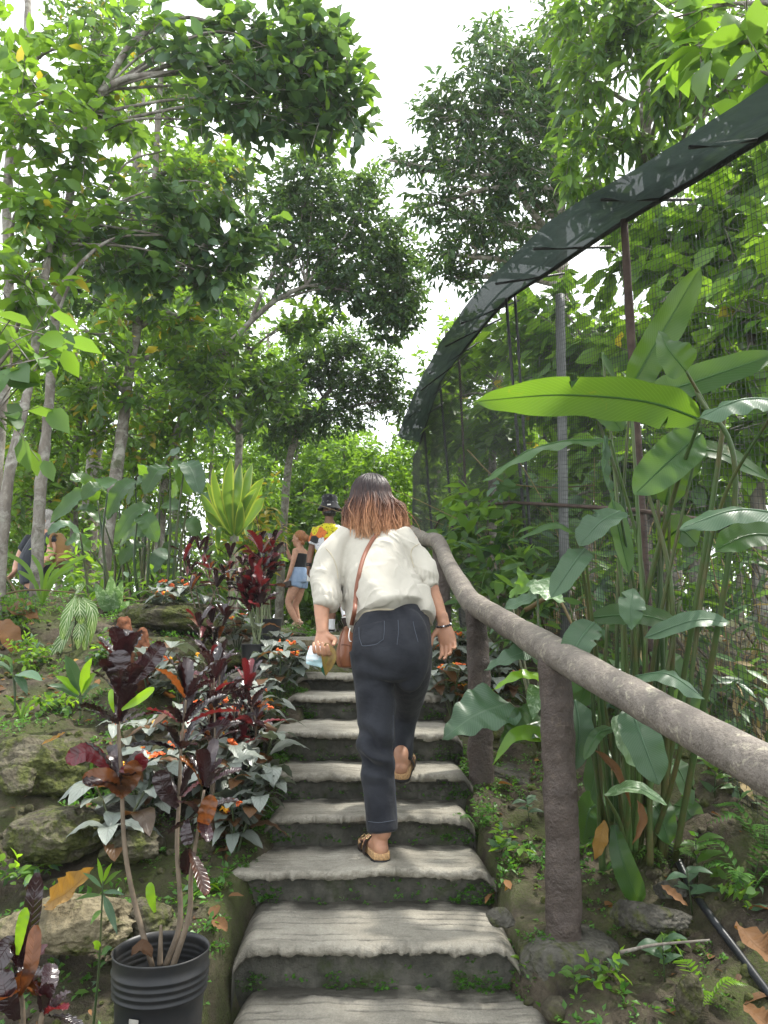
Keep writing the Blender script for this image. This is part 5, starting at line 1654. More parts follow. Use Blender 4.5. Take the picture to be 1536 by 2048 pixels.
def tree(name, label, trunk, rad_, blobs, leaf=('leaf_mid', 'leaf_bright', 'leaf_dark'), L=.12, W=.22, dens=.05, group=None, bark='bark', nleaf=9, hi=False, twigs=True, mix=(.2, .05), seed=0, droop=.25, limbs=True, k=12, extra=(), shell=.5, twig_len=2.2, bend=.2, upn=.8, cat='tree'):
    pts = [P(*t) for t in trunk]
    b = pts[0]
    g = np.array([b[0] + (b[0] - pts[min(1, len(pts) - 1)][0]) * .05, b[1], hg(b[0], b[1]) - .08])
    if b[2] > g[2] + .05: pts = [g] + pts
    T = thing(name, (pts[0][0], pts[0][1], pts[0][2]), label, cat, group)
    mb = MB()
    n = max(14, int(len(pts) * 12))
    path = tube(mb, pts, rad_, k, n, .22, seed + 2, scale=7)
    tr = mb.build('trunk', M[bark], T)
    if limbs:
        for bi, bb in enumerate(blobs):
            c, r = blob_world(bb)
            h = path[:, 2] < c[2] - .1
            cand = np.where(h)[0] if h.any() else np.arange(len(path))
            cand = cand[cand > len(path) * .3] if (cand > len(path) * .3).any() else cand
            dd = np.linalg.norm(path[cand] - c, axis=1)
            j = cand[np.argmin(dd)]
            a = path[j]
            if np.linalg.norm(c - a) < .15: continue
            f_ = j / (len(path) - 1)
            r0 = np.interp(f_, np.linspace(0, 1, len(rad_)), rad_) * .55
            rs = np.random.default_rng(seed * 31 + bi)
            mid = (a + c) / 2 + np.array([0, 0, .10]) * np.linalg.norm(c - a) + rs.normal(size=3) * .06 * np.linalg.norm(c - a)
            mb = MB()
            tube(mb, [a, mid, c, c + (c - mid) * .25], [r0, r0 * .7, r0 * .4, r0 * .12], 7, 22, .15, bi)
            for q in range(3):
                e = c + nrm(rs.normal(size=3)) * r * .75
                s_ = a + (mid - a) * rs.uniform(.6, 1)
                tube(mb, [mid * .4 + c * .6, (mid + e) / 2, e], [r0 * .4, r0 * .25, r0 * .1], 5, 12, .1, q)
            mb.build('branch', M[bark], T)
    for ex in extra:
        mb = MB(); tube(mb, [P(*t) for t in ex[0]], ex[1], 8, 40, .18, 7); mb.build('branch', M[bark], T)
    mb = MB()
    tw = mb if False else None
    twm = MB() if twigs else None
    crown(mb, blobs, L, W, dens, nleaf, droop, hi, mb if twigs else None, twig_len, mix, bend, seed, shell, upn=upn)
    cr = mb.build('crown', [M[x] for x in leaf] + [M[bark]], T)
    return T

G1 = 'slender pale trunked trees of the left grove'
tree('forest_tree', 'lichen spotted tree whose arching limbs carry broad leaves across the top', [(72, 1195, 5.9), (80, 990, 5.9), (96, 834, 6.0), (110, 640, 6.1), (135, 420, 6.1), (170, 260, 6.1), (205, 180, 6.1)], [.058, .048, .043, .039, .036, .032, .024],
     [(640, 150, 95, 100, 6.2), (520, 205, 110, 85, 6.1), (555, 75, 120, 50, 6.2), (690, 205, 55, 85, 6.3), (660, 110, 70, 60, 6.3), (400, 240, 80, 45, 6.0), (440, 130, 80, 45, 6.0), (585, 245, 90, 55, 6.2), (300, 60, 60, 50, 6.0), (470, 60, 80, 45, 6.1), (590, 130, 80, 60, 6.1), (500, 140, 80, 60, 6.3), (560, 180, 80, 50, 6.4), (630, 80, 60, 40, 6.3)],
     ('leaf_dark', 'leaf_bright', 'leaf_blue'), .155, .28, .056, G1, hi=True, mix=(.18, .25), seed=1, shell=.42,
     extra=[([(200, 185, 6.1), (250, 158, 6.05), (320, 148, 6.05), (400, 140, 6.1), (440, 115, 6.1)], [.034, .028, .022, .016]), ([(205, 180, 6.1), (265, 85, 6.05), (330, 50, 6.1), (380, 35, 6.1), (470, 60, 6.2)], [.03, .024, .018, .012])])
tree('forest_tree', 'thin pale tree with a mass of dark broad leaves hanging mid left', [(12, 998, 5.1), (35, 873, 5.2), (60, 760, 5.3), (78, 640, 5.4), (105, 480, 5.6), (150, 430, 5.8), (215, 410, 5.9)], [.042, .036, .032, .03, .026, .022, .016],
     [(400, 480, 110, 75, 6.4), (300, 440, 110, 70, 6.2), (490, 505, 60, 50, 6.5), (330, 545, 90, 60, 6.3), (430, 560, 80, 40, 6.5), (230, 510, 80, 60, 6.1), (420, 410, 70, 40, 6.4), (520, 450, 35, 30, 6.5)],
     ('leaf_dark', 'leaf_mid', 'leaf_blue'), .145, .28, .06, G1, hi=True, mix=(.25, .25), seed=2, shell=.42,
     extra=[([(78, 640, 5.4), (130, 560, 5.5), (220, 480, 5.8), (320, 470, 6.1)], [.018, .014, .008]), ([(110, 640, 5.8), (160, 520, 5.9), (240, 340, 6.0), (330, 300, 6.1)], [.012, .01, .006])])
tree('forest_tree', 'stout lichen trunk at the left photo edge with bright broad leaves', [(2, 830, 6.2), (12, 740, 6.2), (18, 600, 6.2), (14, 400, 6.2), (30, 220, 6.3), (55, 60, 6.3), (50, -100, 6.4)], [.054, .049, .045, .041, .038, .034, .024],
     [(70, 240, 90, 110, 5.6), (150, 330, 90, 90, 5.9), (40, 420, 80, 90, 5.4), (130, 470, 80, 80, 5.6), (60, 570, 90, 70, 5.2), (200, 110, 70, 90, 6.2), (30, 110, 50, 100, 5.9), (150, 200, 80, 60, 6.2), (240, 250, 60, 60, 6.2)],
     ('leaf_bright', 'leaf_mid', 'leaf_yellow'), .145, .27, .046, G1, hi=True, mix=(.45, .03), seed=3)
tree('forest_tree', 'grey trunk leaning right behind the arching broad leaved tree', [(205, 1150, 8.8), (232, 950, 8.9), (245, 860, 9.0), (262, 720, 9.1), (285, 600, 9.2), (305, 480, 9.3), (315, 250, 9.3), (330, 60, 9.4)], [.085, .08, .072, .066, .06, .05, .04, .03],
     [(330, 350, 90, 80, 9.4), (250, 620, 90, 80, 9.0), (380, 640, 80, 70, 9.2), (220, 760, 80, 70, 8.8), (330, 180, 110, 80, 9.6), (160, 660, 80, 70, 8.6), (400, 330, 80, 60, 9.4)],
     ('leaf_bright', 'leaf_mid', 'leaf_yellow'), .17, .26, .05, G1, mix=(.35, .06), seed=4)
tree('forest_tree', 'crooked grey trunk deep in the left grove with small leaves', [(190, 900, 11), (222, 780, 11), (236, 737, 11), (262, 655, 11), (280, 540, 11.2), (270, 380, 11.2), (290, 150, 11.4)], [.12, .10, .095, .09, .08, .07, .05],
     [(300, 560, 120, 110, 11.5), (180, 520, 110, 90, 11.4), (320, 420, 110, 90, 11.4), (430, 330, 90, 70, 11.5), (470, 360, 60, 50, 11.6), (200, 60, 120, 80, 11.6), (370, 720, 100, 90, 11), (140, 560, 90, 80, 11.3)],
     ('leaf_mid', 'leaf_dark', 'leaf_yellow'), .14, .25, .05, G1, mix=(.4, .06), seed=5)
tree('forest_tree', 'bright leaved understory tree filling the gaps of the left grove', [(150, 1150, 9.5), (148, 950, 9.5), (160, 800, 9.6), (150, 700, 9.6)], [.06, .05, .045, .03],
     [(150, 780, 110, 90, 9.5), (70, 860, 90, 90, 9.0), (250, 870, 90, 70, 9.8), (120, 950, 110, 70, 9.2), (300, 960, 90, 60, 10), (330, 830, 80, 70, 10), (40, 990, 60, 70, 8.8), (60, 700, 70, 60, 8.9)],
     ('leaf_bright', 'leaf_lime', 'leaf_yellow'), .15, .24, .055, G1, mix=(.18, .08), seed=6)
tree('forest_tree', 'dense rounded tree left of centre on a slanting forked trunk', [(330, 960, 10), (388, 785, 10), (420, 740, 10), (450, 700, 10), (505, 640, 10), (560, 595, 10), (612, 572, 10)], [.07, .058, .05, .046, .042, .036, .026],
     [(620, 370, 75, 75, 10.2), (690, 440, 90, 85, 10.3), (775, 500, 55, 80, 10.4), (780, 610, 65, 75, 10.4), (650, 520, 85, 70, 10.2), (560, 440, 60, 75, 10.1), (710, 570, 80, 60, 10.3), (645, 310, 40, 28, 10.2), (735, 375, 40, 45, 10.3), (805, 560, 45, 100, 10.4), (540, 540, 45, 50, 10)],
     ('leaf_dark', 'leaf_mid', 'leaf_blue'), .10, .27, .085, None, 'bark', mix=(.22, .2), seed=7, shell=.38,
     extra=[([(500, 645, 10), (522, 590, 10), (545, 545, 10), (560, 480, 10)], [.032, .026, .016]), ([(540, 612, 10), (565, 560, 10), (600, 500, 10)], [.03, .025, .014])])
tree('forest_tree', 'bright green tree filling the gap below the dense rounded tree', [(470, 1050, 10.8), (478, 900, 10.8), (480, 780, 10.8), (500, 700, 10.8)], [.07, .06, .05, .035],
     [(480, 720, 100, 75, 10.6), (560, 660, 85, 55, 10.8), (420, 800, 80, 60, 9.5), (440, 700, 50, 45, 9.5), (540, 790, 90, 60, 10.6), (390, 740, 60, 60, 9.6), (470, 610, 70, 60, 11), (620, 640, 60, 40, 10.9), (350, 620, 70, 60, 10.6)],
     ('leaf_mid', 'leaf_bright', 'leaf_blue'), .16, .26, .06, None, mix=(.35, .12), seed=8)
tree('forest_tree', 'dark small leaved tree hanging over the path beyond the two walkers', [(560, 1180, 13), (575, 950, 13), (600, 860, 13), (660, 780, 13)], [.08, .07, .06, .04],
     [(730, 770, 65, 45, 12.6), (660, 830, 90, 40, 12.8), (650, 720, 70, 50, 12.8), (780, 800, 35, 35, 12.5), (560, 850, 90, 45, 13), (700, 690, 60, 40, 12.8), (770, 740, 40, 40, 12.5), (600, 760, 60, 40, 13)],
     ('leaf_dark', 'leaf_mid', 'leaf_blue'), .09, .27, .085, None, mix=(.2, .15), seed=9, shell=.38)
tree('forest_tree', 'tall dark tree right of the sky gap with a pale bare trunk', [(1128, 1090, 9.4), (1124, 700, 9.4), (1118, 480, 9.4), (1112, 330, 9.4), (1095, 180, 9.4)], [.13, .12, .105, .09, .06],
     [(1000, 140, 85, 75, 9.2), (1100, 150, 80, 90, 9.4), (920, 240, 75, 75, 9.2), (1030, 250, 95, 85, 9.2), (960, 350, 90, 75, 9.2), (870, 320, 40, 28, 9.3), (800, 325, 40, 25, 9.3), (1060, 370, 80, 75, 9.2), (950, 440, 75, 50, 9.3), (860, 410, 50, 45, 9.3), (1020, 480, 80, 55, 9.4), (905, 510, 60, 45, 9.4), (930, 555, 40, 40, 9.5), (1130, 270, 60, 80, 9.4), (1160, 380, 50, 60, 9.4), (985, 75, 40, 35, 9.3), (870, 210, 40, 50, 9.2), (1110, 60, 45, 50, 9.6)],
     ('leaf_dark', 'leaf_blue', 'leaf_bright'), .125, .19, .085, None, 'bark_light', mix=(.35, .05), seed=10, shell=.40, bend=.3,
     extra=[([(1118, 480, 9.4), (1060, 420, 9.3), (1020, 350, 9.2), (960, 300, 9.2)], [.05, .035, .02]), ([(1116, 430, 9.4), (1122, 350, 9.3), (1130, 290, 9.3)], [.05, .04, .03])])
tree('forest_tree', 'tree with long drooping light green leaves above the net awning', [(1330, 900, 7.6), (1335, 600, 7.6), (1300, 360, 7.6), (1290, 200, 7.5), (1300, 50, 7.4)], [.11, .10, .08, .06, .04],
     [(1250, 70, 110, 70, 6.9), (1400, 60, 100, 80, 6.3), (1330, 180, 110, 75, 6.7), (1190, 170, 75, 70, 7.2), (1460, 170, 70, 80, 6.0), (1240, 280, 80, 60, 7.2), (1140, 60, 60, 70, 7.5), (1200, 10, 90, 40, 7), (1180, 380, 50, 50, 7.6), (1500, 40, 70, 80, 5.8), (1230, 430, 60, 50, 7.8), (1380, 300, 90, 50, 7.4), (1290, 10, 100, 50, 6.8), (1150, 290, 60, 60, 7.6), (1470, 330, 80, 50, 7.4)],
     ('leaf_mid', 'leaf_bright', 'leaf_dark'), .20, .16, .095, None, hi=True, mix=(.5, .12), seed=11, droop=.55, twig_len=2.0, bend=.35)
tree('forest_tree', 'tree with a few very large yellow green leaves at the top right corner', [(1640, 500, 3.4), (1640, 200, 3.5), (1600, 60, 3.5), (1560, -40, 3.5)], [.05, .045, .035, .02],
     [(1500, 60, 90, 90, 3.5), (1420, 90, 60, 60, 3.6), (1540, 150, 60, 80, 3.3), (1370, 30, 60, 50, 3.7)],
     ('leaf_bright', 'leaf_yellow', 'leaf_mid'), .20, .27, .016, None, hi=True, mix=(.10, .25), seed=12, droop=.6, bend=.35)
tree('sapling', 'broad leaved sapling whose large leaves hang in from the left photo edge', [(-90, 1250, 2.9), (-60, 950, 2.9), (-30, 780, 2.85), (20, 700, 2.8)], [.018, .015, .012, .006],
     [(35, 690, 45, 28, 2.8), (5, 735, 40, 30, 2.75), (0, 840, 40, 35, 2.8), (80, 720, 30, 20, 2.85), (-20, 640, 45, 35, 2.8)], ('leaf_mid', 'leaf_bright', 'leaf_dark'), .13, .30, .020, None, hi=True, mix=(.3, .2), seed=31, droop=.5, nleaf=5)
GE = 'broad leaved trees inside the wire enclosure'
for tr_, lab, bl, sd_, L_ in [
    ([(1180, 1150, 7.6), (1170, 900, 7.6), (1180, 700, 7.6)], 'tree behind the mesh between the grey pole and the rusty pole', [(1150, 700, 100, 70, 7.5), (1080, 790, 80, 60, 7.8), (1200, 820, 90, 60, 7.4), (1120, 620, 70, 50, 7.8), (1220, 640, 60, 60, 7.6), (1060, 680, 60, 60, 8), (1170, 930, 80, 60, 7.3)], 21, .20),
    ([(1390, 1150, 6.4), (1380, 800, 6.4), (1370, 560, 6.4)], 'tree behind the mesh over the upright banana like leaf', [(1370, 560, 100, 75, 6.3), (1300, 680, 80, 70, 6.4), (1430, 690, 80, 70, 6.1), (1330, 480, 70, 50, 6.5), (1460, 540, 60, 80, 6.0), (1380, 800, 90, 60, 6.3), (1450, 430, 70, 50, 6.1), (1390, 410, 70, 45, 6.5), (1490, 360, 60, 50, 6.4), (1280, 520, 60, 50, 6.8)], 22, .22),
    ([(1520, 1150, 5.4), (1510, 800, 5.4), (1500, 640, 5.4)], 'tree behind the mesh at the right photo edge', [(1500, 620, 60, 70, 5.3), (1480, 760, 70, 60, 5.3), (1530, 880, 60, 80, 5.2), (1450, 900, 70, 60, 5.5), (1530, 500, 40, 60, 5.3), (1680, 500, 120, 110, 5.2), (1800, 300, 140, 120, 5.0), (1650, 250, 120, 110, 5.2), (1850, 600, 130, 120, 4.6), (1700, 750, 100, 90, 4.9)], 23, .22),  # crown lobes beyond the right frame edge are added, unseen, to shade the enclosure
    ([(985, 1120, 9.0), (985, 900, 9.0), (990, 760, 9.0)], 'smaller tree behind the mesh beside the twin black poles', [(980, 800, 60, 60, 8.8), (930, 860, 55, 50, 9.2), (1000, 880, 70, 50, 8.6), (950, 740, 40, 50, 9), (1010, 700, 40, 60, 8.8), (900, 800, 35, 45, 9.4)], 24, .18),
    ([(1290, 1200, 5.6), (1290, 1000, 5.6), (1285, 920, 5.6)], 'shaded tree behind the mesh and the tall green stems', [(1280, 930, 90, 60, 5.6), (1200, 1030, 80, 60, 5.7), (1380, 1010, 90, 60, 5.4), (1110, 1010, 70, 60, 6)], 25, .18),
]:
    tree('enclosure_tree', lab, tr_, [.06, .05, .03], bl, ('leaf_bright', 'leaf_mid', 'leaf_yellow') if sd_ != 25 else ('leaf_dark', 'leaf_mid', 'leaf_blue'), L_, .28, .09, GE, hi=True, mix=(.4, .008), seed=sd_)

# trees far along the path
GF = 'slim light green trees far behind the walkers'
rs = np.random.default_rng(77)
for k in range(26):
    px = [590, 640, 700, 760, 820, 880, 540, 480, 420, 350, 280, 200, 120, 40, 930, 1000, 1100, 1220, 1350, 1480, 610, 680, 745, 820, -40, 560][k]
    Y = rs.uniform(13.5, 19) if k < 20 else rs.uniform(15, 20)
    if px > 900: Y = rs.uniform(10.5, 13)
    if px < 450: Y = rs.uniform(12, 17)
    top = {590: 860, 640: 840, 700: 870, 760: 890, 820: 910, 880: 860, 540: 800}.get(px, 560 if px < 500 else 640)
    if k in (20, 21, 22, 23): top = 930
    base_px = 1262
    bl = []
    nb = 7 if top > 700 else 11
    for q in range(nb):
        y = top + 40 + (1215 - top) * (q + rs.uniform(-.3, .3)) / nb
        bl.append((px + rs.normal(0, 42), y, rs.uniform(45, 80), rs.uniform(32, 55), Y + rs.normal(0, .4), .9))
    lab = 'slim light green forest tree far behind the walkers and trunks'
    tree('distant_tree', lab, [(px, 1250, Y), (px + rs.normal(0, 6), 1000, Y), (px + rs.normal(0, 12), top + 20, Y)], [.075, .06, .035], bl,
         ('leaf_bright', 'leaf_mid', 'leaf_lime'), .13, .26, .05 if 500 < px < 900 else (.026 if px <= 500 else .06), GF, 'bark_light' if k % 2 else 'bark', twigs=False, limbs=False, mix=(.35, .1), seed=100 + k, k=8, upn=.55)
# far wood that reads as one mass
mb = MB()
bl = []
for k in range(120):
    a = rs.uniform(-1, 1)
    Y = rs.uniform(21, 34)
    px = 768 + a * 950
    if px < 420 and rs.random() < .5: continue
    top = 985 - 230 * min(1, abs(px - 790) / 420)
    if px > 768: top -= 60 * min(1, (px - 768) / 200)
    bl.append((px, rs.uniform(top, 1240), rs.uniform(50, 90), rs.uniform(40, 70), Y, 1.5))
crown(mb, bl, .34, .28, .05, 8, .25, False, None, 2.0, (.35, .1), .2, 300)
tag(mb.build('far_forest', [M['leaf_bright'], M['leaf_mid'], M['leaf_lime']], None, (0, 26, 0)), 'far wood of light green foliage closing off the view', None, None, 'stuff')

print('LEAVES', NLEAF)
# ------------------------------------------------------------------ plants
def perp_frame(d):
    d = nrm(d)
    a = np.array([0, 0, 1.0]) if abs(d[2]) < .9 else np.array([1.0, 0, 0])
    s = nrm(np.cross(d, a))
    return s, np.cross(s, d)

def whorl(out, c, axis, n, L, w, rs, el=(-.3, 1.2), prof='strap', wave=.17, curve=.10, mats=('leaf_croton',), probs=(1,), fold=.25, freq=6, nseg=16, stalk=.012):
    """leaves round a stem tip; out(name, builder, material) receives each leaf"""
    s, u = perp_frame(axis)
    ax = nrm(axis)
    for k in range(n):
        a = k * 2.4 + rs.uniform(-.3, .3)
        e = rs.uniform(*el) if n > 1 else el[1]
        rd = s * math.cos(a) + u * math.sin(a)
        d = nrm(rd * math.cos(e) + ax * math.sin(e))
        l = L * rs.uniform(.65, 1.1)
        p0 = c + d * stalk
        p1 = c + d * l * .55 + ax * l * .04
        p2 = c + d * l + (-np.array([0, 0, 1.0]) * curve + rd * .1) * l * .6
        nn = nrm(ax * math.cos(e) - rd * math.sin(e) + rs.normal(size=3) * .15)
        m = MB()
        blade(m, [p0, p1, p2], w * rs.uniform(.8, 1.15), nn, prof, fold, wave, freq, nseg, 7, rs.uniform(0, 1), seed=int(rs.integers(1e6)), twist=rs.uniform(-.5, .5))
        out(m, mats[int(rs.choice(len(mats), p=probs))])

def croton(stems, whorls, label, base, L=.17, w=.022, seed=0, leafparts=True, smat='stem_brown', group=None, r=.006, mats=('leaf_croton', 'leaf_croton_red', 'leaf_croton_orange'), probs=(.80, .08, .12)):
    rs = np.random.default_rng(seed)
    T = thing('croton', base, label, 'plant', group)
    for st in stems:
        m = MB(); tube(m, st, [r * 1.3, r, r * .6], 8, len(st) * 8, .15, seed); m.build('stem', M[smat], T)
    acc = {}
    def out(m, mat):
        if leafparts: m.build('leaf', M[mat], T)
        else:
            if mat not in acc: acc[mat] = MB()
            a = acc[mat]
            for V, U, t in zip(m.V, m.U, m.T): pass
            a.add(m.V[0], m.FB[0][0], m.U[0], m.T[0])
    for (c, ax, n, Lf, el) in whorls:
        whorl(out, np.asarray(c), ax, n, L * Lf, w * Lf ** .5, rs, el, mats=mats, probs=probs)
    for mat, a in acc.items():
        a.build('foliage', M[mat], T)
    return T

# --- potted croton in the foreground
pc = P(323, 1898, 2.13)
k_ = (2.13 * CP + pc[2] * SP) / F
R0 = 94 * k_
pot = thing('nursery_pot', pc - np.array([0, 0, .30]), 'black ribbed plastic nursery pot with a square sticker at bottom left', 'plant pot')
mb = MB()
prof = [(R0 * .80, -.30), (R0 * .84, -.29)]
for z in np.linspace(-.27, -.105, 8): prof.append((R0 * (.845 + .10 * (z + .27) / .27), z))
for q in range(4):
    z = -.098 + q * .017
    rr = R0 * (.945 + .012 * q)
    prof += [(rr, z), (rr + .003, z + .004), (rr + .003, z + .007), (rr, z + .010)]
prof += [(R0 * .985, -.02), (R0 * 1.0, -.004), (R0 * 1.01, 0), (R0 * .985, .001), (R0 * .97, -.012)]
for q in range(4):
    z = -.022 - q * .014
    rr = R0 * (.962 - .010 * q)
    prof += [(rr, z), (rr + .002, z - .004), (rr, z - .008)]
prof += [(R0 * .90, -.10), (R0 * .88, -.15)]
lathe(mb, pc, prof, 56)
V = mb.V[0]
V[:, 0] += fbm(V * 6, 2, 3) * .004; V[:, 2] += fbm(V * 5, 2, 4) * .006
mb.build('pot_shell', M['pot_dusty'], pot)
mb = MB()
n = 40
a = np.linspace(0, 6.283, n, endpoint=False)
rings = [np.stack([pc[0] + R0 * .93 * f * np.cos(a), pc[1] + R0 * .93 * f * np.sin(a), pc[2] - .085 + 0 * a], 1) for f in (1, .75, .5, .25, .02)]
V = np.concatenate(rings); V[:, 2] += fbm(V * 22, 3, 8) * .014
mb.add(V, ringfaces(5, n)); mb.build('potting_soil', M['soil'], pot)
mb = MB(); sc_ = P(276, 1957, 2.13); ang = math.atan2(sc_[1] - pc[1] - .09, sc_[0] - pc[0]); dr = np.array([-.257, -.966, 0])
pp = pc + dr * (R0 * .938 + .002); box(mb, pp + np.array([-.0, 0, -.128]), (.0125, .001, .012), [nrm(np.cross([0, 0, 1], dr)), dr, np.array([0, 0, 1])]); mb.build('sticker', M['sticker'], pot)
mb = MB(); blade(mb, [P(262, 1912, 2.10), P(285, 1898, 2.1), P(305, 1915, 2.1)], .022, (0, -.5, 1), 'oval', .6, .15, 3, 12, 7); tag(mb.build('dead_leaf', M['leaf_dead'], None, P(285, 1910, 2.1)), 'curled pale brown dead leaf lying in the black pot', 'leaf')

S1 = [P(305, 1935, 2.13), P(268, 1800, 2.15), P(249, 1690, 2.16), P(243, 1560, 2.17), P(237, 1450, 2.18), P(241, 1350, 2.2)]
S2 = [P(330, 1935, 2.14), P(360, 1840, 2.17), P(354, 1700, 2.2), P(358, 1600, 2.22), P(362, 1500, 2.24), P(372, 1400, 2.26)]
S3 = [P(345, 1935, 2.13), P(378, 1830, 2.14), P(382, 1750, 2.14), P(396, 1660, 2.14), P(408, 1580, 2.15)]
S4 = [P(320, 1930, 2.12), P(322, 1850, 2.12)]
up = np.array([0, 0, 1.0])
CT = croton([S1, S2, S3, S4], [
    (S1[5], (.05, 0, 1), 10, 1.1, (.7, 1.4)), (S1[4], (0, 0, 1), 8, 1.0, (.0, 1.1)), (S1[3] - [0, 0, .02], (0, 0, 1), 6, .95, (.1, 1.1)), (P(240, 1400, 2.19), (0, 0, 1), 6, 1.0, (.3, 1.2)),
    (S2[5], (0, 0, 1), 8, 1.0, (.6, 1.4)), (S2[4], (0, 0, 1), 8, 1.0, (.1, 1.1)), (P(366, 1450, 2.25), (0, 0, 1), 7, .95, (.3, 1.2)), (S2[3], (0, 0, 1), 4, .9, (.4, 1.2)),
    (S3[4], (.1, 0, 1), 8, .9, (.5, 1.3)), (P(400, 1630, 2.14), (0, 0, 1), 5, .8, (-.6, .6)), (P(375, 1690, 2.14), (0, 0, 1), 2, .8, (-1.3, -.8)),
], 'tall dark purple croton rising out of the black ribbed pot', S1[0], .16, .020, 3)
for pts, w_ in (([(243, 1420, 2.1), (275, 1400, 2.08), (308, 1376, 2.06)], .012), ([(228, 1425, 2.1), (222, 1400, 2.09), (223, 1378, 2.1)], .007), ([(310, 1825, 2.11), (302, 1795, 2.1), (300, 1765, 2.1)], .0115)):
    m = MB(); blade(m, [P(*p) for p in pts], w_, (.2, -1, .3), 'strap', .15, .1, 4, 14, 7, .8); m.build('leaf', M['leaf_lime'], CT)
for pts, w_, mt in (([(238, 1590, 2.16), (215, 1555, 2.12), (165, 1560, 2.1)], .024, 'leaf_croton_orange'), ([(240, 1595, 2.16), (262, 1560, 2.13), (270, 1520, 2.12)], .024, 'leaf_croton_orange'), ([(225, 1545, 2.2), (180, 1505, 2.18), (132, 1522, 2.16)], .026, 'leaf_croton_red'), ([(240, 1540, 2.16), (275, 1535, 2.14), (287, 1508, 2.12)], .02, 'leaf_croton_red'),
                    ([(355, 1615, 2.2), (330, 1580, 2.16), (318, 1540, 2.15)], .024, 'leaf_croton'), ([(400, 1665, 2.12), (412, 1630, 2.1), (425, 1590, 2.1)], .022, 'leaf_croton_orange'), ([(375, 1640, 2.14), (372, 1665, 2.12), (378, 1690, 2.12)], .016, 'leaf_croton'), ([(262, 1370, 2.18), (295, 1330, 2.14), (328, 1285, 2.12)], .026, 'leaf_croton'), ([(242, 1385, 2.17), (240, 1340, 2.13), (240, 1300, 2.13)], .03, 'leaf_croton')):
    m = MB(); blade(m, [P(*p) for p in pts], w_, (.15, -1, .35), 'strap', .22, .22, 5, 18, 7, .6, seed=int(w_ * 1e4)); m.build('leaf', M[mt], CT)

# --- croton at the bottom left corner
b2 = P(40, 2200, 1.62); b2[2] = hg(b2[0], b2[1])
C2 = croton([[b2, P(45, 2080, 1.65), P(35, 1960, 1.66)], [b2, P(75, 2100, 1.6), P(85, 2020, 1.6)]], [
    (P(38, 1960, 1.66), (0, 0, 1), 7, .9, (-.2, .7)), (P(30, 2010, 1.62), (-.2, -.2, 1), 9, .9, (.1, 1.2)), (P(85, 2030, 1.6), (.2, 0, 1), 7, .75, (.0, 1.2))],
    'glossy dark croton cut off by the bottom left corner of the photo', b2, .115, .019, 8)
for pts, w_, mt in (([(40, 1935, 1.66), (60, 1850, 1.64), (75, 1745, 1.64)], .017, 'leaf_croton'), ([(35, 1910, 1.62), (42, 1860, 1.61), (52, 1815, 1.61)], .0105, 'leaf_lime'), ([(40, 1930, 1.65), (22, 1890, 1.62), (-15, 1940, 1.6)], .02, 'leaf_croton'), ([(40, 1990, 1.6), (62, 1930, 1.6), (72, 1850, 1.62)], .014, 'leaf_croton_orange'), ([(35, 2040, 1.6), (12, 1990, 1.57), (2, 1940, 1.58)], .022, 'leaf_croton'), ([(85, 2030, 1.6), (90, 1990, 1.58), (108, 1970, 1.57)], .014, 'leaf_croton')):
    m = MB(); blade(m, [P(*p) for p in pts], w_, (.3, -1, .3), 'strap', .2, .2, 5, 16, 7, .6, seed=int(w_ * 1e4)); m.build('leaf', M[mt], C2)

# --- crotons along the bed
def bed_croton(px, top, bot, Y, label, seed, n=3, spread=22, probs=(.84, .09, .07), L=.165, whl=2):
    rs = np.random.default_rng(seed)
    base = P(px, bot, Y); base[2] = min(base[2], hg(base[0], base[1]) + .02)
    st, wh = [], []
    for k in range(n):
        t = P(px + rs.normal(0, spread), top + rs.uniform(0, 50), Y + rs.normal(0, .1))
        mid = (base + t) / 2 + rs.normal(size=3) * .02
        st.append([base + rs.normal(size=3) * [.02, .02, 0], mid, t])
        for q in range(whl + 1):
            c = t + (mid - t) * q / (whl + .6)
            wh.append((c, (0, 0, 1), int(rs.integers(4, 7)), rs.uniform(.8, 1.1), (.0, 1.2) if q else (.5, 1.4)))
    return croton(st, wh, label, base, L, .0185, seed, False, probs=probs, r=.005)
bed_croton(432, 1335, 1560, 3.2, 'dark purple croton between the potted croton and the middle steps', 31, 4, 18)
bed_croton(475, 1375, 1560, 3.5, 'dark croton with red veined leaves nearest the left edge of the steps', 32, 3, 16, (.6, .3, .1))
bed_croton(505, 1400, 1560, 3.7, 'low bronze croton among orange flowers beside the middle steps', 33, 2, 15, (.4, .2, .4), .13)
bed_croton(425, 1205, 1330, 4.7, 'dark leggy croton in front of the rough mossy boulder', 34, 3, 30)
bed_croton(405, 1105, 1255, 5.6, 'dark maroon croton under the tall striped leaf plant', 36, 3, 34)
bed_croton(455, 1100, 1250, 5.9, 'maroon croton behind the two black pots', 37, 4, 34, (.6, .3, .1))
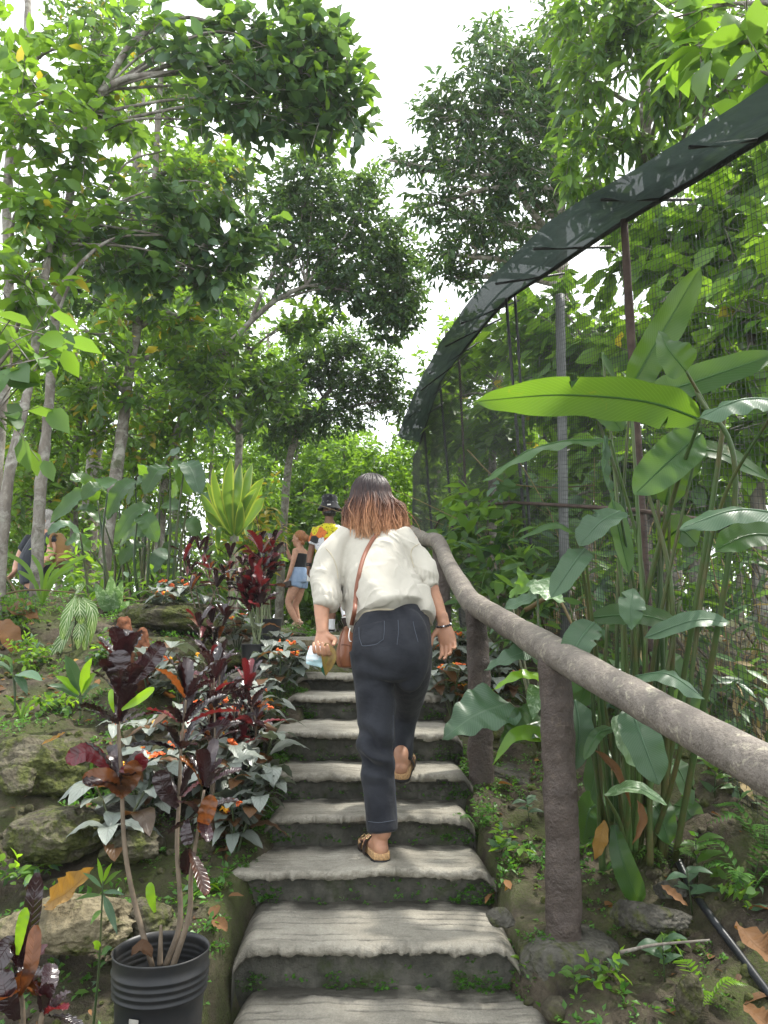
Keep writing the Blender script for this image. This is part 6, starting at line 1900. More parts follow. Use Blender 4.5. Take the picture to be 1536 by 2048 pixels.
def potted(px, top, ptop, pbot, Y, label, plabel, seed, w=56):
    c = P(px, ptop, Y); k = (Y * CP + c[2] * SP) / F
    h = (pbot - ptop) * k; r = w * k / 2
    p = thing('nursery_pot', c - np.array([0, 0, h]), plabel, 'plant pot')
    m = MB(); pr = [(r * .78, -h), (r * .82, -h + .01)]
    for q in range(7): pr += [(r * (.84 + .022 * q), -h + .02 + (h - .04) * q / 7), (r * (.86 + .022 * q), -h + .028 + (h - .04) * q / 7)]
    pr += [(r, -.004), (r * 1.02, 0), (r * .97, -.002), (r * .93, -.05), (.002, -.055)]
    lathe(m, c, pr, 32); m.build('pot_shell', M['pot'], p)
    rs = np.random.default_rng(seed); st, wh = [], []
    for q in range(7):
        t = P(px - 14 + rs.normal(0, 20), top + rs.uniform(0, 55), Y + rs.normal(0, .1))
        b = c + np.array([rs.uniform(-.5, .5) * r, rs.uniform(-.5, .5) * r, -.055])
        st.append([b, (b + t) / 2 + rs.normal(size=3) * .02, t])
        for q2 in range(3): wh.append((t + (b - t) * q2 * .16, (0, 0, 1), int(rs.integers(4, 7)), rs.uniform(.75, 1.05), (.1, 1.3)))
    croton(st, wh, label, c + np.array([0, 0, -.055]), .17, .024, seed, False, probs=(.5, .42, .08), r=.0055, smat='stem_pale')
potted(536, 1090, 1238, 1282, 5.3, 'red and purple croton with bare pale stems in the upper black pot', 'black pot holding the red croton left of the top landing', 41)
potted(514, 1150, 1288, 1345, 4.9, 'dark croton growing in the lower of two black pots', 'lower black pot half hidden by orange flowers', 42, 62)

# --- orange flowered silver leaved plants
def flame_plant(seed, name='flame_violet'):
    rs = np.random.default_rng(seed)
    T = thing(name, (0, 0, 0), 'silver leaved plant with orange flowers', 'flower', 'orange flowered silver leaved plants by the steps')
    sil, brz = MB(), MB()
    ns = int(rs.integers(3, 5))
    for k in range(ns):
        a = k * 6.28 / ns + rs.uniform(-.4, .4)
        h = rs.uniform(.10, .22)
        t = np.array([math.cos(a) * rs.uniform(.03, .11), math.sin(a) * rs.uniform(.03, .11), h])
        m = MB(); tube(m, [np.array([0, 0, -.03]), t * .5 + [0, 0, .02], t], [.005, .004, .003], 6, 10); m.build('stem', M['stem_green'], T)
        for lev in range(3):
            c = t * (1 - .28 * lev)
            for q in range(2 if lev else 4):
                b = a + q * (3.14 if lev else 1.57) + lev * 1.57 + rs.uniform(-.3, .3)
                e = rs.uniform(-.15, .45)
                l = rs.uniform(.095, .16) * (1 if lev else .85)
                d = np.array([math.cos(b) * math.cos(e), math.sin(b) * math.cos(e), math.sin(e)])
                p = [c + d * .006, c + d * l * .5 + [0, 0, .008], c + d * l - np.array([0, 0, l * .28])]
                nn = np.array([-d[0] * d[2], -d[1] * d[2], 1.0]) + rs.normal(size=3) * .15
                blade(brz if rs.random() < .2 else sil, p, l * rs.uniform(.21, .27), nn, 'oval', .12, .08, 5, 11, 7, rs.uniform(0, 1), seed=int(rs.integers(1e6)))
        if rs.random() < .55:
            f = MB()
            for q in range(int(rs.integers(4, 8))):
                c = t + np.array([rs.normal(0, .012), rs.normal(0, .012), .012 + rs.uniform(0, .014)])
                dd = nrm(rs.normal(size=3) * .6 + [0, 0, .8])
                y_ = 1 if rs.random() < .22 else 0
                for z in range(5):
                    s, u = perp_frame(dd)
                    g = s * math.cos(z * 1.257) + u * math.sin(z * 1.257)
                    ball(f, c + g * .0045 + dd * .003, .0050, .0050, .0036, 5, 7, mat=y_)
                tube(f, [c - dd * .012, c], [.002, .0035], 6, 3, mat=y_)
            f.build('flower', [M['petal_orange'], M['petal_yellow']], T)
    if sil.n: sil.build('foliage', M['leaf_silver'], T)
    if brz.n: brz.build('bronze_foliage', M['leaf_bronze'], T)
    return T
FP = [flame_plant(s) for s in (501, 502, 503, 504, 505, 506)]
used = set()
SPOTS = [
    (345, 1225, 1.1, 'orange flowered silver plant in front of the mossy boulder, its flower head highest of all'), (318, 1262, 1.0, 'orange flowered plant directly right of the white veined leaves'),
    (420, 1268, 1.1, 'orange flowered plant right of the reddish fern stump among dark crotons'), (475, 1300, .9, 'orange flowered plant touching the lower black pot'),
    (500, 1282, .8, 'small orange flowered plant between the two black pots'), (548, 1345, 1.1, 'orange and yellow flowered plant in front of the lower black pot'),
    (590, 1362, 1.0, 'orange flowered plant at the left end of the uppermost steps'), (560, 1405, 1.0, 'orange flowered plant below the pale boulder and above the wide middle step'),
    (300, 1395, 1.1, 'orange flowered plant right behind the top of the tallest croton'), (365, 1420, 1.1, 'orange flowered plant half hidden behind the tallest croton'),
    (430, 1440, .9, 'orange flowered plant between two dark crotons of the bed'), (520, 1460, .95, 'orange flowered plant hanging toward the fifth step'),
    (500, 1510, 1.05, 'yellow and orange flowered plant leaning over the fourth step'), (455, 1540, 1.0, 'orange flowered plant left of the fourth step under a croton'),
    (520, 1590, 1.1, 'orange flowered plant whose leaves spread over the third step'), (440, 1610, 1.1, 'orange flowered plant in the middle of the bed by the third step'),
    (490, 1660, 1.15, 'lowest orange and yellow flowered plant leaning onto the wide step'), (400, 1640, 1.0, 'orange flowered plant directly behind the right stem of the potted croton'),
    (325, 1600, 1.0, 'orange flowered plant between the two tall croton stems'), (290, 1665, 1.0, 'orange flowered plant right of the flat grey slab'),
    (235, 1715, 1.0, 'orange flowered plant with thin leaves above the black pot'), (270, 1560, 1.0, 'orange flowered plant right of the big mossy boulder'),
    (350, 1520, 1.0, 'orange flowered plant below the yellowish rock'), (470, 1705, .95, 'silver leaved plant drooping beside the lower steps'),
    (420, 1500, 1.0, 'orange flowered plant at the foot of the dark purple croton'),
    (885, 1395, 1.05, 'orange and yellow flowered plant right of the jeans'), (915, 1370, 1.0, 'orange flowered plant below the hanging right hand'),
    (905, 1430, 1.0, 'orange flowered plant left of the second railing post'), (990, 1355, 1.0, 'silver leaved plant right of the second railing post'),
    (1010, 1420, .95, 'silver leaved plant behind the lobed philodendron leaf'), (925, 1330, .9, 'orange flowered plant at the base of the third railing post'),
]
for k, (px, py, sc, lab) in enumerate(SPOTS):
    g = on_ground(px, py)
    v = k % 6
    sc *= 1.2
    src = FP[v]
    if v not in used:
        used.add(v); o = src; o.location = g; o.rotation_euler = (0, 0, k * 1.3); o.scale = (sc,) * 3; o['label'] = lab
    else:
        o = copy_tree(src, g, k * 1.3, sc, lab)
for k, (px, py, sc, lab) in enumerate([(1010, 1862, .35, 'tiny green seedling left of the nearest post footing'), ]):
    pass

# --- white veined plant, spotted leaf plant, lime seedlings
def leafy(name, label, base, leaves, mat, stem='stem_green', cat='plant', prof='oval', fold=.15, wave=.05, nseg=14, parts=True, sr=.004, group=None):
    T = thing(name, base, label, cat, group)
    acc = MB()
    for lf in leaves:
        pts, w_, nn = lf[0], lf[1], lf[2]
        mt = lf[3] if len(lf) > 3 else mat
        m = MB(); blade(m, pts, w_, nn, prof, fold, wave, 4, nseg, 7, RNG.uniform(0, 1), seed=int(RNG.integers(1e6)))
        m.build('leaf', M[mt], T)
        if sr:
            m = MB(); b = np.asarray(base, float); p = np.asarray(pts[0], float)
            tube(m, [b + (p - b) * .0, b * .5 + p * .5 + np.array([0, 0, .03]), p], [sr * 1.3, sr, sr * .7], 6, 12); m.build('stem', M[stem], T)
    return T
Y = 5.0
lv = []
for (x0, y0, x1, y1, x2, y2, w_) in [(152, 1190, 135, 1235, 120, 1290, .06), (158, 1195, 160, 1225, 162, 1250, .055), (165, 1195, 185, 1225, 180, 1290, .05), (150, 1240, 120, 1290, 100, 1340, .06), (160, 1240, 158, 1268, 155, 1300, .055), (150, 1188, 160, 1175, 150, 1172, .04), (140, 1260, 112, 1300, 108, 1345, .055), (168, 1230, 172, 1270, 168, 1310, .04)]:
    lv.append(([P(x0, y0, Y), P(x1, y1, Y - .08), P(x2, y2, Y - .06)], w_ * .75, (RNG.uniform(-.3, .3), -1, .45)))
leafy('zebra_plant', 'plant with drooping yellow green leaves strongly veined in white', P(150, 1340, 5.0), lv, 'leaf_zebra', wave=.04)
lv = []
for (x0, y0, x2, y2, w_) in [(225, 1230, 222, 1150, .05), (225, 1235, 245, 1160, .045), (228, 1240, 190, 1165, .05), (230, 1240, 205, 1200, .04), (228, 1240, 260, 1200, .04), (225, 1240, 232, 1185, .04)]:
    lv.append(([P(x0, y0, 5.9), P((x0 + x2) / 2, (y0 + y2) / 2, 5.85), P(x2, y2, 5.8)], w_, (.1, -1, .3)))
leafy('spotted_plant', 'pale spotted upright leaves below the dark green paddle leaves', P(226, 1262, 5.9), lv, 'leaf_spotted')
lv = []
for (x0, y0, x2, y2, w_, mt) in [(160, 1385, 130, 1310, .034, 'leaf_grey'), (162, 1385, 185, 1315, .032, 'leaf_lime'), (158, 1390, 110, 1352, .024, 'leaf_lime'), (162, 1390, 205, 1335, .022, 'leaf_bright'), (158, 1395, 95, 1370, .022, 'leaf_grey'), (164, 1395, 200, 1370, .022, 'leaf_grey')]:
    lv.append(([P(x0, y0, 4.0), P((x0 + x2) / 2, (y0 + y2) / 2 - 6, 3.95), P(x2, y2, 3.9)], w_, (.2, -.8, .7), mt))
leafy('broad_leaf_seedling', 'young plant with pale broad leaves below the white veined plant', P(160, 1440, 4.0), lv, 'leaf_lime')
lv = []
for (x0, y0, x2, y2, w_) in [(30, 1350, 85, 1362, .03), (25, 1345, -20, 1330, .03), (30, 1352, 55, 1390, .022), (25, 1350, 10, 1310, .022)]:
    lv.append(([P(x0, y0, 3.9), P((x0 + x2) / 2, (y0 + y2) / 2 - 8, 3.85), P(x2, y2, 3.8)], w_, (.1, -.6, .9)))
leafy('broad_leaf_seedling', 'flat grey green leaves at the left photo edge above the boulder', P(30, 1420, 3.9), lv, 'leaf_grey')
lv = []
for (x0, y0, x2, y2, w_, mt) in [(205, 1770, 195, 1715, .006, 'leaf_bright'), (206, 1765, 225, 1725, .006, 'leaf_lime'), (208, 1770, 245, 1740, .006, 'leaf_bright'), (203, 1775, 165, 1745, .006, 'leaf_grey'), (205, 1785, 250, 1790, .006, 'leaf_grey'), (203, 1790, 150, 1800, .006, 'leaf_mid'), (207, 1790, 235, 1870, .011, 'leaf_grey'), (203, 1820, 180, 1850, .007, 'leaf_mid'), (200, 1900, 185, 1885, .010, 'leaf_lime'), (203, 1910, 225, 1895, .009, 'leaf_grey')]:
    lv.append(([P(x0, y0, 2.2), P((x0 + x2) / 2, (y0 + y2) / 2 - 4, 2.19), P(x2, y2, 2.17)], w_, (.2, -.9, .5), mt))
T = leafy('thin_weed', 'spindly weed with narrow leaves on one thin stem left of the black pot', P(190, 2060, 2.2), lv, 'leaf_bright', sr=0, prof='lance')
m = MB(); tube(m, [P(186, 2060, 2.2), P(198, 1930, 2.2), P(206, 1760, 2.2)], [.0035, .003, .002], 6, 24); m.build('stem', M['stem_green'], T)

# striped cordyline
T = thing('cordyline', P(462, 1240, 6.6), 'tall plant with upright yellow edged striped leaves left of the walkers', 'plant')
m = MB(); tube(m, [P(458, 1245, 6.6), P(465, 1130, 6.6), P(470, 1060, 6.6)], [.022, .018, .014], 8, 20, .2); m.build('stem', M['stem_pale'], T)
for (x1, y1, x2, y2, w_) in [(455, 1000, 462, 915, .055), (475, 990, 480, 925, .055), (490, 990, 505, 925, .055), (440, 1010, 425, 935, .05), (500, 1000, 528, 955, .05), (425, 1030, 400, 985, .045), (512, 1020, 528, 995, .055), (430, 1045, 410, 1020, .04), (495, 1045, 495, 1075, .05), (465, 1010, 470, 950, .05), (485, 1020, 515, 975, .05), (445, 1030, 412, 960, .045), (440, 1060, 436, 1110, .04), (478, 1050, 482, 1000, .045)]:
    c = P(468 + (x1 - 468) * .2, 1072, 6.6)
    m = MB(); blade(m, [c, P(x1, y1, 6.55 + RNG.uniform(-.15, .1)), P(x2, y2, 6.5 + RNG.uniform(-.2, .1))], w_, (RNG.uniform(-.4, .4), -1, .25), 'cord', .3, .06, 3, 16, 7, RNG.uniform(0, 1)); m.build('leaf', M['leaf_stripe'], T)
def shrub(name, label, base, blobs, leaf, L, W, dens, seed, mix=(.2, .05), droop=.2, cat='shrub', hi=True, group=None, stems=5, nleaf=8, bend=.2):
    b = np.asarray(base, float)
    T = thing(name, b, label, cat, group)
    m = MB(); crown(m, blobs, L, W, dens * .16, nleaf, droop, hi, None, 2.0, mix, bend, seed)
    m.build('foliage', [M[x] for x in leaf], T)
    rs = np.random.default_rng(seed)
    for q in range(stems):
        c, r = blob_world(blobs[q % len(blobs)])
        e = c + rs.normal(size=3) * r * .3
        kk = .25 if name == 'weed' else 1
        m = MB(); tube(m, [b + rs.normal(size=3) * [.04, .04, 0] * kk, (b + e) / 2 + rs.normal(size=3) * .04 * kk, e], [.012 * kk, .009 * kk, .005 * kk], 6, 14, .15, q); m.build('stem', M['stem_brown'], T)
    return T
shrub('croton_bush', 'bushy yellow leaved croton behind the striped cordyline', P(530, 1230, 7.4), [(515, 1010, 40, 50, 7.3), (495, 1070, 45, 45, 7.2), (525, 1070, 35, 50, 7.4), (500, 1120, 45, 40, 7.3)], ('leaf_bright', 'leaf_yellow', 'leaf_mid'), .12, .16, .35, 61, (.45, .1))

# --- left paddle leaved clump
T = thing('heliconia', P(280, 1230, 6.9), 'large clump of dark green paddle leaves in the left middle ground', 'plant')
rs = np.random.default_rng(9)
HL = [(235, 960, 100, 1045, .085), (270, 960, 215, 1040, .08), (290, 965, 300, 935, .07), (340, 935, 290, 990, .08), (370, 925, 400, 990, .08), (255, 1010, 295, 960, .075), (300, 1010, 230, 1085, .06), (275, 1035, 315, 1085, .07), (345, 1000, 380, 960, .075), (210, 1050, 150, 1020, .06), (160, 1065, 95, 1070, .05), (240, 1090, 300, 1070, .07), (250, 1100, 300, 1045, .07), (370, 1040, 400, 1085, .06), (330, 1070, 390, 1060, .06), (195, 1000, 140, 960, .07), (340, 1110, 300, 1150, .06), (380, 990, 340, 930, .07), (360, 1090, 320, 1130, .06), (180, 1100, 130, 1090, .06), (300, 1120, 350, 1160, .05), (260, 1140, 230, 1110, .05), (320, 955, 360, 905, .07), (215, 985, 165, 1000, .06), (385, 1020, 420, 1000, .06), (310, 1030, 360, 1020, .07), (290, 1090, 240, 1130, .06)]
for k, (x0, y0, x1, y1, w_) in enumerate(HL):
    Y = 6.6 + rs.uniform(-.45, .5)
    b = P(280 + (x0 - 280) * .75 + rs.normal(0, 12), 1225, Y + .1); b[2] = hg(b[0], b[1])
    p0, p2 = P(x0, y0, Y), P(x1, y1, Y - rs.uniform(.0, .3))
    pm = (p0 + p2) / 2 + np.array([0, -.03, .07])
    m = MB(); blade(m, [p0, pm, p2], w_ * 1.15, (rs.uniform(-.5, .5), -1, rs.uniform(.3, 1.3)), 'paddle', .2, .10, 5, 18, 7, rs.uniform(0, .8), seed=k, tear=int(rs.integers(0, 3))); m.build('leaf', M['leaf_grey' if k % 6 == 4 else 'leaf_big'], T)
    m = MB(); tube(m, [b, (b + p0) / 2 + rs.normal(size=3) * .03, p0], [.014, .011, .006], 7, 20); m.build('stem', M['stem_green'], T)

# --- big heliconia at the right
T = thing('heliconia', P(1270, 1740, 3.0), 'huge banana like plant with paddle leaves beside the wire mesh', 'plant')
def hl(pts, w_, nn, mat='leaf_big', stem=None, prof='paddle', fold=.15, wave=.06, tear=0, twist=0.0, seed=0, n=26, freq=4, sr=.011):
    W = [P(*p) for p in pts]
    m = MB(); blade(m, W, w_, nn, prof, fold, wave, freq, n, 9, RNG.uniform(.2, .9), rib=.0042 if prof == 'paddle' else .002, tear=tear, twist=twist, seed=seed or int(RNG.integers(1e6))); m.build('leaf', M[mat], T)
    if stem:
        if stem[1] < 1640:
            stem = (1262 + (stem[0] - 1275) * .25, 1745 + RNG.uniform(-15, 20), 3.0, stem[:3]) + tuple(stem[3:])
        b = P(stem[0], stem[1], stem[2]); mid = [P(*s) for s in stem[3:]] if len(stem) > 3 else [(b + W[0]) / 2 + RNG.normal(size=3) * .015]
        m = MB(); tube(m, [b] + mid + [W[0]], [sr * .95, sr * .7, sr * .4], 9, 40, tint=RNG.uniform(0, 1)); m.build('stem', M['stem_green'], T)
hl([(1400, 838, 2.42), (1290, 803, 2.40), (1120, 790, 2.38), (950, 803, 2.40)], .074, (.05, -.72, -.62), 'leaf_big', (1262, 1750, 3.0, (1275, 1300, 2.9), (1345, 1000, 2.7)), fold=.18, wave=.09, n=60, seed=3, sr=.014, tear=2)
hl([(1262, 775, 2.85), (1310, 690, 2.82), (1402, 532, 2.78)], .072, (.3, -1, .1), 'leaf_big', (1240, 1740, 3.05, (1235, 1200, 3.0)), fold=.25, wave=.08, n=30)
hl([(1372, 742, 2.35), (1338, 700, 2.33), (1318, 660, 2.36)], .066, (.3, -1, -.35), 'leaf_big', (1440, 900, 2.5, (1420, 830, 2.45)), prof='heart', fold=.2)
hl([(1560, 800, 2.15), (1480, 800, 2.1), (1392, 838, 2.1)], .058, (.1, -.55, 1), 'leaf_grey', (1360, 1500, 2.7, (1430, 1050, 2.5)), fold=-.35, wave=.12)
hl([(1300, 792, 2.6), (1400, 760, 2.6), (1560, 705, 2.6)], .062, (.1, -.9, .3), 'leaf_big', None, fold=.2)
hl([(1185, 800, 2.9), (1215, 825, 2.88), (1245, 862, 2.88)], .055, (.2, -1, -.2), 'leaf_big', (1260, 1100, 2.95))
hl([(1205, 705, 3.0), (1215, 730, 2.98), (1235, 765, 2.98)], .022, (.4, -1, .2), 'leaf_big', (1240, 1100, 3.0), prof='lance')
hl([(1222, 880, 2.75), (1130, 882, 2.7), (1050, 905, 2.68), (965, 962, 2.7)], .048, (.0, -.35, .95), 'leaf_big', (1290, 1200, 2.9), fold=-.3, wave=.16)
hl([(1400, 868, 2.6), (1340, 920, 2.58), (1268, 990, 2.6)], .075, (-.3, -1, .1), 'leaf_big', (1310, 1300, 2.8), wave=.10)
hl([(1210, 872, 2.7), (1206, 940, 2.68), (1225, 1000, 2.66)], .026, (.6, -1, .1), 'leaf_grey', (1265, 1560, 2.9, (1245, 1200, 2.8)), fold=.7, wave=.25, twist=.7)
hl([(1225, 1000, 2.66), (1240, 1070, 2.64), (1258, 1148, 2.64)], .038, (.2, -1, .3), 'leaf_big', None, fold=.25)
hl([(1240, 1022, 2.6), (1200, 1045, 2.52), (1158, 1092, 2.5)], .058, (-.15, -.7, .9), 'leaf_grey', (1290, 1350, 2.8), tear=2)
hl([(1152, 1068, 2.55), (1105, 1046, 2.5), (1030, 1082, 2.48)], .024, (0, -.6, .9), 'leaf_big', (1195, 1560, 2.8, (1180, 1250, 2.7)), fold=-.5, prof='lance')
hl([(1170, 1098, 2.55), (1145, 1130, 2.5), (1102, 1196, 2.5)], .045, (-.3, -.9, .5), 'leaf_grey', (1215, 1600, 2.8, (1190, 1300, 2.7)))
hl([(1580, 1030, 2.2), (1470, 1020, 2.15), (1358, 1058, 2.15)], .055, (0, -.6, .9), 'leaf_grey', None, fold=-.3, tear=2)
hl([(1580, 1075, 2.3), (1500, 1070, 2.28), (1430, 1100, 2.28)], .05, (0, -.8, .5), 'leaf_big')
hl([(1268, 1178, 2.55), (1262, 1215, 2.5), (1263, 1260, 2.5)], .046, (.1, -.9, .5), 'leaf_grey', (1275, 1660, 2.8), prof='oval', tear=3)
hl([(1188, 1245, 2.55), (1160, 1280, 2.5), (1130, 1338, 2.5)], .052, (-.2, -.9, .45), 'leaf_grey', (1225, 1640, 2.8), tear=2)
hl([(1272, 1352, 2.5), (1335, 1348, 2.42), (1410, 1398, 2.4)], .052, (.05, -.5, 1), 'leaf_grey', (1270, 1700, 2.8), fold=-.2)
hl([(1262, 1415, 2.5), (1285, 1480, 2.42), (1318, 1570, 2.4)], .060, (-.1, -.9, .5), 'leaf_grey', (1260, 1700, 2.8))
hl([(1240, 1430, 2.55), (1255, 1480, 2.5), (1280, 1535, 2.5)], .050, (.3, -.9, .4), 'leaf_spotted', (1250, 1700, 2.8))
hl([(1180, 1235, 2.7), (1280, 1230, 2.65), (1370, 1255, 2.65)], .045, (0, -.8, .5), 'leaf_big', (1240, 1600, 2.9))
hl([(1290, 1275, 2.6), (1390, 1240, 2.55), (1460, 1245, 2.55)], .038, (0, -.7, .7), 'leaf_grey', (1280, 1600, 2.9))
hl([(1228, 1650, 2.75), (1245, 1720, 2.7), (1278, 1805, 2.7)], .040, (-.4, -1, .2), 'leaf_big', None, prof='strap')
hl([(1150, 1400, 2.75), (1158, 1460, 2.7), (1150, 1540, 2.7)], .052, (.2, -1, .2), 'leaf_grey', (1200, 1700, 2.9))
hl([(1210, 1590, 2.6), (1270, 1575, 2.55), (1335, 1610, 2.55)], .030, (0, -.5, .9), 'leaf_spotted', (1250, 1700, 2.8))
hl([(1225, 1455, 2.6), (1195, 1470, 2.55), (1168, 1520, 2.55)], .022, (0, -.6, .8), 'leaf_big', (1235, 1690, 2.8))
hl([(1340, 940, 2.75), (1420, 900, 2.7), (1540, 960, 2.65)], .045, (0, -.8, .5), 'leaf_big', (1330, 1300, 2.9))
hl([(1330, 1010, 2.8), (1350, 950, 2.78), (1400, 905, 2.78)], .060, (.2, -1, .1), 'leaf_big', (1310, 1400, 2.9))
hl([(1320, 1090, 2.85), (1360, 1060, 2.8), (1395, 1090, 2.8)], .06, (.1, -1, .2), 'leaf_big', (1300, 1500, 2.9))
for s in [((1330, 1720, 2.95), (1325, 1300, 2.85), (1316, 1000, 2.8)), ((1300, 1760, 2.95), (1290, 1300, 2.85), (1262, 800, 2.85)), ((1320, 1735, 2.95), (1345, 1220, 2.75), (1290, 960, 2.75)), ((1350, 1720, 2.9), (1470, 1000, 2.45), (1392, 780, 2.4)), ((1205, 1740, 2.9), (1200, 1500, 2.85), (1215, 1250, 2.8)), ((1300, 1730, 2.85), (1305, 1520, 2.8), (1360, 1200, 2.75))]:
    m = MB(); tube(m, [P(*p) for p in s], [.012, .009, .006], 9, 40, tint=RNG.uniform(0, 1)); m.build('stem', M['stem_green'], T)
m = MB(); blade(m, [P(1190, 1500, 2.65), P(1230, 1540, 2.6), P(1265, 1620, 2.6)], .018, (.2, -1, .2), 'lance', .7, .2, 3, 16, 7, .4); m.build('withered_leaf', M['leaf_dead'], T)
m = MB(); blade(m, [P(1275, 1600, 2.65), P(1282, 1640, 2.62), P(1265, 1690, 2.62)], .02, (.2, -1, .2), 'lance', .7, .2, 3, 16, 7, .5); m.build('withered_leaf', M['leaf_dead'], T)
m = MB(); blade(m, [P(1210, 1640, 2.68), P(1200, 1680, 2.66), P(1190, 1720, 2.66)], .026, (.2, -1, .3), 'oval', .2, .2, 3, 12, 7, .5); m.build('withered_leaf', M['leaf_dead_gold'], T)

rs = np.random.default_rng(44)
for (x0, y0, dx, dy) in [(1180, 1420, -30, 90), (1215, 1500, -35, 100), (1300, 1420, 60, 80), (1330, 1520, 55, 90), (1250, 1330, -40, 80), (1205, 1350, -50, 70), (1290, 1600, 50, 90), (1230, 1590, -40, 95), (1340, 1400, 70, 60), (1190, 1610, -25, 80), (1270, 1510, 10, 110), (1350, 1610, 50, 70), (1170, 1330, -40, 60), (1310, 1320, 60, 50)]:
    Y = rs.uniform(2.85, 3.25)
    hl([(x0, y0, Y), (x0 + dx * .5, y0 + dy * .35 - 12, Y - .06), (x0 + dx, y0 + dy, Y - .08)], rs.uniform(.045, .065), (rs.uniform(-.4, .4), -1, rs.uniform(.2, .7)), 'leaf_big', None, tear=int(rs.integers(0, 2)))
# --- philodendron by the second post
b = P(1080, 1500, 3.2)
lv = [([P(1018, 1405, 3.0), P(950, 1430, 2.92), P(884, 1478, 2.9)], .115, (-.1, -.75, .8), 'leaf_grey'),
      ([P(1085, 1440, 2.95), P(1040, 1455, 2.9), P(1000, 1490, 2.9)], .075, (-.2, -.9, .5), 'leaf_big'),
      ([P(1090, 1470, 2.9), P(1030, 1470, 2.85), P(985, 1530, 2.85)], .03, (-.4, -.9, .3), 'leaf_lime'),
      ([P(1085, 1292, 3.05), P(1030, 1310, 2.98), P(968, 1340, 2.96)], .06, (-.1, -.6, .9), 'leaf_grey'),
      ([P(1090, 1360, 2.95), P(1040, 1350, 2.9), P(985, 1380, 2.88)], .032, (0, -.6, .9), 'leaf_lime'),
      ([P(1085, 1375, 2.95), P(1072, 1400, 2.92), P(1065, 1440, 2.9)], .045, (-.2, -1, .3), 'leaf_spotted'),
      ([P(1075, 1160, 3.4), P(1095, 1185, 3.35), P(1130, 1205, 3.3)], .075, (.1, -.7, .8), 'leaf_spotted'),
      ([P(1020, 1190, 3.6), P(1045, 1170, 3.55), P(1035, 1130, 3.55)], .05, (.1, -.7, .8), 'leaf_mid'),
      ([P(1010, 1215, 3.5), P(1060, 1195, 3.45), P(1080, 1175, 3.45)], .04, (.1, -.7, .8), 'leaf_grey'),
      ([P(1090, 1420, 3.0), P(1110, 1440, 2.98), P(1140, 1500, 2.98)], .05, (.2, -1, .2), 'leaf_big')]
leafy('philodendron', 'philodendron with broad lobed leaves between the two nearest posts', b, lv, 'leaf_grey', prof='heart', fold=.12, wave=.12, nseg=22, sr=.006)

# --- shrubs, ferns and undergrowth
shrub('shrub', 'leafy shrub with grey green leaves behind the far end of the railing', on_ground(965, 1180), [(950, 1010, 55, 50, 5.6), (985, 990, 40, 40, 5.4), (930, 1060, 45, 40, 5.6), (985, 1060, 50, 45, 5.3), (955, 1120, 60, 50, 5.2), (1000, 1140, 55, 55, 5.0), (900, 1030, 35, 30, 6)], ('leaf_mid', 'leaf_grey', 'leaf_dark'), .14, .25, .20, 71, (.3, .2))
shrub('shrub', 'dark shrub in deep shade just inside the mesh behind the railing', (1.15, 5.2, hg(1.15, 5.2)), [(1040, 1100, 80, 70, 5.3), (1090, 1180, 80, 70, 4.7), (980, 1190, 70, 60, 5.0), (1060, 1250, 90, 60, 4.4), (1130, 1100, 70, 60, 5.0)], ('leaf_dark', 'leaf_mid', 'leaf_blue'), .13, .16, .30, 72, (.3, .2))
shrub('shrub', 'shaded undergrowth shrub inside the mesh behind the green stems', (1.75, 4.0, hg(1.75, 4)), [(1200, 1150, 80, 70, 4.6), (1290, 1130, 80, 80, 4.4), (1220, 1260, 80, 70, 4.2), (1330, 1230, 80, 70, 4.0)], ('leaf_dark', 'leaf_mid', 'leaf_blue'), .16, .14, .28, 73, (.3, .2))
shrub('shrub', 'shaded feathery shrub inside the mesh at the right photo edge', (2.1, 4.0, hg(2.1, 4)), [(1420, 1180, 80, 70, 4.0), (1500, 1120, 60, 70, 3.9), (1400, 1300, 80, 80, 3.8), (1490, 1290, 70, 70, 3.7), (1450, 1420, 80, 70, 3.6), (1510, 1500, 60, 70, 3.5), (1400, 1480, 60, 60, 3.6)], ('leaf_dark', 'leaf_mid', 'leaf_straw'), .15, .10, .26, 74, (.3, .1), .45)
shrub('shrub', 'low green shrub closing the path behind the walkers', (-.7, 14.5, hg(-.7, 14.5)), [(600, 1120, 55, 60, 14), (660, 1110, 55, 60, 14.2), (560, 1180, 55, 50, 13.8), (630, 1210, 60, 45, 13.6), (700, 1190, 55, 55, 14), (760, 1150, 55, 60, 14), (590, 1040, 45, 50, 14.5), (720, 1060, 50, 50, 14.6)], ('leaf_bright', 'leaf_lime', 'leaf_mid'), .15, .25, .30, 75, (.2, .25))
shrub('shrub', 'bright shrub between the grey haired person and the paddle leaves', (-2.6, 7.6, hg(-2.6, 7.6)), [(150, 1120, 60, 50, 7.6), (200, 1160, 60, 50, 7.4), (120, 1190, 50, 30, 7.2), (240, 1190, 50, 40, 7.2)], ('leaf_bright', 'leaf_mid', 'leaf_lime'), .12, .2, .20, 76, (.3, .2))
shrub('shrub', 'tangle of green leaves behind the grey haired person', (-4.6, 10.5, hg(-4.6, 10.5)), [(30, 1080, 60, 60, 10.6), (10, 1150, 60, 50, 10.4), (120, 1020, 60, 50, 10.8), (60, 1010, 50, 50, 10.6), (150, 1080, 50, 60, 10.8)], ('leaf_bright', 'leaf_mid', 'leaf_straw'), .13, .22, .22, 77, (.3, .15))
shrub('shrub', 'low leafy undergrowth beneath the paddle leaved clump', (-2.0, 6.2, hg(-2.0, 6.2)), [(250, 1200, 70, 30, 6.2), (340, 1180, 70, 40, 6.6), (420, 1170, 60, 40, 6.8), (190, 1215, 50, 25, 5.9)], ('leaf_mid', 'leaf_bright', 'leaf_grey'), .10, .22, .22, 78, (.3, .2))
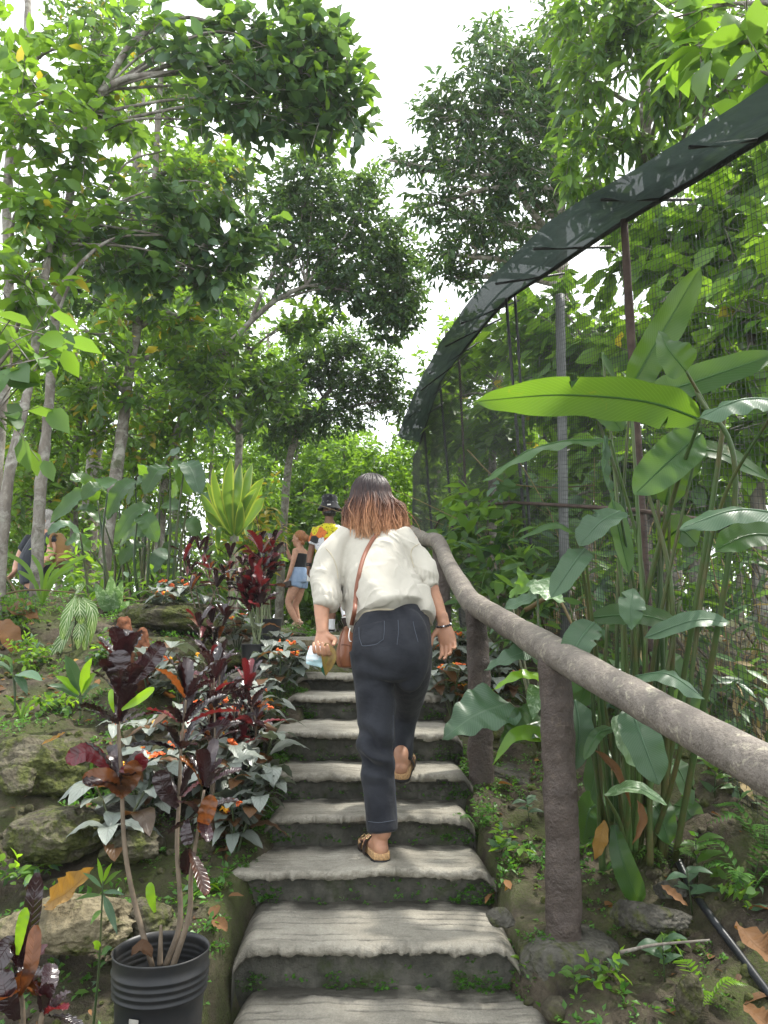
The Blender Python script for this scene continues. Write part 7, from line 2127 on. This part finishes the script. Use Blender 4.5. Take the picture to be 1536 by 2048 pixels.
shrub('shrub', 'dark low shrub at the foot of the mesh near the photo edge', (2.0, 3.4, hg(2.0, 3.4)), [(1430, 1560, 70, 60, 3.3), (1500, 1600, 60, 50, 3.2), (1370, 1540, 60, 60, 3.5), (1500, 1400, 60, 70, 3.4), (1360, 1400, 60, 60, 3.7)], ('leaf_dark', 'leaf_blue', 'leaf_straw'), .12, .12, .26, 79, (.3, .15), .4)
shrub('shrub', 'black green shrub filling the shade behind the tall green stems', (1.6, 3.7, hg(1.6, 3.7)), [(1240, 1350, 80, 70, 3.9), (1180, 1450, 70, 70, 3.8), (1290, 1450, 70, 70, 3.7), (1240, 1560, 70, 50, 3.6), (1160, 1350, 60, 60, 4.0), (1340, 1580, 50, 50, 3.5)], ('leaf_dark', 'leaf_blue', 'leaf_mid'), .12, .15, .26, 80, (.3, .1), .4)
# strap leaved clumps left
for (px, py, Y, lab, n_, sd_) in [(85, 1200, 5.6, 'upright strap leaved plant beside the lichen trunk', 7, 1), (45, 1395, 4.0, 'small tuft of strap leaves on the mossy bank at left', 6, 2), (720, 1385, 4.4, None, 0, 3)]:
    if not n_: continue
    rs = np.random.default_rng(sd_); g = P(px, py, Y); g[2] = hg(g[0], g[1])
    T2 = thing('strap_plant', g, lab, 'plant')
    for q in range(n_):
        a = rs.uniform(0, 6.28); l = (.42 if sd_ == 1 else .13) * rs.uniform(.6, 1.1); d = np.array([math.cos(a) * .45, math.sin(a) * .3, 1])
        m = MB(); blade(m, [g, g + d * l * .6, g + d * l + np.array([math.cos(a), 0, -.3]) * l * .3], .016 if sd_ == 1 else .008, (.2, -1, .2), 'strap', .3, .03, 3, 14, 5, rs.uniform(.3, 1)); m.build('leaf', M['leaf_bright'], T2)
for k, a in enumerate([(60, 1345, 'weedy green plant above the dark rock at the left photo edge', (60, 1310, 45, 30, 4.6), 'leaf_bright'), (215, 1330, 'weedy plant between the lime seedling and the fern stump', (215, 1300, 40, 28, 4.6), 'leaf_mid'), (30, 1265, 'leafy weed under the curled brown leaves at the left edge', (35, 1225, 50, 30, 5.2), 'leaf_mid'), (100, 1425, 'low weed on the bank just above the big mossy boulder', (105, 1405, 55, 22, 4.0), 'leaf_bright'), (60, 1770, 'low weed between the craggy rock and the pale yellow rock', (60, 1740, 50, 22, 2.8), 'leaf_mid'), (205, 1590, 'small weed in the cleft right of the big boulder', (205, 1570, 35, 22, 3.3), 'leaf_mid'), (1010, 1700, 'low weed on the soil between the steps and the nearest post', (1010, 1690, 40, 20, 3.0), 'leaf_bright'), (1330, 1900, 'low weed on bare soil left of the hose', (1330, 1880, 40, 18, 2.5), 'leaf_mid'), (1220, 1960, 'low weed right of the lowest steps near the bottom edge', (1220, 1945, 50, 22, 2.3), 'leaf_bright'), (1480, 1800, 'leafy weed right of the hose under the fern', (1485, 1775, 45, 28, 2.8), 'leaf_mid'), (400, 1790, 'low weed behind the rim of the black pot', (405, 1770, 35, 20, 2.7), 'leaf_bright'), (60, 1940, 'low weed between the corner croton and the black pot', (130, 1985, 55, 25, 2.2), 'leaf_mid')]):
    g = on_ground(a[0], a[1])
    b_ = a[3]; shrub('weed', a[2], g, [(b_[0], b_[1], b_[2], b_[3], g[1] - .02, .12)], (a[4], 'leaf_lime', 'leaf_grey'), .045, .26, .42, 700 + k, (.2, .2), .1, 'weed', True, None, 4)
# fern stump
mb = MB()
for (x0, x1, y1, r) in [(250, 248, 1245, .075), (280, 285, 1265, .06), (265, 268, 1290, .09)]:
    a, t = P(x0, 1360, 4.35), P(x1, y1, 4.35)
    etube(mb, [a, (a + t) / 2, t], [r, r * .8, r * .42], [r, r * .8, r * .42], k=24, n=30)
st_o, _ = remesh(mb, 'fern_stump', M['fern_stump'], None, P(265, 1360, 4.35), .009, 1, lambda co: ridge(co * np.array([30, 30, 14]), 3, 3) * .010 + fbm(co * 70, 2, 4) * .007)
tag(st_o, 'reddish brown fibrous tree fern stump behind the tallest croton', 'stump')
# big dead leaves
def dead(px, py, pts, w_, mat, label, nn=(.1, -.6, 1)):
    m = MB(); blade(m, [P(*p) for p in pts], w_, nn, 'oval', .5, .16, 4, 18, 9, .6, seed=int(px))
    tag(m.build('dead_leaf', M[mat], None, P(*pts[1])), label, 'leaf')
dead(130, 1760, [(92, 1808, 2.5), (135, 1785, 2.42), (188, 1735, 2.4)], .05, 'leaf_dead_gold', 'large golden brown dead leaf on the pale yellow rock', (-.3, -.8, .6))
dead(1510, 1900, [(1478, 1850, 2.2), (1510, 1890, 2.12), (1560, 1925, 2.1)], .05, 'leaf_dead', 'big brown dead leaf beside the hose at the right photo edge', (.2, -.7, .8))
dead(1500, 2040, [(1490, 2010, 1.95), (1520, 2040, 1.9), (1560, 2070, 1.9)], .03, 'leaf_dead', 'dark dead leaf in the bottom right corner')
dead(1350, 1800, [(1322, 1770, 2.6), (1345, 1790, 2.58), (1375, 1812, 2.56)], .02, 'leaf_dead', 'narrow brown dead leaf left of the hose')
dead(60, 1240, [(5, 1210, 5.2), (40, 1225, 5.1), (80, 1240, 5.1)], .09, 'leaf_dead', 'big curled brown leaf below the lichen trunk')
dead(20, 1270, [(-20, 1240, 5.0), (15, 1270, 4.9), (30, 1310, 4.9)], .08, 'leaf_dead', 'brown curled leaf hanging down at the left photo edge')
dead(140, 1480, [(80, 1490, 3.5), (110, 1478, 3.46), (130, 1465, 3.44)], .018, 'leaf_dead_gold', 'small orange dead leaf on top of the big mossy boulder')
dead(450, 1850, [(425, 1840, 2.62), (440, 1850, 2.6), (455, 1862, 2.58)], .024, 'leaf_dead', 'reddish dead leaf at the left foot of the lower steps')
# ferns and seedlings on the right bank
def fern(px, py, label, seed, s=1.0, nf=5, mat='leaf_fern', Y=None):
    rs = np.random.default_rng(seed); g = on_ground(px, py)
    T2 = thing('fern', g, label, 'fern')
    for q in range(nf):
        a = q * 6.28 / nf + rs.uniform(-.4, .4); l = rs.uniform(.14, .24) * s
        e = g + np.array([math.cos(a) * l, math.sin(a) * l * .7, l * rs.uniform(.2, .7)])
        rach = catmull([g, (g + e) / 2 + np.array([0, 0, l * .35]), e], 16)
        m = MB(); tube(m, rach, [.0016 * s, .0008 * s], 4, 16)
        t_ = nrm(np.gradient(rach, axis=0)); sd = nrm(np.cross(t_, [0, 0, 1.0]))
        for k in range(2, 16):
            pl = l * .26 * math.sin(math.pi * (k / 16) ** .7)
            for sg in (-1, 1):
                blade(m, [rach[k], rach[k] + (sd[k] * sg + t_[k] * .35) * pl * .5, rach[k] + (sd[k] * sg + t_[k] * .5) * pl - np.array([0, 0, pl * .2])], pl * .17, (0, 0, 1), 'fern', .1, 0, 2, 5, 3, rs.uniform(0, 1))
        m.build('frond', M[mat], T2)
fern(1500, 1790, 'green fern at the right photo edge above the hose', 1, 1.0, 6)
fern(1410, 2020, 'bright yellow green fern frond at the bottom right', 2, .7, 4, 'leaf_lime')
fern(1530, 1700, 'feathery fern at the foot of the mesh by the photo edge', 3, 1.0, 6)
fern(960, 1660, 'tiny fern between the second post footing and the steps', 4, .5, 5)
fern(1340, 1740, 'small dark fern behind the slate coloured rock', 5, .7, 5, 'leaf_mid')
def seedling(px, py, label, seed, s=1.0, mat='leaf_mid', n_=6):
    rs = np.random.default_rng(seed); g = on_ground(px, py); T2 = thing('seedling', g, label, 'seedling')
    t = g + np.array([rs.normal(0, .01), 0, .12 * s])
    m = MB(); tube(m, [g, t], [.0025 * s, .0015 * s], 5, 4); m.build('stem', M['stem_green'], T2)
    for q in range(n_):
        a = q * 2.4; c = g + (t - g) * (.45 + .55 * q / n_); l = rs.uniform(.05, .085) * s
        d = np.array([math.cos(a), math.sin(a) * .8, rs.uniform(.1, .7)])
        m = MB(); blade(m, [c, c + d * l * .5, c + d * l - np.array([0, 0, l * .25])], l * .24, (0, -.3, 1), 'lance', .2, .05, 3, 9, 5, rs.uniform(.2, 1)); m.build('leaf', M[mat], T2)
for k, a in enumerate([(1330, 1970, 'dark leaved seedling on bare soil near the bottom right', 1.1, 'leaf_grey'), (1385, 1830, 'seedling with narrow leaves right beside the black hose', 1.2, 'leaf_grey'), (1395, 1765, 'seedling with bright narrow leaves above the hose', 1.2, 'leaf_mid'), (525, 1960, 'lime green two leaved seedling at the foot of the lowest riser', .9, 'leaf_lime'), (620, 1985, 'small dark green sprout in the middle of the lowest riser', .5, 'leaf_mid'), (1060, 1650, 'pale leaved seedling left of the nearest post', .9, 'leaf_grey'), (1430, 1595, 'leafy seedling at the bottom of the wire mesh', 1.3, 'leaf_mid'), (1150, 1990, 'small green seedling at the bottom edge right of the steps', .7, 'leaf_mid'), (1040, 1960, 'small bright seedling at the right end of the lowest riser', .6, 'leaf_lime')]):
    seedling(a[0], a[1], a[2], 900 + k, a[3], a[4])
# dead twigs and stalks leaning in the shade on the right
for k, (pts, r, lab) in enumerate([([(1050, 1220, 3.9), (1110, 1195, 3.8), (1150, 1260, 3.7)], .012, 'bent pale dead branch behind the railing'), ([(935, 900, 5.6), (1000, 960, 5.3), (1100, 975, 5.0), (1190, 970, 4.8)], .006, 'thin pale arching twig in front of the mesh'), ([(1240, 1905, 2.4), (1310, 1890, 2.42), (1420, 1880, 2.4)], .006, 'thin dead stick lying on the soil at lower right'), ([(0, 1190, 5.4), (60, 1180, 5.4), (150, 1185, 5.5)], .008, 'dead twig lying across the base of the lichen trunk'), ([(0, 1140, 5.6), (30, 1180, 5.5), (45, 1230, 5.3)], .009, 'dry leaning stalk at the left photo edge')]):
    m = MB(); tube(m, [P(*p) for p in pts], [r, r * .8, r * .5], 7, 30, .25, k); tag(m.build('dead_branch', M['leaf_straw'] if k != 2 else M['bark'], None, P(*pts[1])), lab, 'branch')
m = MB(); rs = np.random.default_rng(12)
for k in range(90):
    y = rs.uniform(3.4, 7.5); x = float(wall_x(y)) + rs.uniform(.12, .9); z = hg(x, y)
    a = rs.normal(0, .5); l = rs.uniform(.4, 1.3)
    tube(m, [(x, y, z), (x + a * l * .3, y, z + l * .6), (x + a * l, y + rs.normal(0, .2), z + l)], [.005, .004, .002], 4, 6, caps=False, tint=rs.uniform(0, 1))
tag(m.build('dry_reeds', M['leaf_straw'], None, (1.6, 5, -.3)), 'thicket of dry stalks standing in the shade inside the mesh', None, None, 'stuff')

# --- mosses, sprouts and litter on the soil
m = MB(); rs = np.random.default_rng(21)
N = 5200
y = rs.uniform(1.9, 7.2, N); side = rs.random(N) < .5
hw_ = np.interp(y, [2.9, 3.25, 5], [.47, .41, .38])
off = np.abs(rs.normal(0, .34, N))
off = np.where(rs.random(N) < .35, np.abs(rs.normal(0, .07, N)), off)
x = np.where(side, -.07 - hw_ - off + .03, -.07 + hw_ + off - .03)
p = np.stack([x, y, hground(x, y)], 1)
keep = (vnoise(p * 4.5, 9) > -.1)
p = p[keep]
for q in range(9):
    n_ = len(p)
    a = rs.uniform(0, 6.28, n_); e = rs.uniform(.1, 1.2, n_)
    d = np.stack([np.cos(a) * np.cos(e), np.sin(a) * np.cos(e), np.sin(e)], 1)
    L_ = rs.uniform(.006, .017, n_)
    leafcloud(m, p + d * L_[:, None] * .8 + np.array([0, 0, .004]), nrm(d + [0, 0, -.2]), nrm(rs.normal(size=(n_, 3)) * .4 + [0, 0, 1]), L_, L_ * .36, rs.random(n_), False, (rs.random(n_) < .35).astype(int) if False else 0)
# weeds over the whole bank
N = 8000
x = rs.uniform(-3.0, 2.2, N); y = rs.uniform(1.9, 7.5, N)
ok = (np.abs(x + .07) > .48); x, y = x[ok], y[ok]
p = np.stack([x, y, hground(x, y)], 1)
p = p[vnoise(p * 2.6, 29) + .5 * vnoise(p * 9, 30) - .35 * (p[:, 0] > .5) > .0]
for q in range(8):
    n_ = len(p)
    a = rs.uniform(0, 6.28, n_); e = rs.uniform(.0, 1.2, n_)
    d = np.stack([np.cos(a) * np.cos(e), np.sin(a) * np.cos(e), np.sin(e)], 1)
    L_ = rs.uniform(.010, .030, n_)
    leafcloud(m, p + d * L_[:, None] * .9 + np.array([0, 0, .006]), nrm(d + [0, 0, -.2]), nrm(rs.normal(size=(n_, 3)) * .4 + [0, 0, 1]), L_, L_ * .3, rs.random(n_))
# sprouts on the risers' feet and the outer tread corners
for si, (z, yn, xl, xr, bl_, br_) in enumerate(STEPS[:7]):
    d0 = PZ(768, yn, z)[1]
    n_ = 90
    xx = np.where(rs.random(n_) < .6, rs.choice([-1, 1], n_) * rs.uniform(.30, .47, n_), rs.uniform(-.45, .45, n_)) - .07
    zz = (STEPS[si - 1][0] if si else z - .15) + np.abs(rs.normal(0, .035, n_))
    p = np.stack([xx, np.full(n_, d0 + .036), zz], 1)
    for q in range(7):
        a = rs.uniform(0, 6.28, n_); d = np.stack([np.cos(a), -np.abs(np.sin(a)), rs.uniform(.0, .8, n_)], 1)
        L_ = rs.uniform(.006, .016, n_)
        leafcloud(m, p + d * L_[:, None] * .6, d, nrm(rs.normal(size=(n_, 3)) * .4 + [0, -.4, 1]), L_, L_ * .38, rs.random(n_))
tag(m.build('ground_cover', [M['leaf_fern']], None, (0, 3, -.9)), 'tiny sprouting weeds and moss along the step edges', None, None, 'stuff')
m = MB()
N = 1900
y = rs.uniform(1.9, 9, N); x = rs.uniform(-3.2, 2.6, N)
ok = np.abs(x + .07) > .45
x, y = x[ok], y[ok]
p = np.stack([x, y, hground(x, y) + .008], 1); n_ = len(p)
a = rs.uniform(0, 6.28, n_); d = np.stack([np.cos(a), np.sin(a), rs.normal(0, .25, n_)], 1)
L_ = rs.uniform(.02, .085, n_)
for q, mm in ((0, rs.random(n_) < .75),):
    leafcloud(m, p[mm], d[mm], nrm(rs.normal(size=(mm.sum(), 3)) * .35 + [0, 0, 1]), L_[mm], L_[mm] * .24, rs.random(mm.sum()), True, 0, .35, .3)
    leafcloud(m, p[~mm], d[~mm], nrm(rs.normal(size=((~mm).sum(), 3)) * .35 + [0, 0, 1]), L_[~mm] * .7, L_[~mm] * .17, rs.random((~mm).sum()), True, 1, .35, .3)
tag(m.build('fallen_leaves', [M['leaf_dead'], M['leaf_dead_gold']], None, (0, 3, -.9)), 'scattered dry fallen leaves on the soil', None, None, 'stuff')
m = MB()
N = 2200
y = rs.uniform(1.9, 5.5, N); x = rs.uniform(-2.4, 1.7, N); ok = np.abs(x + .07) > .46; x, y = x[ok], y[ok]
z = hground(x, y)
for i_ in range(len(x)):
    r_ = rs.uniform(.004, .020) * (2.2 if rs.random() < .07 else 1)
    v = _rk[5][0] if False else None
    ellipsoid(m, (x[i_], y[i_], z[i_] + r_ * .2), np.diag([r_ * rs.uniform(.8, 1.3), r_ * rs.uniform(.8, 1.3), r_ * rs.uniform(.5, .9)]) @ np.array(Matrix.Rotation(rs.uniform(0, 3), 3, 'X')), 6, 8)
V = m.V
for i_ in range(len(V)): V[i_] = V[i_] + (fbm(V[i_] * 60, 2, 3) * .004)[:, None]
tag(m.build('gravel', M['rock'], None, (0, 3, -.9)), 'small stones and clods scattered over the soil', None, None, 'stuff')

# ------------------------------------------------------------------ air
hz = MB(); box(hz, (0, 45, 6), (95, 90, 14))
hm = bpy.data.materials.new('haze'); hm.use_nodes = True
ht = hm.node_tree; ht.nodes.clear()
ho = ht.nodes.new('ShaderNodeOutputMaterial'); hv = ht.nodes.new('ShaderNodeVolumePrincipled')
hv.inputs['Color'].default_value = (0.93, 0.96, 0.97, 1); hv.inputs['Density'].default_value = 0.0012; hv.inputs['Anisotropy'].default_value = 0.2
ht.links.new(hv.outputs[0], ho.inputs['Volume'])
tag(hz.build('haze', hm, None, (0, 45, 6), smooth=False), 'thin bright haze in the air between the trees', None, None, 'stuff')
